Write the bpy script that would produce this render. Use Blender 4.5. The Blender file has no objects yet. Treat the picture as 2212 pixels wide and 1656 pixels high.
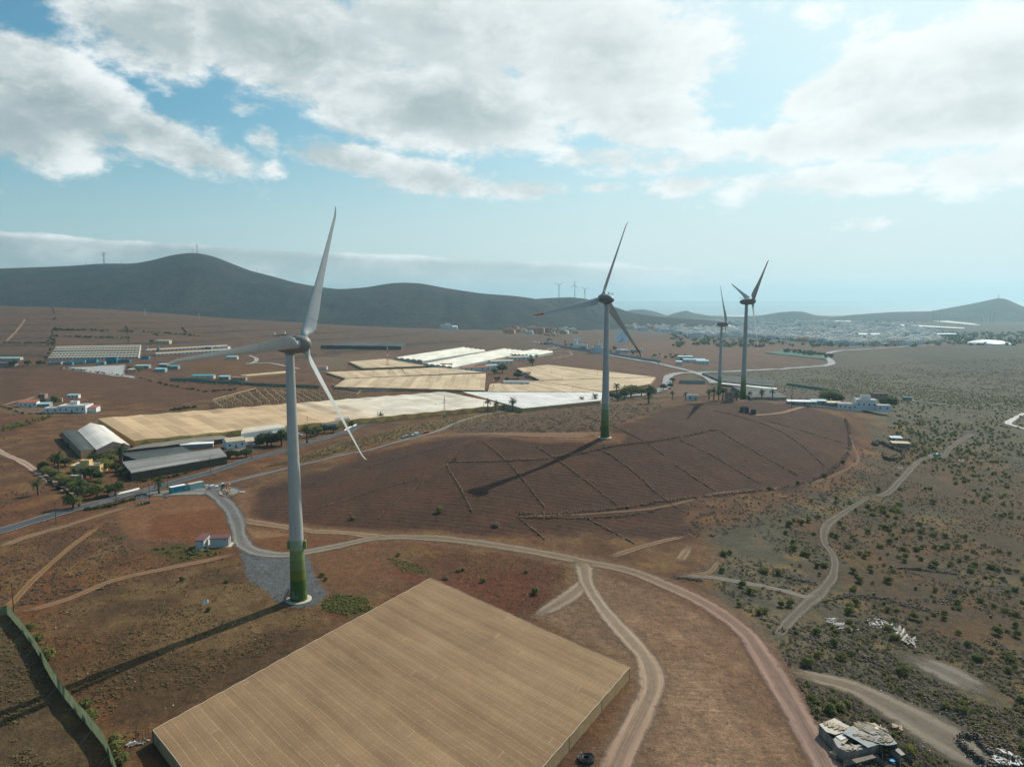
import bpy, bmesh, math, random
import numpy as np
from mathutils import Vector, Matrix
R = random.Random(7)
NR = np.random.default_rng(11)
S = bpy.context.scene
COL = S.collection
rad = math.radians

# ------------------------------------------------------------------ camera
PITCH = rad(6.76); FPX = 1536.0; CH = 76.0        # focal length in units of a 2211 px wide picture
CP, SP = math.cos(PITCH), math.sin(PITCH)
cam = bpy.data.cameras.new("camera"); camo = bpy.data.objects.new("camera", cam); COL.objects.link(camo)
camo.location = (0, 0, CH); camo.rotation_euler = (math.pi/2 - PITCH, 0, 0)
cam.sensor_width = 36.0; cam.lens = 36.0*FPX/2211.0; cam.clip_start = 0.5; cam.clip_end = 120000
S.camera = camo
OFF = {'A': (0, 419.4), 'B': (671.0, 419.4), 'C': (1456.1, 419.4), 'D': (0, 838.8), 'E': (0, 1090.4),
       'F': (671.0, 838.8), 'G': (1456.1, 838.8), 'H': (1456.1, 1090.4)}
def K(s):
    """survey notes -> list of sighting points; letters switch the survey sheet"""
    out = []; o = (0, 0); k = 1.0
    for w in s.split():
        if w in OFF: o = OFF[w]; k = .34146; continue
        if w == 'O': o = (0, 0); k = 1.0; continue
        a = w.split(',')
        out.append((o[0]+k*float(a[0]), o[1]+k*float(a[1])))
    return out
def ray(px, py):
    v = (py-828)/FPX
    d = np.array([(px-1105.5)/FPX, CP-v*SP, -SP-v*CP])
    return d
def az_el(px, py):
    d = ray(px, py); return math.atan2(d[0], d[1]), math.atan2(d[2], math.hypot(d[0], d[1]))

# ------------------------------------------------------------------ noise (numpy)
_perm = NR.permutation(512); _val = NR.random(512)
def vnoise(x, y):
    xi = np.floor(x).astype(np.int64); yi = np.floor(y).astype(np.int64)
    fx = x-xi; fy = y-yi; fx = fx*fx*(3-2*fx); fy = fy*fy*(3-2*fy)
    def h(a, b): return _val[(_perm[(a & 511)] + b) & 511]
    return (h(xi, yi)*(1-fx)+h(xi+1, yi)*fx)*(1-fy)+(h(xi, yi+1)*(1-fx)+h(xi+1, yi+1)*fx)*fy
def fbm(x, y, o=4):
    s = 0; a = .5; t = 0
    for i in range(o):
        s = s+a*vnoise(x+17.3*i, y-9.1*i); t += a; a *= .5; x = x*2.03; y = y*2.03
    return s/t
def sstep(a, b, x):
    t = np.clip((x-a)/(b-a), 0, 1); return t*t*(3-2*t)

# ------------------------------------------------------------------ terrain heights
CTRL = [  # sighting column, forward metres, height
 (-400,70,-2),(500,60,-1),(1105,60,-1),(1700,60,-3),(2600,70,-6),
 (-300,120,-2),(300,110,-1.5),(700,110,-.8),(1105,108,-.5),(1500,108,-.5),(1800,108,-2),(2211,110,-5),(2600,120,-7),
 (0,150,-1),(645,173,0),(1000,180,-.2),(1400,170,0),(1600,150,-.6),(1900,160,-5),(2211,170,-7),
 (0,240,-3),(250,240,-2.5),(480,245,-1),(640,240,0),(810,233,0),(1000,225,.6),(1250,212,0),(1500,200,-1.5),(1750,210,-5),(2100,220,-8.5),
 (-300,260,-4),(1060,265,3.6),(850,290,1.5),(620,280,-1.5),(1300,270,4.5),(1550,270,1.5),(1800,290,-5),(2100,300,-9.5),
 (1306,326,12),(1180,322,9),(1050,330,6.5),(1250,350,12.7),(1380,335,12.4),(1500,350,11),(880,360,1.5),(760,350,-2),(500,330,-5),(250,330,-6),(0,350,-5),
 (1450,425,12.4),(1604,476,9.2),(1750,450,6.5),(1300,400,11.2),(1200,400,8.2),(1000,410,1.5),(1720,350,4),(1850,370,-2),(2000,380,-8),(2211,380,-11),
 (900,450,-4.5),(300,420,-8),(600,450,-8),(100,420,-6),(-200,450,-5),
 (1300,520,-2),(1100,540,-8),(1450,580,-9),(1553,652,-11),(1830,560,-5.5),(1650,560,-3),(2100,600,-13),(2400,600,-15),
 (0,560,-5),(300,560,-7),(700,650,-9),(1100,720,-10),(1400,760,-11),(1700,800,-14),(2100,800,-17),
 (0,770,0),(200,850,8),(400,850,5),(650,850,-1),(900,900,-4),(1150,1020,-6),(1400,1100,-10),(1700,1200,-18),(2100,1200,-21),
 (-400,1000,30),(0,1000,24),(200,1050,23),(450,1080,17),(650,1150,8),(900,1250,3),
 (-400,1300,75),(0,1290,60),(150,1320,58),(300,1350,48),(450,1370,37),(650,1400,25),(850,1500,12),(1000,1660,3),(1300,1620,-12),(1600,1700,-20),(2211,1700,-26),
 (0,1750,40),(300,1850,28),(650,1900,8),(1000,2000,-8),(-400,1800,45),
 (0,2400,30),(400,2350,5),(700,2300,-4),(1100,2260,-10),(1500,2500,-27),(2211,2600,-32),
 (0,4000,20),(700,4000,-20),(1300,4000,-42),(1700,4000,-43),(2211,4000,-45),(2700,4000,-45),
 (0,6000,-50),(700,6000,-62),(1300,6000,-70),(1800,6000,-70),(2300,6000,-65),
 (0,9500,-130),(700,9500,-130),(1300,8000,-108),(1800,8000,-108),(2500,8000,-104),(1105,9500,-135),(2211,9800,-130)]
_c = np.array([(math.atan((a-1105.5)/FPX), math.log(math.hypot(y, y*(a-1105.5)/FPX)), z) for a, y, z in CTRL])
def _ker(d2): return 0.5*d2*np.log(d2+1e-9)
_n = len(_c)
_A = np.zeros((_n+3, _n+3)); _d2 = ((_c[:, None, :2]-_c[None, :, :2])**2).sum(2)
_A[:_n, :_n] = _ker(_d2)+1e-4*np.eye(_n); _A[:_n, _n] = 1; _A[:_n, _n+1:] = _c[:, :2]; _A[_n:, :_n] = _A[:_n, _n:].T
_w = np.linalg.solve(_A, np.concatenate([_c[:, 2], np.zeros(3)]))
def zbase(x, y):
    x = np.asarray(x, float).ravel(); y = np.asarray(y, float).ravel()
    u = np.clip(np.arctan2(x, y), -.95, .95); w = np.log(np.clip(np.hypot(x, y), 55, 10500))
    out = np.empty_like(u)
    for i in range(0, len(u), 40000):
        uu, ww = u[i:i+40000], w[i:i+40000]
        d2 = (uu[:, None]-_c[None, :, 0])**2+(ww[:, None]-_c[None, :, 1])**2
        out[i:i+40000] = _ker(d2)@_w[:_n]+_w[_n]+_w[_n+1]*uu+_w[_n+2]*ww
    return out
def sd_poly(x, y, poly):
    """signed distance to polygon, negative inside"""
    n = len(poly); d = np.full(x.shape, 1e18); ins = np.zeros(x.shape, bool)
    for i in range(n):
        ax, ay = poly[i]; bx, by = poly[(i+1) % n]
        ex, ey = bx-ax, by-ay; px, py = x-ax, y-ay
        t = np.clip((px*ex+py*ey)/(ex*ex+ey*ey+1e-12), 0, 1)
        d = np.minimum(d, (px-ex*t)**2+(py-ey*t)**2)
        c = ((ay > y) != (by > y)) & (x < (bx-ax)*(y-ay)/(by-ay+1e-12)+ax)
        ins ^= c
    d = np.sqrt(d); return np.where(ins, -d, d)
def d_line(x, y, pts):
    d = np.full(x.shape, 1e18)
    for (ax, ay), (bx, by) in zip(pts[:-1], pts[1:]):
        ex, ey = bx-ax, by-ay; px, py = x-ax, y-ay
        t = np.clip((px*ex+py*ey)/(ex*ex+ey*ey+1e-12), 0, 1)
        d = np.minimum(d, (px-ex*t)**2+(py-ey*t)**2)
    return np.sqrt(d)
# fan-shaped survey grid: fine where things are near
NU, NW = 900, 860
UU = np.concatenate([np.linspace(-1.35, -.72, 40, endpoint=False), np.linspace(-.72, .72, NU-80), np.linspace(.72, 1.35, 41)[1:]])
WW = np.concatenate([np.linspace(math.log(8), math.log(85), 40, endpoint=False), np.linspace(math.log(85), math.log(10400), NW-40)])
NU, NW = len(UU), len(WW)
GU, GW = np.meshgrid(UU, WW)                       # rows = distance
GX = (np.exp(GW)*np.sin(GU)).ravel(); GY = (np.exp(GW)*np.cos(GU)).ravel()
GZ = zbase(GX, GY)
GR = np.exp(GW).ravel()
# small relief
GZ += (fbm(GX/14, GY/14, 3)-.5)*.9*sstep(60, 200, GR)*np.clip(GR/400, .35, 1.6)
GZ += (fbm(GX/90+5, GY/90, 3)-.5)*3.0*sstep(500, 1200, GR)
GZ += (vnoise(GX/1.7, GY/1.7)-.5)*.16*(1-sstep(250, 420, GR))
GZ2 = GZ.reshape(NW, NU)
def gz(x, y):
    x = np.asarray(x, float); y = np.asarray(y, float)
    u = np.arctan2(x, y); w = np.log(np.hypot(x, y)+1e-9)
    fi = np.clip(np.interp(u, UU, np.arange(NU)), 0, NU-1.001); fj = np.clip(np.interp(w, WW, np.arange(NW)), 0, NW-1.001)
    i = fi.astype(int); j = fj.astype(int); a = fi-i; b = fj-j
    return (GZ2[j, i]*(1-a)+GZ2[j, i+1]*a)*(1-b)+(GZ2[j+1, i]*(1-a)+GZ2[j+1, i+1]*a)*b
_T = np.exp(np.linspace(math.log(60), math.log(12000), 900))
def hit(px, py, h=0.0):
    """point of the ground (raised by h) sighted at this survey direction"""
    d = ray(px, py)
    f = lambda t: CH+t*d[2]-h-gz(t*d[0], t*d[1])
    v = f(_T); k = np.argmax(v < 0)
    if not (v < 0).any(): k = len(_T)-1
    lo, hi = _T[max(k-1, 0)], _T[k]
    for _ in range(30):
        m = .5*(lo+hi)
        if f(np.array([m]))[0] < 0: hi = m
        else: lo = m
    return (d[0]*hi, d[1]*hi, CH+d[2]*hi)
def hitN(px, py, h=0.0):
    """many sightings at once -> n x 3"""
    px = np.asarray(px, float); py = np.asarray(py, float); out = np.empty((len(px), 3)); T = _T[::2]
    for i in range(0, len(px), 1500):
        a, b = px[i:i+1500], py[i:i+1500]; v = (b-828)/FPX
        d = np.stack([(a-1105.5)/FPX, CP-v*SP, -SP-v*CP], 1)
        P = T[None, :, None]*d[:, None, :]
        bel = CH+P[..., 2]-h-gz(P[..., 0], P[..., 1]) < 0
        k = np.where(bel.any(1), bel.argmax(1), len(T)-1); lo, hi = T[np.maximum(k-1, 0)], T[k]
        for _ in range(22):
            m = .5*(lo+hi); f = CH+m*d[:, 2]-h-gz(m*d[:, 0], m*d[:, 1]); hi = np.where(f < 0, m, hi); lo = np.where(f < 0, lo, m)
        out[i:i+1500] = d*hi[:, None]+np.array([0, 0, CH])
    return out
def hits(pts, h=0.0): return [hit(a, b, h) for a, b in pts]
def H2(s, h=0.0): return [p[:2] for p in hits(K(s), h)]
def at_dist(px, py, Y):
    d = ray(px, py); t = Y/d[1]; return (d[0]*t, Y, CH+d[2]*t)

# ------------------------------------------------------------------ mesh builder
class MB:
    def __init__(s): s.v = []; s.f = []; s.m = []; s.mi = 0
    def add(s, vs, fs, mi=None):
        o = len(s.v); s.v.extend([tuple(map(float, p)) for p in vs]); mi = s.mi if mi is None else mi
        for f in fs: s.f.append([o+i for i in f]); s.m.append(mi)
        return s
    def box(s, c, size, rz=0, mi=None, taper=1.0):
        sx, sy, sz = size[0]/2, size[1]/2, size[2]/2; ca, sa = math.cos(rz), math.sin(rz)
        vs = []
        for z, k in ((-sz, 1), (sz, taper)):
            for x, y in ((-sx, -sy), (sx, -sy), (sx, sy), (-sx, sy)):
                x *= k; y *= k
                vs.append((c[0]+x*ca-y*sa, c[1]+x*sa+y*ca, c[2]+z))
        return s.add(vs, [(3, 2, 1, 0), (4, 5, 6, 7), (0, 1, 5, 4), (1, 2, 6, 5), (2, 3, 7, 6), (3, 0, 4, 7)], mi)
    def tube(s, pts, rs, n=8, cap=True, mi=None):
        pts = [Vector(p) for p in pts]
        if not hasattr(rs, '__len__'): rs = [rs]*len(pts)
        vs = []; fs = []
        for i, p in enumerate(pts):
            t = (pts[min(i+1, len(pts)-1)]-pts[max(i-1, 0)]).normalized()
            a = Vector((0, 0, 1)) if abs(t.z) < .9 else Vector((1, 0, 0))
            b = t.cross(a).normalized(); c = b.cross(t)
            for k in range(n):
                an = 2*math.pi*k/n; vs.append(p+(b*math.cos(an)+c*math.sin(an))*rs[i])
        for i in range(len(pts)-1):
            for k in range(n):
                k2 = (k+1) % n; fs.append((i*n+k, i*n+k2, (i+1)*n+k2, (i+1)*n+k))
        if cap: fs.append(tuple(range(n))[::-1]); fs.append(tuple((len(pts)-1)*n+k for k in range(n)))
        return s.add(vs, fs, mi)
    def lathe(s, prof, n=24, M=None, mi=None):
        """profile of (radius, z) turned about z"""
        vs = []; fs = []
        for r, z in prof:
            for k in range(n):
                a = 2*math.pi*k/n; p = Vector((r*math.cos(a), r*math.sin(a), z)); vs.append(M@p if M else p)
        m = len(prof)
        for i in range(m-1):
            for k in range(n):
                k2 = (k+1) % n; fs.append((i*n+k, i*n+k2, (i+1)*n+k2, (i+1)*n+k))
        if prof[0][0] > 1e-4: fs.append(tuple(range(n))[::-1])
        if prof[-1][0] > 1e-4: fs.append(tuple((m-1)*n+k for k in range(n)))
        return s.add(vs, fs, mi)
    def prism(s, poly, z0, z1, mi=None):
        n = len(poly); z0 = z0 if hasattr(z0, '__len__') else [z0]*n; z1 = z1 if hasattr(z1, '__len__') else [z1]*n
        vs = [(p[0], p[1], z) for p, z in zip(poly, z0)]+[(p[0], p[1], z) for p, z in zip(poly, z1)]
        a = sum(poly[i][0]*poly[(i+1) % n][1]-poly[(i+1) % n][0]*poly[i][1] for i in range(n))
        fs = [tuple(range(n))[::-1], tuple(range(n, 2*n))]+[(i, (i+1) % n, n+(i+1) % n, n+i) for i in range(n)]
        if a < 0: fs = [f[::-1] for f in fs]
        return s.add(vs, fs, mi)
    def mesh(s, name, mats, smooth=False, auto=None):
        me = bpy.data.meshes.new(name); me.from_pydata(s.v, [], s.f)
        for m in (mats if isinstance(mats, (list, tuple)) else [mats]): me.materials.append(m)
        if len(me.materials) > 1: me.polygons.foreach_set('material_index', s.m)
        if smooth: me.polygons.foreach_set('use_smooth', [True]*len(me.polygons))
        if auto is not None:
            me.polygons.foreach_set('use_smooth', [True]*len(me.polygons)); me.set_sharp_from_angle(angle=rad(auto))
        me.update(); return me
    def obj(s, name, mats, parent=None, loc=None, smooth=False, auto=None, rot=None):
        o = bpy.data.objects.new(name, s.mesh(name, mats, smooth, auto)); COL.objects.link(o)
        if parent: o.parent = parent
        if loc is not None: o.location = loc
        if rot is not None: o.rotation_euler = rot
        return o
def np_mesh(name, V, F, mats, smooth=False, attrs=None):
    """fast mesh from arrays; F all quads or all tris"""
    V = np.ascontiguousarray(V, np.float32); F = np.ascontiguousarray(F, np.int32); k = F.shape[1]
    me = bpy.data.meshes.new(name); me.vertices.add(len(V)); me.vertices.foreach_set('co', V.ravel())
    me.loops.add(F.size); me.loops.foreach_set('vertex_index', F.ravel())
    me.polygons.add(len(F)); me.polygons.foreach_set('loop_start', np.arange(0, F.size, k, dtype=np.int32))
    if smooth: me.polygons.foreach_set('use_smooth', np.ones(len(F), bool))
    for m in (mats if isinstance(mats, (list, tuple)) else [mats]): me.materials.append(m)
    for n, (typ, data) in (attrs or {}).items():
        a = me.attributes.new(n, typ, 'POINT')
        a.data.foreach_set('color' if typ == 'FLOAT_COLOR' else 'value', np.ascontiguousarray(data, np.float32).ravel())
    me.update(calc_edges=True); me.validate(); return me
def link(name, me, parent=None, loc=None, rot=None):
    o = bpy.data.objects.new(name, me); COL.objects.link(o)
    if parent: o.parent = parent
    if loc is not None: o.location = loc
    if rot is not None: o.rotation_euler = rot
    return o
def tag(o, label=None, cat=None, group=None, kind=None):
    if label: o['label'] = label
    if cat: o['category'] = cat
    if group: o['group'] = group
    if kind: o['kind'] = kind
    return o
def empty(name, loc, rz=0, label=None, cat=None, group=None):
    o = bpy.data.objects.new(name, None); COL.objects.link(o); o.location = loc; o.rotation_euler = (0, 0, rz)
    o.empty_display_size = .1
    return tag(o, label, cat, group)
def copy_tree(o, loc=None, rz=None, scale=None, label=None, parent=None):
    c = o.copy(); COL.objects.link(c)
    if parent: c.parent = parent
    if loc is not None: c.location = loc
    if rz is not None: c.rotation_euler = (0, 0, rz)
    if scale is not None: c.scale = scale if hasattr(scale, '__len__') else (scale,)*3
    if label: c['label'] = label
    for ch in list(o.children): copy_tree(ch, parent=c)
    return c

# ------------------------------------------------------------------ node helpers
class X:
    """tiny expression wrapper round shader sockets"""
    def __init__(s, nt, sk): s.nt = nt; s.s = sk
    def _m(s, op, *o):
        n = s.nt.nodes.new('ShaderNodeMath'); n.operation = op
        for i, a in enumerate((s,)+o):
            if isinstance(a, X): s.nt.links.new(a.s, n.inputs[i])
            else: n.inputs[i].default_value = a
        return X(s.nt, n.outputs[0])
    def __add__(s, o): return s._m('ADD', o)
    def __radd__(s, o): return s._m('ADD', o)
    def __sub__(s, o): return s._m('SUBTRACT', o)
    def __rsub__(s, o): return (s*-1)+o
    def __mul__(s, o): return s._m('MULTIPLY', o)
    def __rmul__(s, o): return s._m('MULTIPLY', o)
    def __truediv__(s, o): return s._m('DIVIDE', o)
    def max(s, o): return s._m('MAXIMUM', o)
    def min(s, o): return s._m('MINIMUM', o)
    def f(s, op, *o): return s._m(op, *o)
    def step(s, a, b, ta=0., tb=1.):
        n = s.nt.nodes.new('ShaderNodeMapRange'); n.interpolation_type = 'SMOOTHSTEP'
        s.nt.links.new(s.s, n.inputs[0])
        for i, v in zip((1, 2, 3, 4), (a, b, ta, tb)): n.inputs[i].default_value = v
        return X(s.nt, n.outputs[0])
    def lin(s, a, b, ta=0., tb=1.):
        n = s.nt.nodes.new('ShaderNodeMapRange'); s.nt.links.new(s.s, n.inputs[0])
        for i, v in zip((1, 2, 3, 4), (a, b, ta, tb)): n.inputs[i].default_value = v
        return X(s.nt, n.outputs[0])
def xyz(nt, a, b, c):
    n = nt.nodes.new('ShaderNodeCombineXYZ')
    for i, v in enumerate((a, b, c)):
        if isinstance(v, X): nt.links.new(v.s, n.inputs[i])
        else: n.inputs[i].default_value = v
    return n.outputs[0]
def noise(nt, vec, scale=1., detail=4., rough=.55, dist=0.):
    n = nt.nodes.new('ShaderNodeTexNoise'); n.inputs['Scale'].default_value = scale; n.inputs['Detail'].default_value = detail
    n.inputs['Roughness'].default_value = rough; n.inputs['Distortion'].default_value = dist
    if vec is not None: nt.links.new(vec, n.inputs['Vector'])
    return X(nt, n.outputs[0])
def mix(nt, f, a, b, mode='MIX'):
    n = nt.nodes.new('ShaderNodeMix'); n.data_type = 'RGBA'; n.blend_type = mode
    for sk, v in ((n.inputs[0], f), (n.inputs[6], a), (n.inputs[7], b)):
        if isinstance(v, X): nt.links.new(v.s, sk)
        elif isinstance(v, bpy.types.NodeSocket): nt.links.new(v, sk)
        elif isinstance(v, (int, float)): sk.default_value = v
        else: sk.default_value = tuple(v)+((1,) if len(v) == 3 else ())
    return n.outputs[2]
def scale_col(nt, col, k):
    """colour times a scalar expression"""
    n = nt.nodes.new('ShaderNodeVectorMath'); n.operation = 'SCALE'
    if isinstance(col, bpy.types.NodeSocket): nt.links.new(col, n.inputs[0])
    else: n.inputs[0].default_value = col
    if isinstance(k, X): nt.links.new(k.s, n.inputs['Scale'])
    else: n.inputs['Scale'].default_value = k
    return n.outputs[0]
_mats = {}
def translucent(m, k):
    """let part of the light through, as netting and leaves do"""
    nt = m.node_tree; b = nt.nodes['Principled BSDF']; t = nt.nodes.new('ShaderNodeBsdfTranslucent'); ms = nt.nodes.new('ShaderNodeMixShader'); ms.inputs[0].default_value = k
    l = b.inputs['Base Color'].links
    if l: nt.links.new(l[0].from_socket, t.inputs[0])
    nt.links.new(b.outputs[0], ms.inputs[1]); nt.links.new(t.outputs[0], ms.inputs[2]); nt.links.new(ms.outputs[0], nt.nodes['Material Output'].inputs['Surface']); return m
def base_mat(name, rough=.85, metal=0., spec=.3):
    m = bpy.data.materials.new(name); m.use_nodes = True; nt = m.node_tree
    b = nt.nodes['Principled BSDF']; b.inputs['Roughness'].default_value = rough; b.inputs['Metallic'].default_value = metal
    b.inputs['Specular IOR Level'].default_value = spec
    return m, nt, b
def pos(nt, kind='Object'):
    return nt.nodes.new('ShaderNodeTexCoord').outputs[kind]
def mat(name, col, rough=.85, var=.18, scale=.6, metal=0., spec=.3, dirt=None, bump=0., coat=0.):
    """plain surface with uneven tone and optional dirt tint"""
    if name in _mats: return _mats[name]
    m, nt, b = base_mat(name, rough, metal, spec); p = pos(nt)
    n1 = noise(nt, p, scale, 5, .6); n2 = noise(nt, p, scale*9, 3, .6)
    k = n1.lin(.25, .75, 1-var, 1+var)*n2.lin(.2, .8, 1-var*.5, 1+var*.5)
    c = scale_col(nt, col, k)
    if dirt: c = mix(nt, noise(nt, p, scale*2.3, 6, .7).step(.5, .72, 0, .75), c, dirt)
    nt.links.new(c, b.inputs['Base Color'])
    if bump:
        bn = nt.nodes.new('ShaderNodeBump'); bn.inputs['Strength'].default_value = bump; bn.inputs['Distance'].default_value = .1
        nt.links.new(n2.s, bn.inputs['Height']); nt.links.new(bn.outputs[0], b.inputs['Normal'])
    if coat: b.inputs['Coat Weight'].default_value = coat
    _mats[name] = m; return m
# ------------------------------------------------------------------ light, sky, air
SUN_AZ, SUN_EL = rad(41.5), rad(41)
sd = bpy.data.lights.new("sun", 'SUN'); sd.energy = 4.9; sd.angle = rad(.5); sd.color = (1, .93, .82)
so = bpy.data.objects.new("sun", sd); COL.objects.link(so)
so.rotation_euler = Vector((-math.sin(SUN_AZ)*math.cos(SUN_EL), -math.cos(SUN_AZ)*math.cos(SUN_EL), -math.sin(SUN_EL))).to_track_quat('-Z', 'Y').to_euler()
so.location = (300, 300, 400)
W = bpy.data.worlds.new("World"); S.world = W; W.use_nodes = True
nt = W.node_tree; bg = nt.nodes['Background']
sky = nt.nodes.new('ShaderNodeTexSky'); sky.sky_type = 'NISHITA'; sky.sun_disc = False
sky.sun_elevation = SUN_EL; sky.sun_rotation = SUN_AZ; sky.air_density = 1.0; sky.dust_density = 1.6; sky.ozone_density = 1.5; sky.altitude = 100
SKY_STR = .1
bg.inputs[1].default_value = SKY_STR
geo = nt.nodes.new('ShaderNodeTexCoord'); sep = nt.nodes.new('ShaderNodeSeparateXYZ'); nt.links.new(geo.outputs['Generated'], sep.inputs[0])
dx, dy, dz = (X(nt, sep.outputs[i]) for i in range(3))
AZ = dx.f('ARCTAN2', dy); EL = dz.f('ARCSINE')
sdir = (math.sin(SUN_AZ)*math.cos(SUN_EL), math.cos(SUN_AZ)*math.cos(SUN_EL), math.sin(SUN_EL))
cs = dx*sdir[0]+dy*sdir[1]+dz*sdir[2]                 # cosine of the angle to the sun
# cloud banks: (bearing px, height px, half width, half height, tilt, strength, base softness)
BANKS = [(330,70,190,105,.15,1.0),(640,90,330,120,.12,1.25),(1000,60,330,130,.0,1.2),(960,230,300,95,.08,1.35),(1300,120,260,150,.0,1.2),(1500,110,150,80,.35,.8),
         (1330,250,300,70,.03,.95),(1560,225,160,60,.15,.7),(100,200,240,95,.33,1.1),(-60,260,260,85,.1,1.0),(330,295,190,62,.28,1.0),(480,345,110,42,.1,.8),(575,300,48,50,-.3,.75),(590,365,60,32,0,.6),
         (750,345,170,44,.16,.9),(930,385,190,46,.1,.95),(1130,410,150,30,.05,.85),(1270,345,150,50,.0,.72),(1500,340,150,45,-.1,.7),(1480,402,120,32,-.1,.78),(1300,408,90,18,0,.65),
         (1830,190,220,70,-.25,1.0),(2120,150,260,110,-.12,1.2),(2050,250,290,80,-.03,1.25),(1750,300,380,60,-.05,.95),(2150,350,280,65,0,.9),(1850,385,360,50,-.04,.8),(1450,300,260,40,.1,.75),
         (1950,478,190,18,-.02,.6),(2100,40,160,50,-.4,.7),(1760,25,60,45,.2,.5),(1900,60,90,40,-.3,.45),(520,225,120,40,.2,.55),
         (-400,120,300,200,0,.9),(2750,150,450,250,0,1.1),(1300,-330,1500,270,0,.8)]
def cover(AZ, EL):
    C = None
    for (a, b, w, h, tl, st) in BANKS:
        u0, v0 = az_el(a, b); w_ = w/FPX; h_ = h/FPX
        u = AZ-u0; v = EL-v0
        ct, sn = math.cos(-tl), math.sin(-tl)
        p = (u*(ct/w_)+v*(sn/w_)); q = (u*(-sn/h_)+v*(ct/h_))
        g = ((p*p+q*q)*-1.0).f('EXPONENT')*st
        C = g if C is None else C.max(g)
    # low flat bank far away on the left, thinning to the right
    top = AZ*-.036+.051
    low = ((EL-top)*-70.0).step(-.8, .6)*AZ.step(.38, .05, .34, 1.2)
    C = C.max(low)
    return C
COV = cover(AZ, EL)*.64
def clouds(AZ, EL, detail):
    v = xyz(nt, AZ*3.1, EL*5.6, 0.)
    n = noise(nt, v, 2.5, detail, .62, .15)
    return COV+(n-.5)*1.24
F0 = clouds(AZ, EL, 9)
F1 = clouds(AZ+.022, EL+.042, 6)
dens = F0.step(.25, .47)
thick = F0.step(.42, .95)
lit = (F0-F1+(COV-.42)*-.28+.03).step(-.22, .30)
# radiances are divided by the background strength so that the shades below are what is seen
glow = cs.f('MAXIMUM', 0.).f('POWER', 3.6)
tint = mix(nt, 1.0, sky.outputs[0], (.45, 1.0, 1.03), 'MULTIPLY')
hz = EL.step(.26, -.01)
blue = mix(nt, hz*.8, tint, scale_col(nt, (.50, .645, .69), 1/SKY_STR))
blue = mix(nt, (glow*1.25).min(.88), blue, scale_col(nt, (.82, .95, .97), 1/SKY_STR))
blue = mix(nt, EL.step(.24, .0)*AZ.step(-.85, .35)*.95, blue, scale_col(nt, (.74, .84, .845), 1/SKY_STR))
ccol = mix(nt, lit, scale_col(nt, (.42, .51, .53), 1/SKY_STR), scale_col(nt, (.96, 1.0, 1.0), 1/SKY_STR))
ccol = mix(nt, (glow*1.55).min(.85), ccol, scale_col(nt, (1.0, 1.04, 1.03), 1/SKY_STR))
ccol = mix(nt, thick*(1-lit*.55)*.8, ccol, mix(nt, (glow*.95).min(1.), scale_col(nt, (.25, .345, .365), 1/SKY_STR), scale_col(nt, (.74, .81, .81), 1/SKY_STR)))
fade = EL.step(-.01, .12, .55, 1.)
skyc = mix(nt, dens*fade*.97, blue, ccol)
below = EL.step(-.02, -.005)
skyc = mix(nt, below, scale_col(nt, (.35, .40, .40), 1/SKY_STR), skyc)
nt.links.new(skyc, bg.inputs[0])
W.cycles.sampling_method = 'MANUAL'; W.cycles.sample_map_resolution = 512
# air
hm = bpy.data.materials.new("haze"); hm.use_nodes = True; nt = hm.node_tree; nt.nodes.clear()
o = nt.nodes.new('ShaderNodeOutputMaterial'); v = nt.nodes.new('ShaderNodeVolumePrincipled'); nt.links.new(v.outputs[0], o.inputs['Volume'])
v.inputs['Color'].default_value = (.52, .81, .94, 1); v.inputs['Density'].default_value = 9.4e-5; v.inputs['Anisotropy'].default_value = .4
b = MB(); b.box((0, 6000, 95), (26000, 30000, 500)); ho = b.obj("haze", hm)
tag(ho, "pale blue haze over the plain and hills", "haze", kind='stuff')
# render settings
S.render.engine = 'CYCLES'; cy = S.cycles
cy.max_bounces = 5; cy.diffuse_bounces = 2; cy.glossy_bounces = 2; cy.transmission_bounces = 3; cy.transparent_max_bounces = 12; cy.volume_bounces = 0
cy.use_denoising = True; cy.sample_clamp_indirect = 4; cy.use_adaptive_sampling = True; cy.adaptive_threshold = .02
cy.caustics_reflective = False; cy.caustics_refractive = False
vs = S.view_settings; vs.view_transform = 'Standard'; vs.look = 'None'; vs.exposure = 0; vs.gamma = 1; vs.use_curve_mapping = False
# ------------------------------------------------------------------ ground colours
C_BROWN=(.165,.088,.048); C_RED=(.20,.083,.036); C_TAN=(.29,.175,.10); C_DARK=(.085,.055,.036); C_PURP=(.128,.074,.054)
C_GREY=(.150,.130,.092); C_SLATE=(.130,.148,.172); C_STRAW=(.215,.15,.066); C_GREEN=(.075,.088,.022); C_PALE=(.40,.33,.25); C_FAR=(.15,.083,.058)
N = len(GX); GC = np.tile(np.array(C_BROWN), (N, 1)); FW = np.zeros(N); FC = GY.copy(); VEG = np.zeros(N); STN = np.zeros(N)
n1 = fbm(GX/60, GY/60, 5); n2 = fbm(GX/9+3, GY/9+8, 4); n3 = fbm(GX/230+9, GY/230, 4)
def blend(w, col):
    global GC
    GC = GC*(1-w[:, None])+np.array(col)*w[:, None]
def zone(s, col, soft=3., rough=4., amt=1., h=0.):
    p = H2(s) if isinstance(s, str) else s
    xs = [a for a, b in p]; ys = [b for a, b in p]; m = soft+rough*2
    k = np.where((GX > min(xs)-m) & (GX < max(xs)+m) & (GY > min(ys)-m) & (GY < max(ys)+m))[0]
    d = sd_poly(GX[k], GY[k], p)+(n2[k]-.5)*2*rough+(vnoise(GX[k]/1.3, GY[k]/1.3)-.5)*rough*.4
    w = np.zeros(N); w[k] = sstep(soft*.5, -soft*.5, d)*amt
    if col is not None: blend(w, col)
    return w
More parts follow.
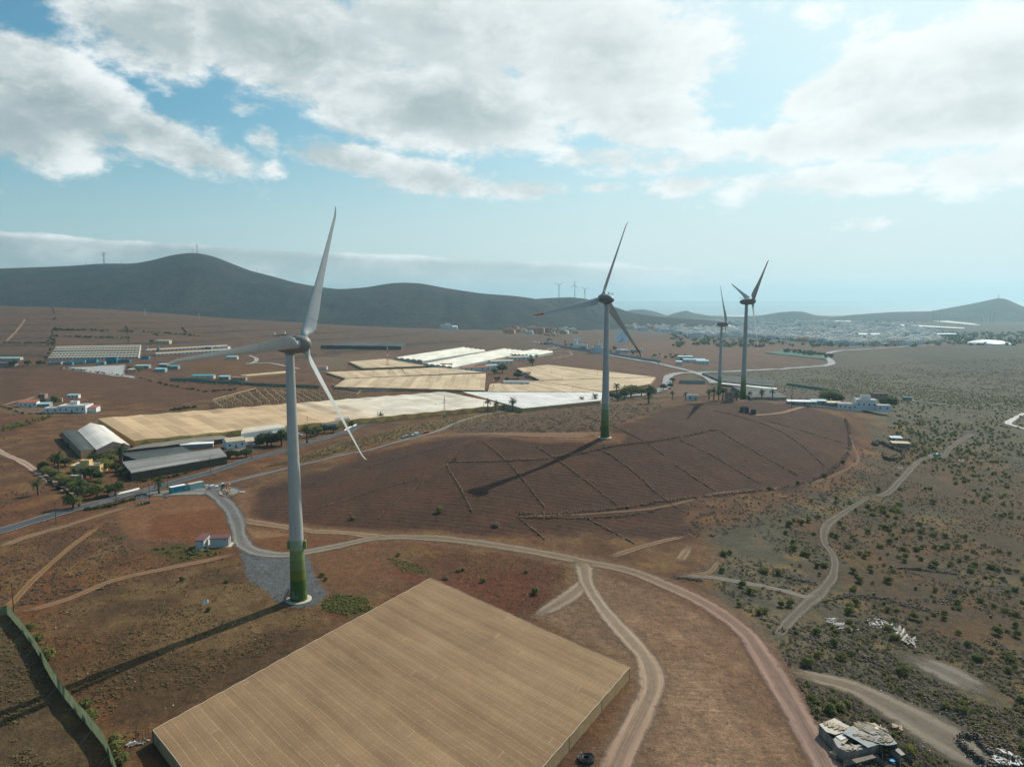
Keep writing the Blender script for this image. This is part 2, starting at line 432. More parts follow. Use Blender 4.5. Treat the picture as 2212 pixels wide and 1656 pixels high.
blend(sstep(.42, .62, n1)*.7, C_RED); blend(sstep(.52, .68, n2)*.45, C_STRAW); blend(sstep(.55, .35, n2)*.4, C_DARK)
# distance: reddish far land, scrub plain on the right
px_ = 1105.5+FPX*np.tan(np.clip(GU.ravel(), -1.2, 1.2))
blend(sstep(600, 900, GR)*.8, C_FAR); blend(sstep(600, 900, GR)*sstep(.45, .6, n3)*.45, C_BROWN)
scr = zone("O 1500,800 1800,760 2700,735 3200,800 3200,1656 2300,2000 1830,1656 1720,1470 1600,1330 1540,1240 1560,1160 1720,1100 1860,1040 1900,960 1890,900 1800,860 1600,835 1480,820", C_GREY, 14, 10)
blend(scr*sstep(.48, .60, n2)*.75, (.24, .165, .07)); blend(scr*sstep(.50, .62, n1)*.75, (.13, .075, .045)); blend(scr*sstep(.50, .40, n1)*.6, (.145, .135, .115)); blend(scr*sstep(.56, .40, n2)*.35, (.095, .092, .066))
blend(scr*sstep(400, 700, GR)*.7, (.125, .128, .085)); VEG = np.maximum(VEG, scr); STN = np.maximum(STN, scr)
# terraced field on the hill
hf = zone("O 530,1075 640,1035 790,985 880,962 1000,945 1280,952 1430,885 1520,868 1620,868 1750,880 1830,905 1845,960 1825,1015 1720,1055 1560,1075 1480,1085 1480,1160 1100,1160 860,1140 700,1135 560,1128", C_PURP, 6, 4)
blend(hf*sstep(.5, .64, n1)*.5, (.15, .075, .045)); blend(hf*sstep(.55, .42, n2)*.3, (.095, .062, .05))
FW = np.maximum(FW, hf)
lf = np.where(px_ < 900, 1., 0.)*hf
FC = GY*.93+GX*.22+6*np.sin(GX/35.)
# near left field, weedy
nf = zone("O 20,1335 250,1265 520,1205 580,1280 620,1330 720,1300 900,1262 560,1440 330,1578 300,1640 240,1700 60,1420", (.150, .088, .044), 4, 3)
blend(nf*sstep(.47, .60, n2)*.75, (.185, .125, .062)); blend(nf*sstep(.55, .66, n1)*.6, C_RED); blend(nf*sstep(.45, .33, n2)*.5, (.085, .06, .035))
FW = np.maximum(FW, nf*.16); FC = np.where(nf > .3, (GX*.80+GY*.60)*1.9, FC)
bl = zone("O -300,1350 20,1335 60,1420 240,1690 100,1900 -300,1900", (.115, .080, .045), 3, 2); blend(bl*sstep(.5, .62, n2)*.6, (.155, .105, .055))
# bare red levelled ground by the gravel road
zone("O 262,1085 330,1072 430,1070 476,1082 492,1112 494,1165 430,1174 330,1168 272,1156 258,1120", (.235, .118, .062), 3, 2)
zone("O 330,1118 400,1104 478,1096 490,1120 492,1162 420,1172 340,1166 318,1150", C_RED, 3, 1.5)
zone("D 1560,880 1800,930 2080,930 2211,960 2000,1010 1700,1030 1620,990", (.20, .092, .044), 3, 1.2)
zone("D 1560,880 1830,920 1830,930 1600,950", C_TAN, 2, 1)
zone("D 1480,640 1580,630 1640,700 1560,790 1510,760", (.23, .13, .075), 3, 1)
# turbine pads
zone("D 1520,1030 1570,1000 1700,1045 1840,1050 1960,1060 1990,1180 2070,1290 2010,1370 1890,1385 1740,1350 1690,1290 1600,1240 1550,1150", C_SLATE, 1.2, 1.2)
zone("F 1020,290 1350,280 1830,272 1990,290 1960,345 1800,350 1500,345 1350,330", (.30, .165, .095), 3, 1.5)
zone("F 1000,255 1300,240 1830,236 1900,262 1800,274 1100,282", (.105, .05, .038), 2, 1)
# levelled tan ground lower right
fr = zone("O 1262,1235 1330,1250 1450,1292 1560,1355 1640,1455 1690,1530 1740,1656 1780,1760 1300,1760 1350,1600 1405,1500 1400,1420 1330,1330 1285,1280", (.245, .155, .102), 3, 2)
blend(fr*sstep(.50, .62, n2)*.6, (.32, .21, .145)); blend(fr*sstep(.52, .66, n1)*.55, (.185, .10, .06))
cx_, cy_ = hit(1500, 1490)[:2]; c2 = hit(1420, 1330)[:2]; FC = np.where(fr > .3, np.where(n1 > .5, np.hypot(GX-cx_, GY-cy_), np.hypot(GX-c2[0], GY-c2[1]))*2.4, FC); FW = np.maximum(FW, fr*.5*sstep(.38, .6, n2))
zone("O 1420,1440 1500,1430 1600,1560 1640,1656 1650,1700 1380,1700 1430,1560", (.33, .225, .155), 8, 5, .8)
zone("O 1150,1330 1230,1280 1275,1330 1370,1420 1395,1470 1370,1470 1280,1400", (.235, .155, .105), 5, 4)
zone("O 880,1200 1020,1190 1180,1205 1245,1222 1200,1290 1140,1330 1000,1300 930,1245 830,1235", (.135, .066, .036), 6, 4)
rr = zone("O 940,1245 1180,1230 1180,1290 1100,1320 1000,1290", (.15, .052, .03), 8, 4, .7)
zone("O 680,1195 800,1180 900,1210 880,1250 760,1285 700,1270", (.185, .098, .052), 4, 2)
FW = np.maximum(FW, rr*.4)
# verge of the asphalt road: straw coloured
zone("O 560,1010 760,950 880,920 1000,898 1180,886 1260,885 1160,905 1040,912 900,940 780,966 640,1000", (.19, .128, .058), 4, 5)
zone("O 1180,886 1300,875 1420,866 1430,884 1290,930 1000,938 960,925 1060,905", (.135, .085, .055), 4, 4)
# weeds
for s, a in (("O 690,1300 730,1283 790,1290 805,1318 750,1330 700,1322", 1.), ("D 960,1010 1130,990 1380,1000 1400,1040 1250,1090 1080,1100 980,1060", .8), ("O 830,1195 900,1215 935,1240 890,1240 840,1215", .7), ("O 1700,1530 1760,1510 1800,1540 1770,1560", .7)):
    zone(s, C_GREEN, 5, 4, a*.85)
for s in ("O 660,1330 720,1340 830,1300 900,1262 820,1290", "O 800,1228 870,1225 930,1250 900,1262"): zone(s, (.16, .05, .03), 4, 3, .6)
for s_, w_, c_ in (("F 420,946 650,940 1000,968 1400,1030 1700,1090 2000,1150 O 1507,1295 1558,1326 1606,1363.6 1641,1408 1668,1452 1702,1507 1746,1585.5 1784,1654 1812,1715", 7., (.225, .135, .088)), ("F 1640,1085 1720,1125 1745,1230 1830,1370 1920,1480 2050,1620 O 1398,1430 1408,1480 1390,1530 1345,1620 1310,1700", 7., (.235, .155, .105)), ("D 1490,815 1540,832 1660,855 1830,880 2000,905 F 250,915 420,938", 6., (.225, .135, .08)), ("D 0,1000 200,930 450,860 700,780 870,740", 4.5, (.20, .115, .065)), ("F 560,335 800,303 1100,287 1350,291", 6., (.22, .125, .075))):
    ln = H2(s_); ok = np.where(GR < 420)[0]; dl = d_line(GX[ok], GY[ok], ln); w = np.zeros(N); w[ok] = sstep(w_, w_*.35, dl+(n2[ok]-.5)*8); blend(w*.75, c_)
# left country: fields in different browns
zone("A 0,1120 380,1105 780,1150 850,1170 700,1290 560,1260 440,1290 0,1330", (.150, .077, .042), 6, 6)
zone("A 870,1180 1500,1150 1520,1240 1340,1300 1000,1330 620,1330 620,1270 800,1220", (.140, .072, .042), 8, 8)
st = zone("A 0,1120 380,1105 700,1200 500,1260 0,1330", None, 8, 8); blend(st*sstep(.1, .7, np.sin(GX/19+GY/26+n2*3))*.5, (.10, .058, .036))
zone("A 130,1345 300,1340 300,1395 600,1395 700,1370 600,1385 300,1400 20,1380", (.19, .14, .10), 4, 4)
zone("A 385,1098 790,1076 782,1145 850,1152 850,1162 700,1145", (.52, .56, .62), 2, 1)
zone("A 1160,1060 1560,1060 1800,1080 1800,1110 1500,1140 1200,1130", (.165, .088, .04), 8, 6)
zone("A 760,1430 830,1590 1600,1530 1480,1500 900,1590", (.24, .20, .165), 3, 2)
zone("D 1430,360 1480,400 1600,390 1640,370 1600,330", (.24, .23, .21), 2, 2)
zone("B 0,1020 500,1000 560,1040 200,1060 230,1110 0,1110", (.20, .14, .09), 6, 8)
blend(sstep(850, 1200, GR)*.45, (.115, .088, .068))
# terraces on the far left slope
tr = sstep(900, 980, GR)*sstep(1500, 1330, GR)*sstep(1150, 900, px_)
blend(tr*sstep(.80, .95, np.sin(GZ*.9+n1*1.5))*.85, (.055, .042, .028)); blend(tr*sstep(.50, .62, n1)*.4, (.18, .10, .065))
zone("C 1450,960 2211,950 2211,1150 2000,1150 1700,1110 1560,1050", (.085, .08, .058), 60, 40, .7)  # cloud shadow on the far scrub plain, put into the soil colour
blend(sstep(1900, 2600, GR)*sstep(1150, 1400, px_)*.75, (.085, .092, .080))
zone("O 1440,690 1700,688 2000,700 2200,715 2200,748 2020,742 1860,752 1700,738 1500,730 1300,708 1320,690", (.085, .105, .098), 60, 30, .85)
# country round the town
zone("O 1480,735 1700,752 1780,765 1780,790 1600,800 1500,790 1380,780 1300,742", (.165, .095, .065), 20, 15)
zone("O 1500,812 1620,830 1800,862 1780,880 1620,868 1560,855 1500,845", (.105, .08, .065), 10, 6)
zone("O 1440,835 1520,815 1540,850 1450,855", (.20, .125, .085), 6, 4)
GC *= (1+(n2-.5)[:, None]*.35)*(1+(vnoise(GX/2.1+4, GY/2.1)-.5)[:, None]*.22*(GR < 500)[:, None])
GC *= np.array([.605, .560, .490])*(1-hf[:, None]*np.array([.31, .40, .46]))*(1-scr[:, None]*np.array([.14, .19, .27]))
GC[:, 1:] *= 1+np.maximum(scr, .5*hf)[:, None]*np.array([.10, .22])
gm, nt, b = base_mat("soil", .95, 0, .15)
ac = nt.nodes.new('ShaderNodeAttribute'); ac.attribute_name = 'soil'
af = nt.nodes.new('ShaderNodeAttribute'); af.attribute_name = 'furrow'
aw = nt.nodes.new('ShaderNodeAttribute'); aw.attribute_name = 'tilled'
ag = nt.nodes.new('ShaderNodeAttribute'); ag.attribute_name = 'stony'
p = pos(nt); fc = X(nt, af.outputs['Fac']); fw = X(nt, aw.outputs['Fac']); sg = X(nt, ag.outputs['Fac'])
na = noise(nt, p, .55, 6, .65); nb = noise(nt, p, 2.6, 5, .7); nc = noise(nt, p, .09, 5, .6)
fur = (fc*(2*math.pi/3.3)+nc*5.0+na*2.2).f('SINE')
k = na.lin(.25, .75, .64, 1.40)*nb.lin(.2, .8, .60, 1.44)
k = k*(1+fur*fw*.042*na.lin(.35, .62, .0, 1.6))
col = scale_col(nt, ac.outputs['Color'], k)
col = mix(nt, nb.step(.62, .72)*sg*.6, col, (.26, .235, .20))
col = mix(nt, noise(nt, p, .9, 4, .7).step(.58, .68)*.45, col, (.050, .036, .020))
sp1 = noise(nt, p, 1.9, 3, .75); col = scale_col(nt, col, sp1.step(.56, .66, 1., .58)*sp1.step(.44, .34, 1., 1.45))
nt.links.new(col, b.inputs['Base Color'])
bn = nt.nodes.new('ShaderNodeBump'); bn.inputs['Strength'].default_value = .9; bn.inputs['Distance'].default_value = .45
hgt = na*.9+nb*.55+fur*fw*.12
nt.links.new(hgt.s, bn.inputs['Height']); nt.links.new(bn.outputs[0], b.inputs['Normal'])
I = np.arange(NW-1)[:, None]*NU+np.arange(NU-1)[None, :]
Fq = np.stack([I, I+1, I+1+NU, I+NU], -1).reshape(-1, 4)
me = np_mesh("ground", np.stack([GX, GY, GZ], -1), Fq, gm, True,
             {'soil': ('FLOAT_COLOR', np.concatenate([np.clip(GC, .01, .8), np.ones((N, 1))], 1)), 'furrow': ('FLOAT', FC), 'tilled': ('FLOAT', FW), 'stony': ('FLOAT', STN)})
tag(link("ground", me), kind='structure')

# ------------------------------------------------------------------ sea
m, nt, b = base_mat("sea_water", .38, 0, .5); p = pos(nt)
nt.links.new(scale_col(nt, (.08, .13, .145), noise(nt, p, .0008, 5).lin(.3, .7, .8, 1.2)), b.inputs['Base Color'])
bn = nt.nodes.new('ShaderNodeBump'); bn.inputs['Strength'].default_value = .5; bn.inputs['Distance'].default_value = 3
nt.links.new(noise(nt, p, .02, 6, .65).s, bn.inputs['Height']); nt.links.new(bn.outputs[0], b.inputs['Normal'])
g = MB(); g.add([(-60000, 6500, -103), (60000, 6500, -103), (60000, 60000, -103), (-60000, 60000, -103)], [(0, 1, 2, 3)])
tag(g.obj("sea", m), kind='structure')

# ------------------------------------------------------------------ hills
def hill_mat(name, c1, c2, sc=.006):
    m, nt, b = base_mat(name, .95, 0, .1); p = pos(nt)
    n1 = noise(nt, p, sc, 6, .6); n2 = noise(nt, p, sc*14, 5, .7)
    sp = nt.nodes.new('ShaderNodeSeparateXYZ'); nt.links.new(p, sp.inputs[0])
    ter = ((X(nt, sp.outputs[2])*.55+n1*9.0).f('SINE')).step(.6, 1., 0, .35)
    c = mix(nt, n1.step(.40, .62), c1, c2)
    c = mix(nt, ter, c, tuple(x*.6 for x in c1))
    nt.links.new(scale_col(nt, c, n2.lin(.28, .72, .45, 1.6)), b.inputs['Base Color'])
    bn = nt.nodes.new('ShaderNodeBump'); bn.inputs['Strength'].default_value = .8; bn.inputs['Distance'].default_value = 14
    nt.links.new(n2.s, bn.inputs['Height']); nt.links.new(bn.outputs[0], b.inputs['Normal'])
    return m
HM1 = hill_mat("shaded_scrub_slope", (.013, .020, .022), (.030, .030, .026)); HM2 = hill_mat("dry_slope", (.024, .034, .036), (.042, .046, .044))  # HM1: dark scrub, its colour darkened further to stand for cloud shade
def hill(ridge, Y, front, back, m, amp=1., nr=90, pw=1.35, rec=None):
    """ridge sighted at forward distance Y; slopes of given depth before and behind it"""
    rp = [at_dist(a, b_, Y) for a, b_ in ridge]
    xs = np.array([q[0] for q in rp]); zs = np.array([q[2] for q in rp])
    nx = 260; gx = np.linspace(xs[0], xs[-1], nx); rz = np.interp(gx, xs, zs)
    kk = np.exp(-np.linspace(-2, 2, 9)**2); kk /= kk.sum(); rz = np.convolve(np.pad(rz, 4, mode='edge'), kk, 'valid')
    t = np.linspace(-1, 1, nr*2+1); rows = []
    for tt in t:
        yy = Y+(tt*front if tt < 0 else tt*back)
        sx = gx*(yy/Y)
        base = gz(sx, np.full(nx, yy))-4
        k = (1-abs(tt))**pw if tt < 0 else 1-sstep(0, 1, np.array([tt]))[0]
        if tt < 0: k = .35*(1-abs(tt))+.65*(0.5+0.5*math.cos(math.pi*abs(tt)))**1.15
        amp_ = 1.5; gul = (np.abs(fbm(sx/140+3, np.full(nx, yy)/420, 4)-.5)*2-.35)*34*amp+(fbm(sx/40, np.full(nx, yy)/60, 3)-.5)*7*amp
        w = math.sin(math.pi*min(abs(tt), 1))
        top = np.minimum(rz-base, 1e9)
        rows.append(np.stack([sx, np.full(nx, yy), base+np.maximum(top, 2)*k+gul*w*np.clip(top/120, .1, 1)], -1))
    V = np.concatenate(rows); n = len(t); I = np.arange(n-1)[:, None]*nx+np.arange(nx-1)[None, :]
    o = link("hill", np_mesh("hill", V, np.stack([I, I+1, I+1+nx, I+nx], -1).reshape(-1, 4), m, True)); tag(o, kind='structure')
    return o
RIDGE = [(-700,600),(-300,585),(0,580),(60,578),(140,575),(185,572),(205,570),(245,569),(285,570),(330,562),(370,551),(412,545.5),(430,547),(460,553),(490,565),(540,585),(590,597),(630,609),(671,617),(730,625),(790,621),(840,612),(870,610),(910,612),(960,622),(1040,634),(1110,639),(1150,644),(1180,652),(1230,668),(1300,690),(1400,705)]
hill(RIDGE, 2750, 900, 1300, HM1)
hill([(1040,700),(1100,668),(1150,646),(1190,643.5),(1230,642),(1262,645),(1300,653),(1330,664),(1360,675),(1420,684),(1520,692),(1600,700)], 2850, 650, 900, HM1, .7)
hill([(1290,690),(1340,674),(1365,669),(1390,668),(1410,672),(1440,682),(1470,686)], 5200, 700, 900, HM2, .6)
hill([(1420,690),(1455,677),(1475,672),(1482,671),(1500,677),(1540,684),(1600,688)], 5000, 600, 900, HM2, .6)
hill([(1560,690),(1647,681),(1680,675),(1710,672.5),(1735,673.5),(1760,681),(1800,686),(1900,690)], 4700, 600, 900, HM2, .6)
hill([(1650,694),(1690,687),(1715,685.5),(1745,690),(1790,695)], 4200, 400, 600, HM2, .5)
hill([(1780,690),(1832,681),(1880,677.5),(1934,674),(1975,673),(2009,672.5),(2054,664),(2105,655),(2140,647),(2156,643.5),(2173,646),(2211,663),(2260,674),(2330,682),(2500,672),(2800,684)], 4500, 900, 1200, HM2, .7)
# ------------------------------------------------------------------ roads, tracks, markings
def spline(pts, n_per=1.6, prop=.006):
    """points (x, y, w...) -> evenly sampled smooth curve"""
    P = np.array(pts, float); out = []
    for i in range(len(P)-1):
        p0, p1, p2, p3 = P[max(i-1, 0)], P[i], P[i+1], P[min(i+2, len(P)-1)]
        L = np.hypot(*(p2-p1)[:2]); r = math.hypot(*p1[:2]); n = max(2, int(L/max(n_per, r*prop)))
        t = np.linspace(0, 1, n, endpoint=False)[:, None]
        out.append(.5*((2*p1)+(-p0+p2)*t+(2*p0-5*p1+4*p2-p3)*t*t+(-p0+3*p1-3*p2+p3)*t**3))
    out.append(P[-1:]); return np.concatenate(out)
def strip(name, C, m, lift=.0, nacross=7, cols=None, kind='structure', wid=None, u0=-1., u1=1., z=None):
    """C: n x (x,y,width[,r,g,b]); ribbon laid on the ground"""
    C = np.array(C); T = np.gradient(C[:, :2], axis=0); T /= np.linalg.norm(T, axis=1)[:, None]+1e-9
    Nn = np.stack([T[:, 1], -T[:, 0]], 1); n = len(C); us = np.linspace(u0, u1, nacross)
    V = C[:, None, :2]+Nn[:, None, :]*(us[None, :, None]*C[:, None, 2:3]*.5)
    x, y = V[..., 0].ravel(), V[..., 1].ravel(); r = np.hypot(x, y)
    zz = gz(x, y)+.04+lift+r*.00022
    L = np.concatenate([[0], np.cumsum(np.linalg.norm(np.diff(C[:, :2], axis=0), axis=1))])
    I = np.arange(n-1)[:, None]*nacross+np.arange(nacross-1)[None, :]
    F = np.stack([I, I+1, I+1+nacross, I+nacross], -1).reshape(-1, 4)[:, ::-1]
    at = {'across': ('FLOAT', np.tile(us, n)), 'along': ('FLOAT', np.repeat(L, nacross)), 'halfw': ('FLOAT', np.repeat(C[:, 2]*.5, nacross)), 'ends': ('FLOAT', np.repeat(np.minimum(L, L[-1]-L), nacross))}
    if C.shape[1] > 3: at['soil'] = ('FLOAT_COLOR', np.concatenate([np.repeat(C[:, 3:6], nacross, 0), np.ones((n*nacross, 1))], 1))
    if F.shape[0] and np.cross(V[1, 0]-V[0, 0], V[0, 1]-V[0, 0]) > 0: pass
    o = link(name, np_mesh(name, np.stack([x, y, zz], -1), F, m, True, at)); tag(o, kind=kind); return o
def dirt_mat():
    m, nt, b = base_mat("track_dirt", .95, 0, .15); p = pos(nt)
    def at(n, out='Fac'):
        a = nt.nodes.new('ShaderNodeAttribute'); a.attribute_name = n; return a.outputs[out]
    u = X(nt, at('across')).f('ABSOLUTE'); hw = X(nt, at('halfw')); al = X(nt, at('along'))
    na = noise(nt, p, .5, 5, .65); nb = noise(nt, p, 3., 4, .7)
    st = noise(nt, xyz(nt, X(nt, at('across'))*hw*2.2, al*.05, 0.), 1.3, 4, .6)
    rut = (u-.46).f('ABSOLUTE').step(.30, .05)
    k = na.lin(.25, .75, .82, 1.18)*nb.lin(.25, .75, .85, 1.15)*st.lin(.3, .7, .78, 1.22)*(rut*.42+.80)
    nt.links.new(scale_col(nt, at('soil', 'Color'), k), b.inputs['Base Color'])
    edge = u+(na-.5)*1.3+(nb-.5)*.7+(rut*-.10)+(X(nt, at('ends'))*-.11+.75).max(0.)
    nt.links.new(edge.step(1.0, .28).s, b.inputs['Alpha'])
    bn = nt.nodes.new('ShaderNodeBump'); bn.inputs['Strength'].default_value = .6; bn.inputs['Distance'].default_value = .12
    nt.links.new((nb+st).s, bn.inputs['Height']); nt.links.new(bn.outputs[0], b.inputs['Normal'])
    return m
DIRT = dirt_mat()
ASPH = mat("asphalt", (.050, .054, .060), .85, .16, .15, dirt=(.075, .07, .062)); LINE = mat("road_paint", (.62, .62, .58), .7, .2, .8)
CONC = mat("pale_concrete", (.42, .38, .31), .9, .15, .5, dirt=(.30, .25, .19))
GRV = (.140, .137, .128); TANR = (.188, .118, .068); PNK = (.205, .132, .100); GT = (.185, .136, .090)
def road(name, s, w, cols=None, m=None, lift=0., **k):
    pts = H2(s); n = len(pts); ws = w if hasattr(w, '__len__') else [w]*n
    rows = []
    for i, (x, y) in enumerate(pts):
        r = [x, y, ws[i] if i < len(ws) else ws[-1]]
        if cols:
            f = i/(n-1)*(len(cols)-1); j = min(int(f), len(cols)-2) if len(cols) > 1 else 0; t = f-j
            c2 = cols[min(j+1, len(cols)-1)]; r += [cols[j][q]*(1-t)+c2[q]*t for q in range(3)]
        rows.append(r)
    C = spline(rows)
    if m is None: C[:, 2] *= 1.02+.36*vnoise(np.arange(len(C))/5.+len(TRK)*7.7, np.zeros(len(C))+len(TRK))
    TRK.append(C[:, :3]); return strip(name, C, m or DIRT, lift, **k), C
TRK = []
MAIN = "O -60,1160 0,1147 D 340,800 560,740 760,690 900,655 1080,600 1330,530 1580,450 1820,385 2180,280 O 763,924.5 820,911.5 877,901.5 953,893.5 1030,889 1105,886 1200,876 1302,866.5 1350,858"
_, CM = road("asphalt_road", MAIN, 7.2, m=ASPH, lift=.10)
def line(C, off, w, a=0, b_=None, dash=None, lift=.13):
    C = np.array(C)[a:b_]; T = np.gradient(C[:, :2], axis=0); T /= np.linalg.norm(T, axis=1)[:, None]
    Nn = np.stack([T[:, 1], -T[:, 0]], 1); D = np.concatenate([C[:, :2]+Nn*off, np.full((len(C), 1), w)], 1)
    strip("road_marking", D, LINE, lift, 2)
def dashed(C, off, w, a, b_, on=2, gap=3):
    i = a
    while i+on < b_: line(C, off, w, i, i+on+1); i += on+gap
nj = [int(np.argmin(np.hypot(CM[:, 0]-hit(x, y)[0], CM[:, 1]-hit(x, y)[1]))) for x, y in K("D 700,705 960,640 1240,560")]
line(CM, -3.2, .16); line(CM, 3.2, .16, 0, nj[0]); line(CM, 3.2, .16, nj[2]-8, None); dashed(CM, 0.1, .16, nj[0]-3, nj[1]+4, 3, 2)
# low white wall beside the road, built later; country roads further away
FARR = mat("far_road", (.25, .25, .245), .9, .12, .02)
road("country_road", "O 1350,858 1400,850 1432,840 1440,830 1442,818 1447,811 1470,806 1526,804.5 1602,801.5 1715,795 1785,789.4 1795,782 1781,770.5 1784,765 1810,758.5 1866,754.7 1940,750 2018,746", 10, m=FARR, lift=.35)
road("country_road", "O 1150,738 1230,752 1330,770 1376,778 1420,786 1451,793 1500,804.5", 8, m=FARR, lift=.35)
road("country_road", "O 1500,804 1530,815 1545,828", 12, m=FARR, lift=.35)
road("service_road", "D 1200,640 1330,615 1470,590 1830,500 2211,410 F 330,400 600,325 800,270 1000,190 1200,150 1330,138", [10, 6.5, 5, 4.6, 4.6, 4.6, 4.6, 4.2, 4, 4, 4], [GRV, GRV, (.19, .185, .17), (.19, .18, .165)])
road("track", "F 560,335 800,303 1100,287 1350,291 1800,302", [5, 5, 5, 8, 10], [TANR, (.20, .12, .072)])
road("parking_apron", "D 850,690 960,668 1100,655 1250,650 1400,650 1440,690", [9, 12, 14, 15, 15, 8], [GRV, (.185, .175, .155), (.175, .17, .155)])
road("gravel_road", "D 1330,640 1390,690 1440,740 1480,800 1500,860 1518,940 1555,1000 1650,1040 1800,1052 F 0,1030 300,968 420,946 650,940 1000,968 1400,1030 1700,1090 2000,1150 O 1456,1271 1507,1295 1558,1326 1606,1363.6 1641,1408 1668,1452 1702,1507 1746,1585.5 1784,1654 1812,1715",
     [8, 8, 7, 6.5, 6, 6, 6, 6.5, 6, 5.5, 5.5, 5.5, 6, 6, 6, 6, 6.5, 6.5, 6.5, 7, 7, 7, 7, 7, 7, 7, 7], [GRV, GRV, (.18, .165, .14), GT, GT, PNK, PNK, (.225, .155, .125)], lift=.02)
road("track", "D 1490,815 1540,832 1660,855 1830,880 2000,905 F 0,905 250,915 420,938 600,945", [4, 5, 5.5, 5.5, 5, 5, 5, 6, 4], [TANR, (.215, .138, .08), (.20, .128, .075)], lift=.01)
road("track", "F 1640,1085 1720,1125 1745,1230 1830,1370 1920,1480 2050,1620 O 1398,1430 1408,1480 1390,1530 1345,1620 1310,1700", [5, 6, 5, 5, 5, 5.5, 5.5, 6, 6, 7, 7], [GT, (.25, .19, .135), (.26, .185, .13), (.25, .165, .115)], lift=.03)
road("track", "F 1780,1170 1700,1260 1580,1350 1390,1462", [4, 6, 6, 3], [(.23, .165, .11), (.19, .145, .11)], lift=.01)
road("track", "D -60,1015 0,1000 200,930 450,860 700,780 870,740", [4, 4, 4.5, 4, 3, 2.5], [TANR, (.20, .122, .068)])
road("track", "D 60,1432 110,1420 400,1340 700,1220 1000,1150 1300,1090 1420,1062 1520,1042", [3, 4, 3.6, 3.4, 3.4, 3.4, 4, 4], [(.19, .11, .062)])
road("track", "D -20,1440 100,1330 200,1220 300,1130 400,1040 560,920 640,865", [3.5, 3, 2.6, 2.4, 2.6, 2.6, 2], [(.19, .108, .05)])
road("track", "D -80,360 0,400 150,470 300,570 470,680", [4, 4.5, 4.5, 4.5, 4], [(.31, .215, .16)])
road("track", "G 1250,670 1080,780 970,860 945,960 1010,1070 1000,1190 920,1290 800,1400 700,1500 640,1600", [2.5, 3.2, 3.8, 3.2, 3.2, 3.4, 4.6, 4, 3.5, 2.5], [(.112, .092, .068), (.120, .100, .076)])
road("track", "G 0,1190 200,1190 500,1240 700,1280 850,1320 930,1290", [2.5, 3, 3.5, 3.5, 4, 4], [(.155, .125, .10), (.17, .155, .13)])
road("track", "G 1240,690 1350,660 1440,570 1560,450 1700,430 1745,375 1860,300 1920,290", [2.5, 3.6, 3.8, 3.2, 3.6, 4, 4, 3], [(.118, .098, .074)])
road("track", "H 690,1045 800,1070 900,1092 1150,1160 1400,1290 1600,1400 1850,1560 1960,1650 2050,1740", [6, 7, 7, 8, 11, 13, 12, 11, 11], [GT, (.165, .136, .102), (.155, .132, .102)], lift=.02)
road("track", "H 2000,1220 1850,1130 1700,1050 1560,990 1450,940", [8, 10, 10, 8, 4], [(.15, .13, .105)])
road("track", "C 1340,1290 1480,1302 1600,1322 2211,1385", [5, 5, 4, 4], [(.30, .28, .25), (.2, .18, .15)], lift=.4)
road("track", "C 2211,1385 2150,1420 2110,1450 2160,1470 2260,1500", [4, 4, 5, 4, 4], [(.5, .48, .45)], lift=.2)
road("track", "H 0,430 120,440 230,420 290,330", [2.5, 2.5, 2, 1.5], [(.155, .10, .06)])
road("track", "F 1870,1080 2000,1030 2211,970 2400,930", [4, 4, 3, 2], [(.165, .105, .063)])
road("track", "G 20,1110 60,1050 110,985", [5, 4, 4], [(.19, .125, .078)])
road("track", "F 1330,810 1600,795 1750,795 2211,750 G 270,665 500,645 760,615 900,590 1020,545 1160,460 1120,330 1090,200", [1.9]*12, [(.150, .088, .055), (.140, .082, .052)])
road("track", "C 480,1400 690,1380 860,1340", [3], [(.22, .15, .10)])
road("track", "B 1400,1040 1480,1010 1600,990 1650,1015 1520,1040", [4], [(.26, .19, .15)])
road("track", "B 1290,1025 1440,1000 1580,965", [5], [(.30, .24, .20)])
road("track", "A 0,1340 120,1310 230,1280", [4], [(.25, .19, .15)], lift=.2)
road("track", "A 1570,1020 1620,1040 1610,1065 1560,1075 1700,1070 1900,1110", [6], [(.30, .27, .24)], lift=.3)
road("track", "A 40,935 110,860 160,790", [4], [(.24, .15, .11)], lift=.3)


_tk = np.concatenate(TRK)
def off_track(P, k=.42):
    """mask of the points that lie beside, not on, the roads"""
    P = np.asarray(P); ok = np.ones(len(P), bool)
    for i in range(0, len(P), 800):
        d2 = (P[i:i+800, None, 0]-_tk[None, :, 0])**2+(P[i:i+800, None, 1]-_tk[None, :, 1])**2
        ok[i:i+800] = (d2 > (_tk[None, :, 2]*k)**2).all(1)
    return ok
# ------------------------------------------------------------------ wind turbines
def tower_mat():
    m, nt, b = base_mat("tower_paint", .45, 0, .4); mp = nt.nodes.new('ShaderNodeMapping'); mp.inputs['Scale'].default_value = (2.2, 2.2, .07); nt.links.new(pos(nt), mp.inputs[0])
    st = noise(nt, mp.outputs[0], 1., 5, .65); c = mix(nt, st.step(.48, .72, 0., .55), (.40, .40, .378), (.29, .27, .235))
    nt.links.new(scale_col(nt, c, noise(nt, pos(nt), .35, 3).lin(.3, .7, .94, 1.06)), b.inputs['Base Color']); return m
TW = tower_mat(); BLP = mat("blade_paint", (.42, .43, .415), .38, .04, .25, spec=.45)
NAC = mat("nacelle_shell", (.20, .188, .175), .5, .06, .4, spec=.4); REDP = mat("red_paint", (.50, .03, .035), .5, .08); DKM = mat("dark_metal", (.05, .05, .05), .5, .1, metal=.4)
COLL = mat("collar_grey", (.30, .32, .32), .6, .08); LAMP = mat("bright_cowl", (.85, .83, .75), .35, .03)
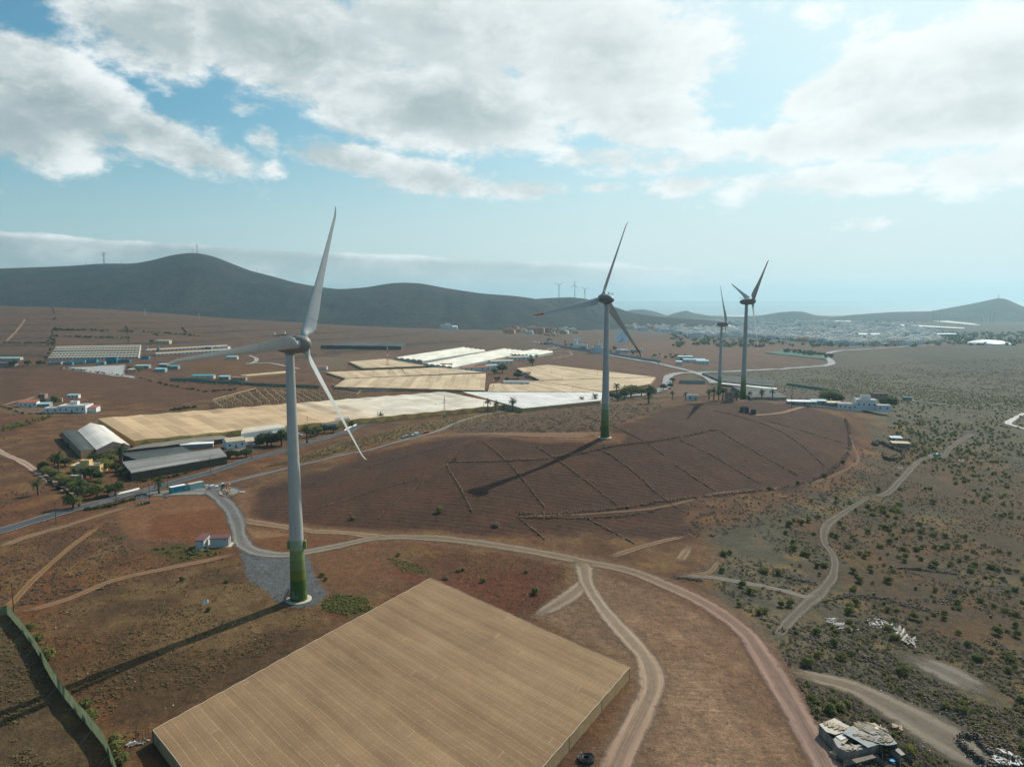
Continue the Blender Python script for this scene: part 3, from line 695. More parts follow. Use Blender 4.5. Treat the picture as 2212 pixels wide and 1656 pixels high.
BANDC = [(.050, .095, .010), (.125, .145, .012), (.140, .185, .060), (.180, .230, .080), (.26, .31, .20)]
BANDM = [mat("green_band_%s" % w, c, .5, .08, .5, spec=.4) for w, c in zip(("dark", "olive", "leaf", "light", "pale"), BANDC)]
TXT = mat("logo_teal", (.02, .10, .12), .6, .05)
def blade_mesh(Rt, red, pitch, ts=1):
    """one blade along +z from the hub centre; rotor axis is +y (upwind); returns (blade, tip) builders"""
    st = [(1.9, 1.7, 1.7), (2.5, 1.75, 1.65), (2.9, 2.4, 1.5), (3.6, 3.05, 1.2), (5.0, 3.4, .98), (7.0, 3.25, .80), (10, 3.05, .62), (14, 2.45, .46), (20, 1.80, .32), (27, 1.25, .21), (33, .86, .14), (36.5, .62, .10), (38.2, .42, .07), (39.0, .20, .05)]
    n = 20; rows = []
    for r, ch, th in st:
        k = r/39.0*Rt if r > 3 else r
        rd = sstep(2.4, 4.2, np.array([r]))[0]             # 0 round .. 1 aerofoil
        tw = pitch-ts*rad(14)*(1-min(r/30, 1))**1.6
        row = []
        for i in range(n):
            a = 2*math.pi*i/n; c, s_ = math.cos(a), math.sin(a)
            rx, ry = c*ch/2, s_*th/2
            xc = .5-.5*c                                   # 0 leading .. 1 trailing
            t = 2.6*(.2969*math.sqrt(max(xc, 0))-.126*xc-.3516*xc**2+.2843*xc**3-.1015*xc**4)
            ax, ay = (.30-xc)*ch, (1 if s_ >= 0 else -1)*t*th*1.05
            if r < 2.7: ax, ay = rx, ry
            x = rx*(1-rd)+ax*rd; y = ry*(1-rd)+ay*rd
            bend = .9*(max(r-37, 0)/2)**2                  # small bent tip
            x2 = x*math.cos(tw)-y*math.sin(tw); y2 = x*math.sin(tw)+y*math.cos(tw)
            row.append((x2+bend*.8, y2, k))
        rows.append(row)
    def part(a, b_, capa, capb):
        g = MB(); vs = [p for row in rows[a:b_] for p in row]; m = b_-a; fs = []
        for i in range(m-1):
            for k in range(n): fs.append((i*n+k, i*n+(k+1) % n, (i+1)*n+(k+1) % n, (i+1)*n+k))
        fs.append(tuple(range(n))[::-1]); fs.append(tuple((m-1)*n+k for k in range(n)))
        return g.add(vs, fs)
    global SEAM
    SEAM = []
    for j, f in ((4, .9), (7, .1)):
        ra = [tuple(p*(1-f)+q*f for p, q in zip(a, b_)) for a, b_ in zip(rows[j], rows[j+1])]; cx_, cy_ = sum(p[0] for p in ra)/n, sum(p[1] for p in ra)/n
        vs = [(cx_+(p[0]-cx_)*1.015, cy_+(p[1]-cy_)*1.05, p[2]+dz) for dz in (0, .14) for p in ra]; SEAM.append(MB().add(vs, [(k, (k+1) % n, n+(k+1) % n, n+k) for k in range(n)]))
    if red: return part(0, 11, 1, 1), part(10, len(st), 1, 1)
    return part(0, len(st), 1, 1), None
def turbine(base, Hh, Rt, yaw, az0, pitch, red, label, extra):
    root = empty("wind_turbine", base, 0, label, "wind turbine", "large wind turbines of the near row")
    f = MB(); f.lathe([(3.2, -.8), (3.2, .22), (3.0, .30), (2.2, .30)], 40); f.obj("foundation", CONC, root, auto=40)
    zt = Hh-1.9; rb, rt = 2.02, 1.02
    rr = lambda z: rb+(rt-rb)*(z/zt)**.85+.16*max(0, 1-z/9)**2
    zs = [16.0+(zt-16.0)*i/10 for i in range(11)]
    t = MB(); t.lathe([(rr(z), z) for z in zs], 40)
    for z in (26.5, 44.0): t.lathe([(rr(z)+.03, z-.06), (rr(z)+.03, z+.06)], 40)
    tw = t.obj("tower", TW, root, auto=40)
    for i, (a, b_) in enumerate(((.3, 5.7), (5.7, 8.3), (8.3, 10.9), (10.9, 13.45), (13.45, 16.0))):
        g = MB(); g.lathe([(rr(a+(b_-a)*k/3), a+(b_-a)*k/3) for k in range(4)], 40); g.obj("tower_band", BANDM[i], tw, auto=40)
    if extra >= 1:
        for an in extra_boxes.get(extra, ()):
            g = MB(); r0 = rr(14.8)+.32
            g.box((0, 0, 0), (.85, .6, 2.1), taper=.98); o = g.obj("vent_box", BANDM[3 if extra == 1 else 1], root, (r0*math.cos(an), r0*math.sin(an), 14.6 if extra == 1 else 4.2), auto=30, rot=(0, 0, an+math.pi/2))
            bv = o.modifiers.new("edge", 'BEVEL'); bv.width = .12; bv.segments = 2
    if extra == 1:
        an = math.pi+.12; g = MB(); tx, ty = -math.sin(an), math.cos(an)
        for s_ in (-.42, .42):
            g.tube([(3.4*math.cos(an)+tx*s_, 3.4*math.sin(an)+ty*s_, .15), (2.25*math.cos(an)+tx*s_, 2.25*math.sin(an)+ty*s_, 3.0)], .05, 6)
            g.tube([(3.4*math.cos(an)+tx*s_, 3.4*math.sin(an)+ty*s_, 1.1), (2.2*math.cos(an)+tx*s_, 2.2*math.sin(an)+ty*s_, 4.2)], .035, 6)
            g.tube([(3.4*math.cos(an)+tx*s_, 3.4*math.sin(an)+ty*s_, .15), (3.4*math.cos(an)+tx*s_, 3.4*math.sin(an)+ty*s_, 1.1)], .03, 6)
        for i in range(9):
            k = i/9+.05; r_ = 3.4-1.15*k
            g.box((r_*math.cos(an), r_*math.sin(an), .15+2.85*k), (.28, .84, .05), an)
        g.obj("stair", DKM, root)
        g = MB(); g.lathe([(rr(1.5)+.012, 1.0), (rr(2)+.012, 2.1)], 40); # faded patches of paint over old writing
        pm = mat("grey_patch", (.12, .17, .15), .6, .1)
        for a0, a1, z0, z1 in ((-1.75, -1.35, 1.2, 1.9), (-2.2, -1.75, 1.1, 3.0), (-.35, -.05, 1.6, 2.6), (-1.5, -1.42, 2.4, 2.65)):
            g = MB(); vs = []; m_ = 8
            for z in (z0, z1):
                for k in range(m_+1):
                    a = a0+(a1-a0)*k/m_; vs.append(((rr(z)+.012)*math.cos(a), (rr(z)+.012)*math.sin(a), z))
            g.add(vs, [(k, k+1, m_+1+k+1, m_+1+k) for k in range(m_)])
            g.obj("paint_patch", pm, root)
    # head
    a = rad(yaw); ax = Vector((math.sin(a), -math.cos(a), .08)).normalized()
    e1 = Vector((0, 0, 1)).cross(ax).normalized(); e2 = ax.cross(e1)
    M = Matrix((e1, e2, ax)).transposed().to_4x4()          # local z = rotor axis
    M.translation = Vector((0, 0, Hh))
    def place(o): o.matrix_local = M; return o
    g = MB(); g.lathe([(.02, -4.75), (.55, -4.6), (1.0, -4.2), (1.42, -3.4), (1.75, -2.4), (2.0, -1.2), (2.16, 0), (2.22, 1.2), (2.2, 2.3), (2.12, 2.42)], 40)
    nc = place(g.obj("nacelle", NAC, root, auto=35))
    g = MB(); g.lathe([(1.05, -2.5), (1.12, -1.9), (1.3, -1.4)], 28, Matrix.Translation((0, 0, Hh))); g.obj("yaw_collar", NAC, nc, auto=40).matrix_parent_inverse = M.inverted()
    g = MB(); g.lathe([(2.12, 2.5), (2.2, 2.62), (2.16, 3.4), (2.02, 4.2), (1.76, 5.0), (1.35, 5.65), (.8, 6.1), (.3, 6.28), (.02, 6.3)], 40)
    sp = place(g.obj("spinner", NAC, root, auto=35))
    # roof rail with sensors
    g = MB(); up = -1 if e2.z < 0 else 1
    g.tube([(0, 2.1*up, -1.5), (0, 2.55*up, -1.5)], .05, 6); g.tube([(0, 1.9*up, -3.2), (0, 2.5*up, -3.2)], .05, 6)
    g.tube([(0, 2.5*up, -.4), (0, 2.5*up, -4.4)], .07, 6)
    rl = place(g.obj("sensor_rail", DKM, root))
    for zz in (-1.0, -4.3):
        g = MB(); g.lathe([(.02, .0), (.20, .05), (.22, .5), (.1, .6), (.02, .62)], 12, Matrix.Translation((0, 2.55*up, zz))@Matrix.Rotation(-math.pi/2*up, 4, 'X'))
        g.obj("beacon", LAMP if not red else DKM, rl, auto=40)
    if red:
        g = MB(); g.tube([(.55*math.cos(q*.524), 3.1*up+.55*math.sin(q*.524), -2.2) for q in range(13)], .025, 5); g.tube([(0, 2.1*up, -2.2), (0, 2.6*up, -2.2)], .03, 5); g.obj("ring_antenna", DKM, rl)
    hub = Vector((0, 0, Hh))+ax*4.0
    bm_, tip = blade_mesh(Rt, red, pitch, -1 if pitch > 0 else 1)
    me = bm_.mesh("blade", BLP, auto=50); mt = tip.mesh("blade_tip", REDP, auto=50) if tip else None
    cg = MB(); cg.lathe([(1.02, 1.45), (1.02, 2.05), (.93, 2.1)], 28); cme = cg.mesh("blade_collar", COLL, auto=40)
    sme = [q.mesh('blade_seam', COLL) for q in SEAM]
    for k in range(3):
        th = rad(az0+120*k); d = (e1*math.cos(th)+e2*math.sin(th)).normalized(); tg = ax.cross(d).normalized()
        B = Matrix((tg, ax, d)).transposed().to_4x4()
        if B.determinant() < 0: B = Matrix((-tg, ax, d)).transposed().to_4x4()
        B.translation = hub
        o = link("blade", me, root); o.matrix_local = B
        c = link("blade_collar", cme, o); [link("blade_seam", q, o) for q in sme]
        if mt: link("blade_tip", mt, o)
    return root, M
extra_boxes = {1: (rad(186), rad(8)), 2: (rad(175),)}
YG = hit(645, 1295); TB = []
T1, M1 = turbine((YG[0], YG[1], YG[2]), 65, 39, 66, 62, rad(-20), False, "nearest white wind turbine with stepped green tower base beside the tan netting roof", 1)
q = hit(1306, 945); T2, M2 = turbine(q, 64, 37, -153, 108, rad(24), True, "red-tipped wind turbine standing on the bare pad on top of the brown field", 2)
q = at_dist(1604, 861, 478.7); T3, M3 = turbine((q[0], q[1], gz(q[0], q[1])-.2), 66, 39, 93, 18, rad(30), True, "taller of the two wind turbines beyond the brown field, one blade crossing its own nacelle", 2)
q = at_dist(1553, 851, 650.5); T4, M4 = turbine((q[0], q[1], gz(q[0], q[1])), 64, 38, 60, 114, rad(-20), False, "lower and farther of the two wind turbines beyond the brown field, among palms", 3)
# lettering on the nacelle of the second turbine
def nacelle_text():
    cu = bpy.data.curves.new("t", 'FONT'); cu.body = "ENERCON"; cu.size = 1.15; cu.align_x = 'CENTER'; cu.align_y = 'CENTER'; cu.extrude = 0
    o = bpy.data.objects.new("t", cu); COL.objects.link(o); dg = bpy.context.evaluated_depsgraph_get()
    me = bpy.data.meshes.new_from_object(o.evaluated_get(dg)); bpy.data.objects.remove(o)
    bm = bmesh.new(); bm.from_mesh(me); bmesh.ops.subdivide_edges(bm, edges=bm.edges, cuts=2); bm.to_mesh(me); bm.free()
    return me
def wrap(me, z0, side, zc):
    prof = [(-4.75, .02), (-4.6, .55), (-4.2, 1.0), (-3.4, 1.42), (-2.4, 1.75), (-1.2, 2.0), (0, 2.16), (1.2, 2.22), (2.3, 2.2)]
    for v in me.vertices:
        x, y = v.co.x, v.co.y; s_ = zc-x*side; r = np.interp(s_, [p[0] for p in prof], [p[1] for p in prof])+.04
        a = y/max(r, .5); v.co = (side*r*math.cos(a), r*math.sin(a), s_)
    return me
for Mx, Tx in ((M2, T2), (M3, T3)):
    for side in (1, -1):
        me = wrap(nacelle_text(), 0, side, -.9); me.materials.append(TXT)
        nac = [c for c in Tx.children if c.name.startswith("nacelle")][0]
        link("lettering", me, nac)
        g = MB(); n = 14; g.add([(0, 0, 0)]+[(.3*math.cos(6.2832*i/n), .3*math.sin(6.2832*i/n), 0) for i in range(n)], [(0, i+1, (i+1) % n+1) for i in range(n)])
        me2 = g.mesh("emblem", REDP)
        for v in me2.vertices: v.co.x += 3.15*1
        link("emblem", wrap(me2, 0, side, -.2), nac)
# far ones, too small to show parts
def far_turbine(pxb, pyb, Y, scale, yaw, az0, label, grp):
    x, y, z = at_dist(pxb, pyb, Y); g = MB(); Hh = 45*scale
    g.tube([(0, 0, -6), (0, 0, Hh)], [1.5*scale, .8*scale], 10)
    a = rad(yaw); ax = Vector((math.sin(a), -math.cos(a), 0)); e1 = Vector((0, 0, 1)).cross(ax); e2 = Vector((0, 0, 1))
    h = Vector((0, 0, Hh))+ax*2.5*scale
    g.tube([h-ax*5*scale, h-ax*2*scale, h+ax*1.2*scale], [.8*scale, 1.6*scale, .5*scale], 10)
    for k in range(3):
        t = rad(az0+120*k); d = e1*math.cos(t)+e2*math.sin(t); q = [h+d*r*scale for r in (0, 3, 5, 14, 24)]
        g.tube(q, [.6*scale, .9*scale, 1.1*scale, .7*scale, .15*scale], 6)
    o = g.obj("wind_turbine", TW, None, (x, y, z), auto=40); tag(o, label, "wind turbine", grp)
G3 = "three small wind turbines on the hill end"
far_turbine(1207, 642, 2870, 1.05, 200, 30, "leftmost of the three small wind turbines on the dark hill end", G3)
far_turbine(1241, 642, 2870, 1.05, 200, 95, "middle one of the three small wind turbines on the dark hill end", G3)
far_turbine(1263, 648, 2870, .93, 200, 35, "rightmost of the three small wind turbines on the dark hill end", G3)
for x, y, a in ((2013, 694, 20), (2021, 695, 70), (2029, 695, 100), (2094, 704, 40), (2120, 706, 80), (2136, 700, 10), (2144, 701, 55)):
    far_turbine(x, y, 3300, .95, 60, a, "faint far wind turbine on the hazy plain below the pointed hill", "far wind turbines below the pointed hill")
# ------------------------------------------------------------------ greenhouses and netting tents
def net_mat(name, c1, c2, seam, nu=1., strength=.35, rough=.8, cross=0., grad=None, tone=.14, sw=.44):
    """stretched netting; u runs along the roof, v across; panels of uneven tone with pale seams"""
    m, nt, b = base_mat(name, rough, 0, .12)
    a = nt.nodes.new('ShaderNodeAttribute'); a.attribute_name = 'pu'; u = X(nt, a.outputs['Fac'])
    a = nt.nodes.new('ShaderNodeAttribute'); a.attribute_name = 'pv'; v = X(nt, a.outputs['Fac'])
    p = pos(nt); n1 = noise(nt, p, .05, 5, .6); n2 = noise(nt, p, .9, 4, .6)
    row = v.f('FLOOR')
    wn = nt.nodes.new('ShaderNodeTexWhiteNoise'); wn.noise_dimensions = '1D'; nt.links.new(row.s, wn.inputs['W']); r1 = X(nt, wn.outputs['Value'])
    seg = (u*(1/34.)+r1*7.3); sg = seg.f('FLOOR')
    wn2 = nt.nodes.new('ShaderNodeTexWhiteNoise'); wn2.noise_dimensions = '2D'; nt.links.new(xyz(nt, sg*.37+row*.61*cross, row, 0.), wn2.inputs['Vector']); r2 = X(nt, wn2.outputs['Value'])
    fr = v.f('FRACT'); sm = (fr-.5).f('ABSOLUTE').step(sw, min(sw+.05, .497))*n2.lin(.3, .6, .25, 1.)
    half = ((v*2).f('FRACT')-.5).f('ABSOLUTE').step(.47, .5)*.35*n2.lin(.4, .6, 0., 1.)
    fu = (seg.f('FRACT')-.5).f('ABSOLUTE').step(.490, .498)*r2.step(.84, .86)*cross
    k = r2.lin(0, 1, 1-tone, 1+tone)*n1.lin(.3, .7, .86, 1.14)*n2.lin(.2, .8, .93, 1.07)
    if cross:
        warp = ((u*6.0).f('SINE')*.5+.5)*((v*11.).f('SINE')*.5+.5); k = k*(warp*.10+.95)
    base = mix(nt, (r2*.55+n1*.9-.25), c1, c2)
    if grad: base = mix(nt, v.step(grad[0], grad[1])*n1.lin(.3, .6, .55, 1.), base, grad[2])
    c = mix(nt, (sm+half+fu).min(1.)*strength, scale_col(nt, base, k), seam)
    nt.links.new(c, b.inputs['Base Color'])
    bn = nt.nodes.new('ShaderNodeBump'); bn.inputs['Strength'].default_value = .35; bn.inputs['Distance'].default_value = .15
    nt.links.new((n2+sm).s, bn.inputs['Height']); nt.links.new(bn.outputs[0], b.inputs['Normal'])
    return m
NET_BROWN = net_mat("netting_brown", (.215, .138, .074), (.248, .163, .09), (.41, .29, .175), strength=.5, cross=1., tone=.032)
NET_TAN = net_mat("netting_tan", (.40, .275, .155), (.47, .33, .195), (.62, .49, .34), strength=.6, grad=(12, 24, (.56, .52, .44)))
NET_TAN2 = net_mat("netting_sand", (.40, .30, .185), (.50, .385, .25), (.64, .53, .39), strength=.6)
NET_WHITE = net_mat("netting_white", (.52, .52, .49), (.60, .595, .56), (.24, .24, .22), strength=.6, tone=.04, sw=.45)
NET_DARK = net_mat("netting_dark", (.045, .055, .055), (.075, .085, .08), (.16, .17, .16), strength=.4)
NET_GREY = net_mat("netting_grey", (.17, .155, .13), (.22, .195, .165), (.28, .25, .21), strength=.4)
PLAST = net_mat("plastic_tunnel", (.62, .60, .50), (.72, .69, .58), (.40, .38, .32), strength=.5, tone=.06)
WALL_NET = mat("wall_netting", (.90, .52, .16), .85, .12, .12, dirt=(.75, .44, .15)); WALL_NET2 = mat("side_netting", (.40, .27, .14), .85, .2, .5, dirt=(.28, .19, .10))  # WALL_NET: yellow brightened, sunlight through the netting is put into the colour
POSTM = mat("weathered_post", (.20, .15, .10), .9, .2, 1.5)
def surf(A, B, C, D, nu, nv, zf):
    """grid patch A-B (u) to D-C (v); zf(u, v, z) shapes it"""
    u = np.linspace(0, 1, nu+1); v = np.linspace(0, 1, nv+1); U, V = np.meshgrid(u, v)
    A, B, C, D = (np.array(q) for q in (A, B, C, D))
    P = (A*((1-U)*(1-V))[..., None]+B*(U*(1-V))[..., None]+C*(U*V)[..., None]+D*((1-U)*V)[..., None])
    P[..., 2] = zf(U, V, P)
    I = np.arange(nv)[:, None]*(nu+1)+np.arange(nu)[None, :]
    return P, np.stack([I, I+1, I+nu+2, I+nu+1], -1).reshape(-1, 4), U, V
def greenhouse(name, corners, h, label, cat, m, wallm, ridges, prof='gable', rise=.8, along='v', nu=60, walls=(0, 1, 2, 3), group=None, sag=0., panels=None, step=None, jit=.0, raw=False, follow=True):
    """corners = four sighting points of the roof edge (u: 0-1, v: 1-2); ridges counted along v (ridge lines run in u)"""
    if raw: c = corners
    else: c = [hit(a, b_, h) for a, b_ in corners]
    per = {'gable': 4, 'arch': 10, 'flat': 6}[prof]; nv = ridges*per
    Lu = math.dist(c[0][:2], c[1][:2]); Lv = math.dist(c[0][:2], c[3][:2])
    def zf(U, V, P):
        t = (V*ridges) % 1.0; t = np.where(np.isclose(V, 1), 0, t)
        if prof == 'gable': s_ = (1-np.abs(2*t-1))*rise
        elif prof == 'arch': s_ = np.sqrt(np.clip(1-(2*t-1)**2, 0, 1))*rise
        else: s_ = (np.sin(np.pi*t)**.7)*rise
        zz = P[..., 2]
        if follow:
            g = zbase(P[..., 0].ravel(), P[..., 1].ravel()).reshape(zz.shape)+h*.8
            zz = np.maximum(zz, g)
        w = fbm(P[..., 0].ravel()/11, P[..., 1].ravel()/11, 3).reshape(zz.shape)-.5
        return zz+s_+w*sag*np.sin(np.pi*U)**.3+(np.sin(U*Lu/3.3*np.pi*2)*jit if jit else 0)
    P, F, U, V = surf(*c, nu, nv, zf)
    root = empty(name, (c[0][0], c[0][1], 0), 0, label, cat, group); org = np.array([c[0][0], c[0][1], 0.])
    pan = panels or ridges
    me = np_mesh("roof", P.reshape(-1, 3)-org, F, m, prof != 'gable', {'pu': ('FLOAT', (U*Lu).ravel()), 'pv': ('FLOAT', (V*pan+.0).ravel())})
    link("roof", me, root)
    edges = {0: P[0, :, :], 1: P[:, -1, :], 2: P[-1, ::-1, :], 3: P[::-1, 0, :]}
    for k in walls:
        e = edges[k]; n = len(e); lo = e.copy(); lo[:, 2] = np.minimum(gz(e[:, 0], e[:, 1])-.3, e[:, 2]-.2)
        # walls stand a little inside the eaves
        VV = np.concatenate([lo, e-np.array([0, 0, .02])])-org
        link("wall", np_mesh("wall", VV, np.array([(i, i+1, n+i+1, n+i) for i in range(n-1)]), wallm), root)
    return root, P
# the big brown tent in front
cA, cB, cD = (np.array(hit(x, y, 2.5)) for x, y in ((930, 1248), (1360, 1441), (330, 1576)))
cC = cB+(cD-cA)*1.0; cD2 = cD.copy()
for q in (cC, cD2): q[2] = gz(q[0], q[1])+2.5
gh, Pg = greenhouse("netting_greenhouse", [cA, cB, cC, cD2], 2.5, "large brown netting greenhouse with pale seams and a sagging flat roof nearest the camera", "greenhouse",
    NET_BROWN, WALL_NET2, 16, 'flat', .12, nu=110, sag=.9, raw=True, jit=.02, panels=44)
g = MB(); org = Vector((cA[0], cA[1], 0))
for e in (Pg[0], Pg[:, -1], Pg[-1], Pg[:, 0]):                      # pale edge cable
    g.tube([Vector(q)-org+Vector((0, 0, .03)) for q in e[::2]], .055, 5)
g.obj("edge_cable", mat("pale_cable", (.52, .42, .30), .8, .1), gh)
for e, k in ((Pg[:, 0], 16), (Pg[:, -1], 16)):
    for q in e[::k]:
        o = MB().tube([(0, 0, -2.9), (0, 0, .05)], .07, 6).obj("post", POSTM, gh, Vector(q)-org+Vector((-.05, -.05, -.05)))
# long tan one beyond the road, ridges run front to back
G2 = [(290, 952), (211.7, 904), (961, 846), (1098, 874)]
lg, PL2 = greenhouse("long_greenhouse", G2, 3.8, "long tan netting greenhouse with scalloped front wall beside the asphalt road", "greenhouse", NET_TAN, WALL_NET, 16, 'gable', .55, nu=30, panels=32)
e = PL2[:, 0]; e = e if e[0][0] < e[-1][0] else e[::-1]; TRI = mat("triangle_netting", (.62, .36, .13), .85, .2, .3); org = np.array([lg.location[0], lg.location[1], 0])
cu = np.concatenate([[0], np.cumsum(np.linalg.norm(np.diff(e[:, :2], axis=0), axis=1))]); ne = 22
for i in range(ne):
    w0, w1 = cu[-1]*i/ne, cu[-1]*(i+1)/ne; P = [np.array([np.interp(w, cu, e[:, k]) for k in range(3)]) for w in (w0, .5*(w0+w1), w1)]
    d_ = (P[2]-P[0])[:2]; d_ /= np.linalg.norm(d_); nn = np.array([d_[1], -d_[0], 0])*.08
    V = [np.array([P[0][0], P[0][1], gz(P[0][0], P[0][1])+.1]), np.array([P[2][0], P[2][1], gz(P[2][0], P[2][1])+.1]), P[1]-np.array([0, 0, .3])]
    MB().add([v+nn-org for v in V], [(0, 1, 2)]).obj("front_triangle", TRI, lg)  # darker brown triangles set just in front of the wall
greenhouse("white_greenhouse", [(1128.6, 882), (998.8, 846.3), (1302.7, 847.5), (1297, 865)], 3.0, "bright white netting greenhouse behind the red and white mast", "greenhouse", NET_WHITE, WALL_NET2, 14, 'flat', .12, nu=24, panels=14)
greenhouse("sand_greenhouse", [(721, 835), (746, 818), (1049, 806), (1046, 843)], 2.2, "wide sand coloured netting greenhouse left of the tree filled gap", "greenhouse", NET_TAN2, WALL_NET2, 14, 'gable', .18, nu=24, panels=28)
greenhouse("sand_greenhouse", [(876, 811), (868, 797), (951, 793), (1046, 804)], 2.2, "sand coloured netting roof between the long tunnels and the tree filled gap", "greenhouse", NET_TAN2, WALL_NET2, 8, 'gable', .18, nu=20, panels=16)
greenhouse("sand_greenhouse", [(746, 817), (703, 803.5), (866, 797), (875.9, 811.5)], 2.2, "narrow sand coloured netting greenhouse with a white end strip", "greenhouse", NET_TAN2, WALL_NET2, 8, 'gable', .18, nu=16, panels=16)
greenhouse("sand_greenhouse", [(1053, 845), (1058, 829), (1164, 822), (1302, 847)], 2.2, "front sand coloured netting greenhouse beneath the row of trees", "greenhouse", NET_TAN2, WALL_NET2, 10, 'gable', .18, nu=20, panels=20)
greenhouse("sand_greenhouse", [(1166, 821), (1115, 795.5), (1183, 787.5), (1415, 814)], 2.2, "pale sand netting greenhouse narrowing towards the bend of the country road", "greenhouse", NET_TAN2, WALL_NET2, 10, 'gable', .18, nu=20, panels=20, walls=(1, 2, 3))
greenhouse("sand_greenhouse", [(1166, 822), (1416, 814.5), (1404, 829), (1303, 846)], 2.2, "pale sand netting greenhouse right behind the second turbine tower", "greenhouse", NET_TAN2, WALL_NET2, 10, 'gable', .18, nu=20, panels=20, walls=(1, 2, 3))
greenhouse("sand_greenhouse", [(784, 795), (753, 781), (835, 774.5), (923, 790)], 2.2, "small sand coloured netting greenhouse in front of the dark reservoir", "greenhouse", NET_TAN2, WALL_NET2, 7, 'gable', .18, nu=16, panels=14)
def tunnels(FL, FR, BR, BL, n, label):
    greenhouse("tunnel_greenhouse", [BL, FL, FR, BR], 3.2, label, "greenhouse", PLAST, WALL_NET2 if False else PLASTW, n, 'arch', 1.7, nu=40, panels=n)
PLASTW = mat("tunnel_end", (.40, .40, .34), .7, .15, .3)
tunnels((850, 774), (912, 780), (1048, 758), (997, 751), 5, "back block of pale arched plastic tunnel greenhouses")
tunnels((915, 787), (977, 794), (1140, 760), (1085, 754), 5, "front block of pale arched plastic tunnel greenhouses")
tunnels((1100, 766), (1150, 769), (1194, 760.5), (1150, 755.5), 6, "short block of pale arched tunnels at the right end")
greenhouse("reservoir_cover", [(692, 746), (749, 738.7), (876, 740.4), (866, 748)], 5, "dark netting cover stretched over a reservoir on the slope", "netting cover", NET_DARK, mat("reservoir_wall", (.06, .065, .06), .9, .2), 5, 'flat', .4, nu=12, sag=1.)
# sheds and shade houses near the road
greenhouse("gabled_shed", [(167, 929), (208, 971), (281, 961), (224, 919)], 4.6, "whitish gabled netting shed at the left end of the long greenhouse", "shed", NET_GREY and net_mat("netting_pale", (.50, .46, .40), (.62, .59, .54), (.66, .63, .58), strength=.3), mat("shed_end", (.20, .155, .135), .85, .15), 1, 'gable', 3.2, nu=16, panels=5, follow=False)
greenhouse("lean_to", [(132, 931), (174, 973), (206, 969.5), (165, 929)], 4.2, "dark roofed lean-to along the whitish gabled shed", "shed", NET_DARK, mat("lean_to_wall", (.27, .19, .11), .85, .2), 1, 'flat', .25, nu=16, panels=3)
greenhouse("shade_house", [(263, 999), (474, 969), (490, 986), (283, 1022)], 3.8, "dark slatted shade house with stepped roof strips beside the road", "shade house", NET_GREY and net_mat("netting_slate", (.17, .17, .16), (.23, .225, .21), (.035, .03, .026), strength=1., sw=.38), mat("shade_wall", (.07, .06, .045), .9, .25, .8), 5, 'gable', 1.0, nu=40, panels=5)
greenhouse("shade_house", [(256, 979), (392, 964), (415, 975), (300, 995)], 3.4, "blackish flat shade house tucked behind the slatted one", "shade house", NET_DARK, mat("shade_wall", (.07, .06, .045)), 3, 'flat', .3, nu=20, panels=3)
greenhouse("shade_house", [(268, 973), (298, 962), (470, 938), (500, 946)], 2.6, "long low grey netting strip under the scalloped wall", "shade house", NET_GREY, mat("shade_wall", (.07, .06, .045)), 3, 'flat', .2, nu=20, panels=3)
greenhouse("packing_shed", [(520, 937), (617, 922), (597, 915.5), (527, 926)], 5.5, "cream gabled packing shed with a white end wall next to the long greenhouse", "shed", net_mat("sheet_cream", (.46, .41, .32), (.55, .50, .40), (.40, .36, .28), strength=.3), mat("white_wall", (.70, .70, .67), .8, .08, .5), 2, 'gable', 1.2, nu=10, panels=10)
# dark netting and white strip beyond the hill
greenhouse("shade_net", [(1516, 806), (1676, 823), (1670, 834), (1560, 824)], 2.2, "dark shade netting behind the two farther turbines", "netting cover", NET_DARK, mat("shade_wall", (.07, .06, .045)), 8, 'flat', .5, nu=20)
greenhouse("shade_net", [(1580, 834), (1668, 840), (1700, 858), (1620, 858)], 2.2, "low dark netting with pale ropes in front of the long white roof", "netting cover", NET_DARK, mat("shade_wall", (.07, .06, .045)), 8, 'flat', .5, nu=20)
greenhouse("long_roof", [(1560, 826), (1680, 838), (1676, 841), (1557, 829)], 2.2, "long thin white sheet roof crossing behind the turbine bases", "shed", NET_WHITE, mat("red_container", (.28, .06, .05), .8, .2), 1, 'gable', .8, nu=16)
greenhouse("flat_roofed_greenhouse", [(514, 810), (619, 801), (640, 803), (535, 812)], 2.2, "narrow tan roofed greenhouse with slanted yellow end walls", "greenhouse", NET_TAN2, WALL_NET, 2, 'flat', .4, nu=16)
# far bright roofs on the plain
def far_roof(corn, label, m=NET_WHITE, h=3, n=3):
    greenhouse("far_greenhouse", corn, h, label, "greenhouse", m, WALL_NET2, n, 'flat', .8, nu=12, group="bright greenhouse roofs on the far plain")
far_roof([(1937, 703), (2084, 710), (2080, 707.5), (1945, 700)], "long bright greenhouse strip nearest below the pointed hill")
far_roof([(2013, 693.5), (2118, 703), (2100, 698.5), (2050, 693)], "bright wedge shaped greenhouse roof right below the pointed hill")
far_roof([(1890, 691), (2000, 692), (1995, 689), (1925, 686.5)], "speckled pale greenhouse roof on the far plain left of the wedge", PLAST)
far_roof([(1755, 686), (1826, 690), (1828, 688), (1770, 684)], "thin bright greenhouse roof right of the low rounded hill")
far_roof([(1800, 695), (1838, 694.5), (1835, 692.5), (1805, 692.5)], "tiny bright greenhouse roof in front of the far town edge")
far_roof([(1440, 696), (1545, 700), (1550, 697), (1430, 690)], "pale greenhouse expanse behind the second turbine and the town")
far_roof([(1400, 690), (1450, 689), (1445, 686), (1402, 687)], "pale greenhouse patch at the foot of the first small coastal hill", PLAST)
far_roof([(1560, 683), (1610, 684), (1608, 681.5), (1563, 681)], "thin bright greenhouse line behind the farthest turbine blades")
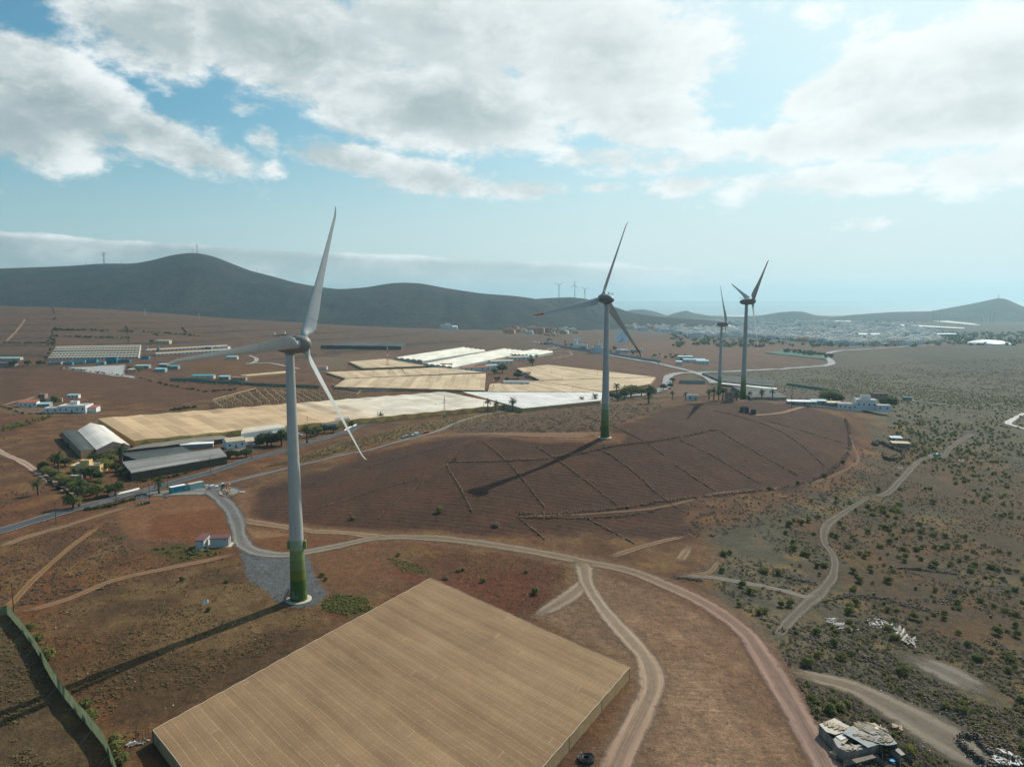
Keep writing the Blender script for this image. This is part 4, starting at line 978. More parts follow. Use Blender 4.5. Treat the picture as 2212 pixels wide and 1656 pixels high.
# bare frames left standing: posts and ridge poles over weeds
def frames(name, corn, nrow, h, label, m, gab=1.2, weeds=True):
    c = [np.array(hit(a, b_)) for a, b_ in corn]; root = empty(name, tuple(c[0]), 0, label, "greenhouse frame"); org = c[0]
    for i in range(nrow):
        v = i/(nrow-1); g = MB(); n = 9; pts = []
        for k in range(n):
            u = k/(n-1); q = (c[0]*(1-u)+c[1]*u)*(1-v)+(c[3]*(1-u)+c[2]*u)*v; q[2] = gz(q[0], q[1])
            pts.append(q-org+np.array([0, 0, h+(gab if i % 2 else 0)]))
            g.tube([q-org, q-org+np.array([0, 0, h])], .10, 5)
        g.tube(pts, .16, 5); g.obj("rafter", m, root)
    return root
FRM = mat("bleached_pole", (.50, .38, .22), .9, .15)
frames("greenhouse_frame", [(460, 876), (505, 862), (780, 852), (770, 862)], 2, 3, "front line of the bare pole greenhouse frame over dry stalks", FRM)
def ribs(name, pts, label, m, h=3.2, w=.30):
    """diagonal pole ribs of an uncovered greenhouse"""
    root = empty(name, hit(*pts[0][0]), 0, label, "greenhouse frame"); org = np.array(root.location)
    for a, b_ in pts:
        A, B = np.array(hit(a[0], a[1], h)), np.array(hit(b_[0], b_[1], h)); g = MB(); n = 8
        P = [A*(1-k/n)+B*k/n for k in range(n+1)]
        for q in P: q[2] = max(q[2], gz(q[0], q[1])+h)
        g.tube([q-org for q in P], w, 5)
        for q in P[::2]: g.tube([(q[0]-org[0], q[1]-org[1], gz(q[0], q[1])-org[2]), tuple(q-org)], w*.8, 5)
        g.obj("rib", m, root)
rb = []
for i in range(12):
    x = 486+i*24; rb.append(((x-24 if i else 462, 850+i*.1 if i else 864), (x+38, 873-i*.6)))
rb = [((553+(i-5)*17 if i > 5 else 463+i*18, 838.5+(i-5)*.6 if i > 5 else 862-i*4.2), (490+i*18.5, 873-i*.9)) for i in range(16)]
ribs("greenhouse_frame", rb+[((459, 863), (553, 838)), ((553, 838), (757, 848)), ((459, 864), (480, 878))], "uncovered greenhouse frame of pale diagonal poles above the long tan roof", FRM)
rb = [((640+i*3, 788+i*3.6), (742-i*2, 788+i*3.2)) for i in range(6)]
ribs("greenhouse_frame", rb, "rows of pale poles of an uncovered plot left of the sand coloured roofs", FRM, 2, .12)
rb = [((1350+i*14, 861-i*.6), (1405+i*12, 853)) for i in range(6)]+[((1330, 863), (1520, 866)), ((1380, 857), (1520, 861))]
ribs("greenhouse_frame", rb, "low line of pale poles and netting along the crest behind the field", FRM, 2, .10)
# ------------------------------------------------------------------ buildings
WHITE = mat("whitewash", (.70, .71, .69), .85, .08, .4, dirt=(.55, .53, .48)); CREAM = mat("cream_render", (.60, .50, .34), .85, .1, .4)
YEL = mat("yellow_render", (.62, .43, .17), .85, .1, .4); GLASS = mat("dark_glass", (.03, .04, .05), .15, .1, spec=.5); GREYW = mat("grey_block", (.33, .32, .30), .9, .15, .4, dirt=(.24, .22, .19))
RTILE = mat("red_tile_roof", (.30, .10, .055), .85, .18, .6); TROOF = mat("tan_roof", (.45, .37, .25), .85, .12, .5); FLATR = mat("flat_roof_screed", (.42, .38, .32), .9, .15, .4)
ORANGE = mat("orange_render", (.55, .28, .14), .85, .1, .3); BLUEC = mat("blue_steel", (.02, .17, .25), .55, .12, .5); TEALC = mat("teal_steel", (.045, .27, .34), .55, .10, .4); PALEB = mat("pale_blue_steel", (.26, .42, .44), .6, .08, .4)
MAROON = mat("maroon_sheet", (.135, .062, .058), .7, .1, .5); KIOSK = mat("kiosk_render", (.48, .49, .48), .85, .06, .5); DOORM = mat("door_grey", (.20, .21, .21), .6, .1); STONE = mat("dark_stone", (.10, .088, .075), .95, .35, 1.6, dirt=(.06, .05, .045)); RUST = mat("rust", (.20, .085, .04), .9, .3, 1.2)
ADOBE = mat("adobe", (.30, .20, .14), .95, .2, .6)
def wall_box(g, w, d, h): g.box((0, 0, h/2), (w, d, h))
def house(name, at, w, d, h, rz=0, wall=WHITE, roof='flat', rm=None, nwin=0, rows=1, door=True, label=None, cat="house", group=None, side=0, parent=None, loc=None, overhang=.25, rise=1.4, win=(1., 1.1), sink=.6, wing=None):
    """box-like building; origin at the middle of the front wall's foot, front faces -y before turning"""
    if loc is None:
        x, y, z = hit(*at)
    else: x, y, z = loc
    root = empty(name, (x, y, z), rz, label, cat, group) if parent is None else parent
    o = (0, d/2)
    g = MB(); g.box((0, d/2, (h-sink)/2), (w, d, h+sink)); g.obj("wall", wall, root)
    if roof == 'flat':
        g = MB(); g.box((0, d/2, h+.03), (w-.5, d-.5, .06)); 
        for cx, cy, sx, sy in ((0, .12, w, .24), (0, d-.12, w, .24), (-w/2+.12, d/2, .24, d-.48), (w/2-.12, d/2, .24, d-.48)): g.box((cx, cy, h+.22), (sx, sy, .44), mi=1)
        g.obj("roof", [rm or FLATR, wall], root)
    elif roof == 'gable':
        e = overhang; g = MB(); q = [(-w/2-e, -e, h), (w/2+e, -e, h), (w/2+e, d+e, h), (-w/2-e, d+e, h), (-w/2-e, d/2, h+rise), (w/2+e, d/2, h+rise)]
        g.add(q+[(a, b_, c+.12) for a, b_, c in q], [(6, 7, 11, 10), (8, 9, 10, 11), (1, 0, 4, 5), (3, 2, 5, 4), (0, 1, 7, 6), (2, 3, 9, 8), (0, 6, 10, 4), (3, 4, 10, 9), (1, 5, 11, 7), (2, 8, 11, 5)])
        g.obj("roof", rm or TROOF, root)
        g = MB(); 
        for s_ in (-1, 1): g.add([(s_*w/2, 0, h-.02), (s_*w/2, d, h-.02), (s_*w/2, d/2, h+rise-.02)], [(0, 1, 2) if s_ > 0 else (2, 1, 0)])
        g.obj("gable_wall", wall, root)
    else:
        e = overhang; g = MB(); z0, z1 = (h, h+rise) if roof == 'mono' else (h+rise, h); q = [(-w/2-e, -e, z0+.02), (w/2+e, -e, z0+.02), (w/2+e, d+e, z1+.02), (-w/2-e, d+e, z1+.02)]
        g.prism([p[:2] for p in q], [p[2] for p in q], [p[2]+.14 for p in q]); g.obj("roof", rm or TROOF, root)
    for r in range(rows):
        hz = (h/rows)*(r+.52)
        for i in range(nwin):
            if door and r == 0 and i == nwin//2: continue
            o_ = MB().box((0, 0, 0), (win[0], .08, win[1])).obj("window", GLASS, root, (-w/2+w*(i+.5)/nwin, -.02, hz))
        for i in range(side):
            MB().box((0, 0, 0), (.08, win[0], win[1])).obj("window", GLASS, root, (w/2+.02, d*(i+.5)/side, hz))
    if door: MB().box((0, 0, 1.0), (1.1, .1, 2.1)).obj("door", DOORM, root, (-w/2+w*(nwin//2+.5)/max(nwin, 1) if nwin else w*.2, -.02, 0))
    return root
def ext(root, dx, dy, w, d, h, wall, roof='flat', z0=0, rm=None, nwin=0, door=False):
    """further block of the same building"""
    p = MB(); p.box((dx, dy+d/2, z0+h/2-(.3 if z0 == 0 else 0)), (w, d, h+(.6 if z0 == 0 else 0))); p.obj("wall", wall, root)
    if roof == 'flat':
        g = MB(); g.box((dx, dy+d/2, z0+h+.04), (w-.4, d-.4, .08)); g.obj("roof", rm or FLATR, root)
        g = MB()
        for cx, cy, sx, sy in ((0, .1, w, .2), (0, d-.1, w, .2), (-w/2+.1, d/2, .2, d-.4), (w/2-.1, d/2, .2, d-.4)): g.box((dx+cx, dy+cy, z0+h+.2), (sx, sy, .4))
        g.obj("parapet", wall, root)
    else:
        g = MB(); q = [(dx-w/2-.2, dy-.2), (dx+w/2+.2, dy-.2), (dx+w/2+.2, dy+d+.2), (dx-w/2-.2, dy+d+.2)]
        g.prism(q, [z0+h+.02]*2+[z0+h+1.0]*2, [z0+h+.16]*2+[z0+h+1.14]*2); g.obj("roof", rm or RTILE, root)
    for i in range(nwin): MB().box((0, 0, 0), (1, .08, 1.1)).obj("window", GLASS, root, (dx-w/2+w*(i+.5)/nwin, dy-.02, z0+h*.55))
# left farms
house("farmhouse", (60, 879), 12, 7, 3.4, .25, WHITE, 'mono', RTILE, 4, side=2, label="small white farmhouse with a red mono-pitch roof at the left picture edge")
house("shed", (91, 879), 10, 6, 2.2, .2, GREYW, 'mono', PALEB, 0, door=False, label="low shed with a pale blue sheet roof beside the red roofed farmhouse", cat="shed", rise=.6)
r = house("ruined_building", (90, 868), 5, 5, 6, .1, ADOBE, 'flat', None, 2, rows=2, door=False, label="half ruined beige building with a dark tower behind the red roofed farmhouse", cat="ruin")
ext(r, 9, 1, 12, 1, 2.4, CREAM, 'flat'); ext(r, 6, -2, 4, 2.5, 3, CREAM, 'flat')
house("shed", (157, 860), 9, 4, 2.6, .1, WHITE, 'mono', PALEB, 3, door=False, label="narrow white outbuilding in the field behind the big white farm", cat="shed", rise=.4)
r = house("farmhouse", (155, 891), 19, 13, 4.6, .12, WHITE, 'flat', FLATR, 5, side=3, label="big white flat roofed farmhouse with creepers on its front wall")
ext(r, -14.5, 1.5, 10, 7, 3.2, WHITE, nwin=2); ext(r, 12, 4, 6, 7, 2.8, WHITE, 'mono', rm=RTILE); ext(r, -2, 8, 5, 4, 2.2, WHITE, z0=4.6)
g = MB()
for i in range(4): g.lathe([(.5, 0), (.5, .9), (.05, 1.1)], 10, Matrix.Translation((7.5+.1*i, 1.5+2.3*i, 4.66)))
g.obj("roof_vent", WHITE, r)
# rows of stock sheds
lefts = [(119.5, 757.5), (116, 762), (112, 767.5), (108.5, 772.5), (104.5, 777.5)]
for i, (x, y) in enumerate([(120.5, 754)]+lefts[0:]):
    A = hit(x, y); Bx = 303-i*.8; B_ = hit(Bx, y-4.2); w = math.dist(A[:2], B_[:2]); rz = math.atan2(B_[1]-A[1], B_[0]-A[0])
    mid = ((A[0]+B_[0])/2, (A[1]+B_[1])/2, (A[2]+B_[2])/2-.2)
    nm = ["hindmost", "second from the back", "third from the back", "third from the front", "second from the front", "frontmost"][i]
    house("stock_shed", None, w, 5.5, 2.6, rz, WHITE, 'gable', TROOF, 26, door=False, loc=mid, label=f"long white stock shed, {nm} of its block of six", cat="shed", group="long white stock sheds on the left slope", rise=.8, win=(1.5, 1.1), sink=2.5)
for (x0, y0, x1, y1, lb) in ((318, 758, 492, 751, "long cream roofed stock shed behind the blade tip of the nearest turbine"), (338, 768, 520, 758, "lower long stock shed half hidden by the nearest turbine's blade")):
    A, B_ = hit(x0, y0), hit(x1, y1); w = math.dist(A[:2], B_[:2]); rz = math.atan2(B_[1]-A[1], B_[0]-A[0])
    house("stock_shed", None, w, 7, 2.8, rz, WHITE, 'gable', TROOF, 22, door=False, loc=((A[0]+B_[0])/2, (A[1]+B_[1])/2, min(A[2], B_[2])), label=lb, cat="shed", rise=1., win=(1.6, 1.1), sink=4)
for x, y, lb in ((318, 757, "round green feed silo left of the long cream shed"), (342, 758, "round green feed silo in front of the long cream shed")):
    p = hit(x, y); g = MB(); g.lathe([(1.6, 0), (1.6, 4.6), (.4, 5.6), (.02, 5.7)], 16); tag(g.obj("feed_silo", mat("silo_green", (.10, .22, .18), .6, .1), None, p, auto=40), lb, "silo")
house("shed", (351, 742), 19, 7, 4, -.05, CREAM, 'mono', TROOF, 4, label="lone cream shed on the left hillside with a bush at its end", cat="shed", rise=.5)
house("farmhouse", (481, 756), 14, 8, 4, .0, WHITE, 'flat', None, 4, label="white cubic house above the long cream stock shed")
house("shed", (450, 754), 8, 5, 3, .1, GREYW, 'mono', PALEB, 2, door=False, label="small grey blue shed left of the white cubic house", cat="shed", rise=.4)
SH = [(240, 784, 12, 5, 6, BLUEC, "tall bright blue metal store in front of the stock sheds"), (195, 783, 14, 5, 3, TEALC, "teal metal container left of the tall blue store"), (168, 785, 16, 4, 2.8, PALEB, "pale blue row of containers below the stock sheds"),
      (118, 788, 14, 5, 3, GREYW, "grey low store at the left end below the stock sheds"), (146, 788, 10, 4, 2.5, TEALC, "small teal container between grey and pale blue stores"), (218, 787, 8, 4, 2.6, PALEB, "pale container just left of the tall blue store"), (268, 783, 12, 5, 2.6, BLUEC, "low dark blue container right of the tall blue store"), (313, 776, 9, 4, 3, TEALC, "teal container right of the block of stock sheds")]
for x, y, w, d, h, m, lb in SH: house("container", (x, y), w, d, h, .05, m, 'flat', m, 0, door=True, label=lb, cat="container")
for x, y, w, m, rm, lb in ((306, 796, 15, GREYW, PALEB, "grey house with a light roof in the left yard of the grey lot"), (285, 804, 9, CREAM, TROOF, "little cream shed among bushes beside the grey lot"), (352, 793, 9, GREYW, PALEB, "grey blue shed in the right yard beyond the grey lot"), (372, 797, 12, GREYW, TEALC, "green roofed store in the right yard beyond the grey lot"), (345, 803, 11, PALEB, PALEB, "pale blue container in front of the right yard"), (15, 779, 30, CREAM, PALEB, "striped pale roof of a greenhouse ruin at the left edge"), (8, 790, 24, GREYW, NET_DARK, "dark open framed plot in front of the striped roof at the left edge"),
      (500, 776, 13, CREAM, PALEB, "cream hut behind the blade of the nearest turbine"), (437, 818, 22, CREAM, TEALC, "row of yellowish huts by the green fence"), (515, 822, 14, GREYW, RTILE, "reddish roofed shack by the green fence"), (483, 820, 10, GREYW, PALEB, "pale shack left of the reddish roofed shack"), (160, 663, 30, GREYW, PALEB, "pale slab roofed building on the crest below the dark hill"), (52, 661, 20, WHITE, PALEB, "white house with bluish roof at the foot of the dark hill, far left"), (690, 798, 16, WHITE, RTILE, "small white house with a red roof strip behind the blade")):
    house("shed", (x, y), w, 6, 3, .05, m, 'mono', rm, 2, door=False, label=lb, cat="shed", rise=.7)
# garden house, road side farm
r = house("yellow_house", (184, 1023), 13.5, 8, 3.6, .10, YEL, 'flat', FLATR, 4, side=2, label="yellow house with a walled roof terrace among garden trees", win=(1.2, 1.2))
ext(r, -.5, 1.2, 4, 3.5, 2.2, YEL, z0=3.6); MB().box((0, 0, .5), (1.4, 1.4, 1.0)).obj("water_tank", WHITE, r, (-4.2, 3, 3.66)); MB().box((0, 0, .4), (2, 2, .8)).obj("water_tank", WHITE, r, (4.2, 4, 3.66))
house("shed", (163, 1040), 5.5, 4, 2.3, .1, ADOBE, 'flat', FLATR, 1, door=False, label="small earth coloured shed in the garden below the yellow house", cat="shed")
r = house("road_house", (510, 968), 10, 9, 4, .62, WHITE, 'gable', TROOF, 3, side=2, label="white house with tan gable roofs beside the parking yard by the road", rise=1.6)
ext(r, 8, 1, 7, 7, 2.8, WHITE, 'mono', rm=TROOF)
house("shed", (425, 969), 17, 4, 2.6, .3, GREYW, 'mono', WHITE, 0, door=False, label="long narrow shed with a white sheet roof behind the slatted shade house", cat="shed", rise=.3)
house("house", (600, 948), 5, 5, 3.4, .35, WHITE, 'flat', None, 2, label="small white cube house between trees left of the nearest tower top shadow side")
house("house", (713, 925), 10, 6, 3, .3, WHITE, 'flat', None, 3, label="low white house behind the white roadside wall, half hidden by plants")
house("house", (741, 920), 9, 6, 4.6, .3, WHITE, 'flat', None, 3, rows=2, label="taller white house right of the low one behind the roadside wall")
house("house", (618, 932), 6, 5, 3, .3, CREAM, 'mono', RTILE, 2, label="little cream house with a red roof at the edge of the packing shed")
# transformer kiosks on pads
def kiosk(at, w, d, h, rz, label):
    r = empty("transformer_kiosk", hit(*at), rz, label, "kiosk")
    MB().box((0, d/2, -.1), (w+1.6, d+1.8, .45)).obj("pad", CONC, r)
    MB().box((0, d/2, .1+h/2), (w, d, h)).obj("wall", KIOSK, r)
    g = MB(); q = [(-w/2-.15, -.18), (w/2+.15, -.18), (w/2+.15, d+.18), (-w/2-.15, d+.18)]; g.prism(q, [h+.10]*2+[h+.55]*2, [h+.32]*2+[h+.77]*2); g.obj("roof", MAROON, r)
    MB().box((0, 0, 1.2), (.06, 1.1, 2.0)).obj("door", DOORM, r, (w/2+.02, d*.5, .12))
    MB().box((0, 0, 0), (.5, .06, .35)).obj("vent", DOORM, r, (w*.3, -.02, h-.35))
kiosk((431.5, 1185.5), 2.5, 5.2, 2.5, .03, "narrow deep transformer kiosk with a maroon roof, left of the pair")
kiosk((474, 1180), 5.6, 2.4, 2.4, .12, "wide transformer kiosk with a maroon roof beside the gravel road, right of the pair")
# middle: works buildings between the greenhouses
for i, (x, y, w, d, rz, rm, lb) in enumerate([(1030, 801, 34, 12, .35, RTILE, "white works building with red brown roof at the front of the tunnel yard"), (1062, 797, 14, 10, .35, PALEB, "white works building with grey roof beside the red brown one"), (1085, 787, 30, 14, .35, TROOF, "saw-toothed tan roofed works hall along the tunnels"), (1122, 778, 30, 12, .35, TROOF, "farther tan roofed works hall with white front and doors"), (1150, 773, 16, 10, .35, PALEB, "last small works hall at the right end of the yard"), (964, 795, 14, 6, .1, RTILE, "white hut with a red roof strip in front of the tunnel ends"), (1115, 834, 26, 9, .0, GREYW, "long grey farm building under the trees in the greenhouse gap"), (1138, 812, 9, 6, .2, ORANGE, "small orange roofed house among the trees in the greenhouse gap")]):
    house("works_hall", (x, y), w, d, 4.2, rz, WHITE, 'gable', rm, 5, label=lb, cat="building", rise=1.2, win=(1.6, 1.4))
# ground station
r = house("station_building", (1252, 754), 24, 12, 7.5, -.15, WHITE, 'flat', None, 7, rows=2, label="white two storey station building carrying the smaller dish", cat="building"); ext(r, -8, 3, 6, 6, 6, WHITE, z0=7.5)
r = house("station_building", (1291, 763), 20, 12, 9, -.15, WHITE, 'flat', None, 6, rows=3, label="white three storey station building left of the second turbine's tower", cat="building"); ext(r, 0, 4, 12, 6, 4, WHITE, z0=9, nwin=4)
house("station_building", (1374, 761), 20, 9, 5, -.2, WHITE, 'flat', None, 6, rows=2, label="low white station building right of the large dish", cat="building")
for x, y, w, lb in ((1480, 776, 22, "pale workshop row right of the station on the road"), (1500, 783, 30, "group of white workshops with bluish roofs by the road junction"), (1518, 786, 16, "little white workshop at the right end by the road junction"), (1467, 788, 8, "tiny white hut beside the road junction")):
    house("workshop", (x, y), w, 10, 4, -.1, WHITE, 'mono', PALEB, 3, door=False, label=lb, cat="building", rise=.8)
def dish(at, Y, dia, az, el, label, stand, base_h, lattice=True):
    """parabolic antenna: reflector, rim, feed legs, feed, stand"""
    c = at_dist(at[0], at[1], Y); zg = gz(c[0], c[1]); r = empty("dish_antenna", (c[0], c[1], float(zg) if base_h is None else c[2]-base_h), 0, label, "dish antenna")
    hc = c[2]-r.location[2]; R_ = dia/2; ax = Vector((math.sin(az)*math.cos(el), math.cos(az)*math.cos(el), math.sin(el))); Mx = ax.to_track_quat('Z', 'Y').to_matrix().to_4x4(); Mx.translation = Vector((0, 0, hc))-ax*dia*.08
    dep = dia*.17; g = MB(); n = 10; g.lathe([(max(R_*k/n, .01), dep*(k/n)**2) for k in range(n+1)]+[(R_*1.01, dep+.02), (R_*.9, dep*.78-.25), (R_*.5, dep*.2-.3), (.02, -.4)], 40, Mx); g.obj("reflector", WHITE, r, auto=50)
    g = MB(); f = Vector((0, 0, dia*.38))
    for k in range(4):
        a = k*math.pi/2+.4; g.tube([Mx@Vector((R_*.8*math.cos(a), R_*.8*math.sin(a), dep*.64)), Mx@f], dia*.006, 5)
    g.obj("feed_leg", POLEG, r)
    g = MB(); g.lathe([(dia*.03, dia*.36), (dia*.04, dia*.42)], 10, Mx); g.obj("feed", POLEG, r)
    g = MB()
    if lattice:
        w = dia*.27
        for k in range(4):
            for s_ in (0, 1):
                a, b_ = [(-w, -w), (w, -w), (w, w), (-w, w)][k], [(-w, -w), (w, -w), (w, w), (-w, w)][(k+1) % 4]
                for L in range(4):
                    z0, z1 = (hc-dia*.2)*L/4, (hc-dia*.2)*(L+1)/4
                    g.tube([(a[0], a[1], z0), (b_[0], b_[1], z1)] if s_ else [(b_[0], b_[1], z0), (a[0], a[1], z1)], .18, 4)
            g.tube([(a[0], a[1], -1), (a[0], a[1], hc-dia*.2)], .3, 5)
        g.box((0, 0, 2.2), (w*2.6, w*2.6, 5)); g.box((0, 0, hc-dia*.2), (w*1.6, w*1.6, 2))
        g.tube([(0, 0, hc-dia*.2), (0, 0, hc)], 1.2, 8)
    else: g.tube([(0, 0, -.5), (0, 0, hc-.02*dia)], dia*.06 if dia > 3 else .06, 8)
    g.obj("stand", POLEG if lattice or dia < 3 else WHITE, r)
POLEG = mat("galvanised", (.42, .44, .44), .5, .1, .5, metal=.3)
d = hit(1337.5, 761); dish((1344, 729), d[1], 26, rad(-150), rad(42), "large white dish antenna on a lattice base right of the second turbine's tower", None, None)
d = hit(1246, 753); dish((1246.5, 733.7), d[1]+6, 10.6, rad(-145), rad(52), "smaller white dish antenna on the roof of a station building", None, 4.5, False)
d = hit(1292, 763); dish((1293, 727), d[1]+14, 10, rad(95), rad(30), "third dish antenna seen edge on behind the three storey station building", None, 9, False)
d = hit(444.6, 1311); dish((444.6, 1299), d[1], 1.25, rad(-165), rad(28), "little white satellite dish on a post in the weedy field", None, None, False)
# right: houses on the crest
r = house("white_house", (1830, 884), 12, 8, 3.6, -.25, WHITE, 'flat', None, 4, label="large white house in several blocks beyond the field, two storeys in the middle")
ext(r, 12, 1, 13, 9, 6.6, WHITE, nwin=4); ext(r, 22, -2, 9, 7, 3.6, WHITE, nwin=2); ext(r, 12, 4, 6, 4, 2.4, WHITE, z0=6.6)
for x, y, w, rm, lb in ((1725, 876, 14, WHITE, "white sheet roofed shed at the left end of the row on the crest"), (1748, 876, 9, PALEB, "tiny shed with bluish roof in the middle of the row on the crest"), (1768, 874, 10, PALEB, "shed with grey roof next to the cream one on the crest"), (1795, 878, 13, CREAM, "cream flat roofed shed between the row and the white house")):
    house("shed", (x, y), w, 5, 2.6, -.2, GREYW, 'mono', rm, 2, door=False, label=lb, cat="shed", rise=.5)
house("house", (1901, 863), 12, 7, 5, -.1, ADOBE, 'flat', ADOBE, 3, rows=2, label="earth coloured ruinous house behind the white house on the right")
house("hut", (1496, 864), 7, 4, 3, -.05, WHITE, 'flat', None, 2, label="white hut on the crest left of the brown stone tower", cat="hut")
house("block_building", (1495, 829), 26, 5, 3.5, -.15, GREYW, 'flat', None, 0, door=False, label="long grey block wall building beside the road junction", cat="building")
r = house("stone_tower", (1577, 869), 4.2, 4.2, 6.2, .1, ADOBE, 'flat', ADOBE, 1, rows=2, door=False, label="square brown stone tower on the crest between the two farther turbines", cat="tower", win=(.5, .9))
r = house("stone_hut", (1607, 891), 5, 4, 2.6, -.3, STONE, 'flat', STONE, 1, label="roofless dark stone hut at the top of the brown field", cat="ruin"); ext(r, 5, -1, 3, 2.5, 1.6, STONE)
house("shack", (1936, 955), 6, 4, 2.4, -.2, GREYW, 'mono', PALEB, 2, label="upper shack with a pale blue roof at the scrub's edge", cat="shack", rise=.4)
house("shack", (1946, 966), 9, 5, 2.2, -.2, ADOBE, 'mono', TROOF, 2, label="lower shack with a tan roof at the scrub's edge", cat="shack", rise=.3)
# sports hall dome, town
c = hit(2135, 743.5); R_ = 41/FPX*c[1]; g = MB(); g.lathe([(R_, -3), (R_, .5)]+[(R_*math.cos(a), .5+R_*.22*math.sin(a)) for a in np.linspace(.05, math.pi/2-.02, 10)], 40)
tag(g.obj("dome_hall", mat("dome_white", (.72, .76, .76), .35, .05, .01), None, c, auto=40), "low white dome hall at the edge of the far town", "dome")
def town_house(g_, w, d, h, rz, st):
    g = MB(); g.box((0, 0, h/2-2), (w, d, h+4), mi=0); g.box((0, 0, h+.3), (w*.9, d*.9, .6), mi=2)
    if st > 1: g.box((w*.15, d*.1, h+1.4), (w*.4, d*.4, 2.8), mi=0)
    n = max(2, int(w/4))
    for r_ in range(st):
        for i in range(n): g.box((-w/2+w*(i+.5)/n, -d/2-.03, h/st*(r_+.5)), (1.3, .1, 1.4), mi=1)
        for i in range(2): g.box((-w/2-.03, -d/4+d/2*i, h/st*(r_+.5)), (.1, 1.3, 1.4), mi=1)
    return g
TOWN = {}
for k, (m, nm) in enumerate(((WHITE, "white"), (CREAM, "cream"), (ORANGE, "terracotta"), (PALEB, "pale bluish"))):
    TOWN[nm] = [town_house(None, w, d, h, 0, st).mesh("town_house", [m, GLASS, FLATR if nm != "terracotta" else RTILE]) for w, d, h, st in ((12, 10, 4, 1), (18, 11, 7, 2), (26, 12, 10, 3), (15, 14, 7, 2))]
TP = "O 1345,706 1440,702 1500,701 1560,698 1640,694 1700,695 1760,695 1850,698 1960,702 2030,718 2030,740 1960,747 1860,746 1780,744 1700,734 1600,728 1500,730 1450,718 1360,713"
poly = K(TP); cnt = 0; town_list = []
def pin(x, y, p): return sd_poly(np.array([x]), np.array([y]), p)[0] < 0
rr_ = random.Random(3); cand = []
while len(cand) < 1700:
    x = rr_.uniform(1345, 2035); y = rr_.uniform(693, 748)
    if pin(x, y, poly): cand.append((x, y))
cand.sort(key=lambda q: -q[1])
extra = [(rr_.uniform(1095, 1250), rr_.uniform(715, 721), 'o') for i in range(34)]+[(rr_.uniform(1360, 1480), rr_.uniform(706, 712), 'o') for i in range(26)]+[(rr_.uniform(935, 1020), rr_.uniform(706, 712), 'w') for i in range(9)]+[(rr_.uniform(1330, 1500), rr_.uniform(690, 704), 's') for i in range(44)]+[(rr_.uniform(740, 900), rr_.uniform(690, 703), 's') for i in range(10)]
ind = []; mass = []
for i, (x, y) in enumerate(cand): (ind if i < 190 else mass).append((x, y, 't'))
ind = extra+ind
def pick(kind):
    q = rr_.random()
    return {'t': "white" if q < .62 else "cream" if q < .8 else "terracotta" if q < .88 else "pale bluish", 'o': "terracotta" if q < .55 else "cream" if q < .8 else "white", 'w': "white", 's': "white" if q < .8 else "cream"}[kind]
PL = {'t': "in the hazy far town", 'o': "in the terrace rows below the dark hill", 'w': "in the white works under the dark hill", 's': "scattered on the foot of the dark hill"}
for x, y, kd in ind:
    nm = pick(kd); p = hit(x, y); o = link("town_house", rr_.choice(TOWN[nm])); o.location = p; o.rotation_euler = (0, 0, rr_.choice((.2, -.2, .3, 1.3, -.1))); s_ = rr_.uniform(.8, 1.3)*(.6 if kd == 's' else 1); o.scale = (s_, s_, rr_.uniform(.8, 1.2))
    tag(o, f"small {nm} flat roofed house {PL[kd]}", "house", f"{nm} houses {PL[kd]}")
bm = bmesh.new()
for x, y, kd in mass:
    me = rr_.choice(TOWN[pick('t')][:1]+TOWN["white"]); p = hit(x, y); n0 = len(bm.verts); bm.from_mesh(me); bm.verts.ensure_lookup_table()
    M = Matrix.Translation(p)@Matrix.Rotation(rr_.choice((.2, -.2, 1.3)), 4, 'Z')@Matrix.Scale(rr_.uniform(.8, 1.2), 4)
    for v in bm.verts[n0:]: v.co = M@v.co
me = bpy.data.meshes.new("town_mass"); bm.to_mesh(me); bm.free()
for m in (WHITE, GLASS, FLATR): me.materials.append(m)
tag(link("town_mass", me), "hazy far mass of white town houses behind the nearer rows", "houses", kind='stuff')
c = hit(1880, 727); house("market_hall", (1880, 728), 60, 25, 7, 0, GREYW, 'gable', PALEB, 8, door=False, label="large grey roofed hall in the middle of the far town", cat="building", rise=3)
house("school", (2005, 735), 70, 20, 8, 0, WHITE, 'flat', None, 10, rows=2, door=False, label="long white block at the right end of the far town front", cat="building")
house("town_block", (1940, 741), 110, 18, 12, 0, WHITE, 'flat', None, 14, rows=3, door=False, label="widest long white apartment block facing the far road", cat="building")
house("grey_block", (2045, 727), 55, 18, 7, 0, GREYW, 'gable', PALEB, 4, door=False, label="pale roofed hall among trees right of the far town", cat="building", rise=2)
house("apartment_block", (1165, 718), 60, 20, 12, 0, ADOBE, 'flat', None, 10, rows=3, door=False, label="long grey brown flat block left of the orange terraces", cat="building")
house("factory", (975, 711), 30, 15, 7, 0, WHITE, 'gable', WHITE, 3, door=False, label="bright white factory hall under the dark hill", cat="building", rise=2)
# green sports pitches
for s, lb in (("O 1655,760 1790,774 1786,777 1650,764", "front"),):
    pass
g = MB(); pts = [hit(x, y) for x, y in ((1652, 763), (1690, 757), (1788, 772), (1784, 777))]; g.add([(a, b_, c+1.2) for a, b_, c in pts], [(0, 1, 2, 3)]); tag(g.obj("sports_ground", mat("green_turf", (.012, .085, .055), .9, .3, .05)), kind='structure')
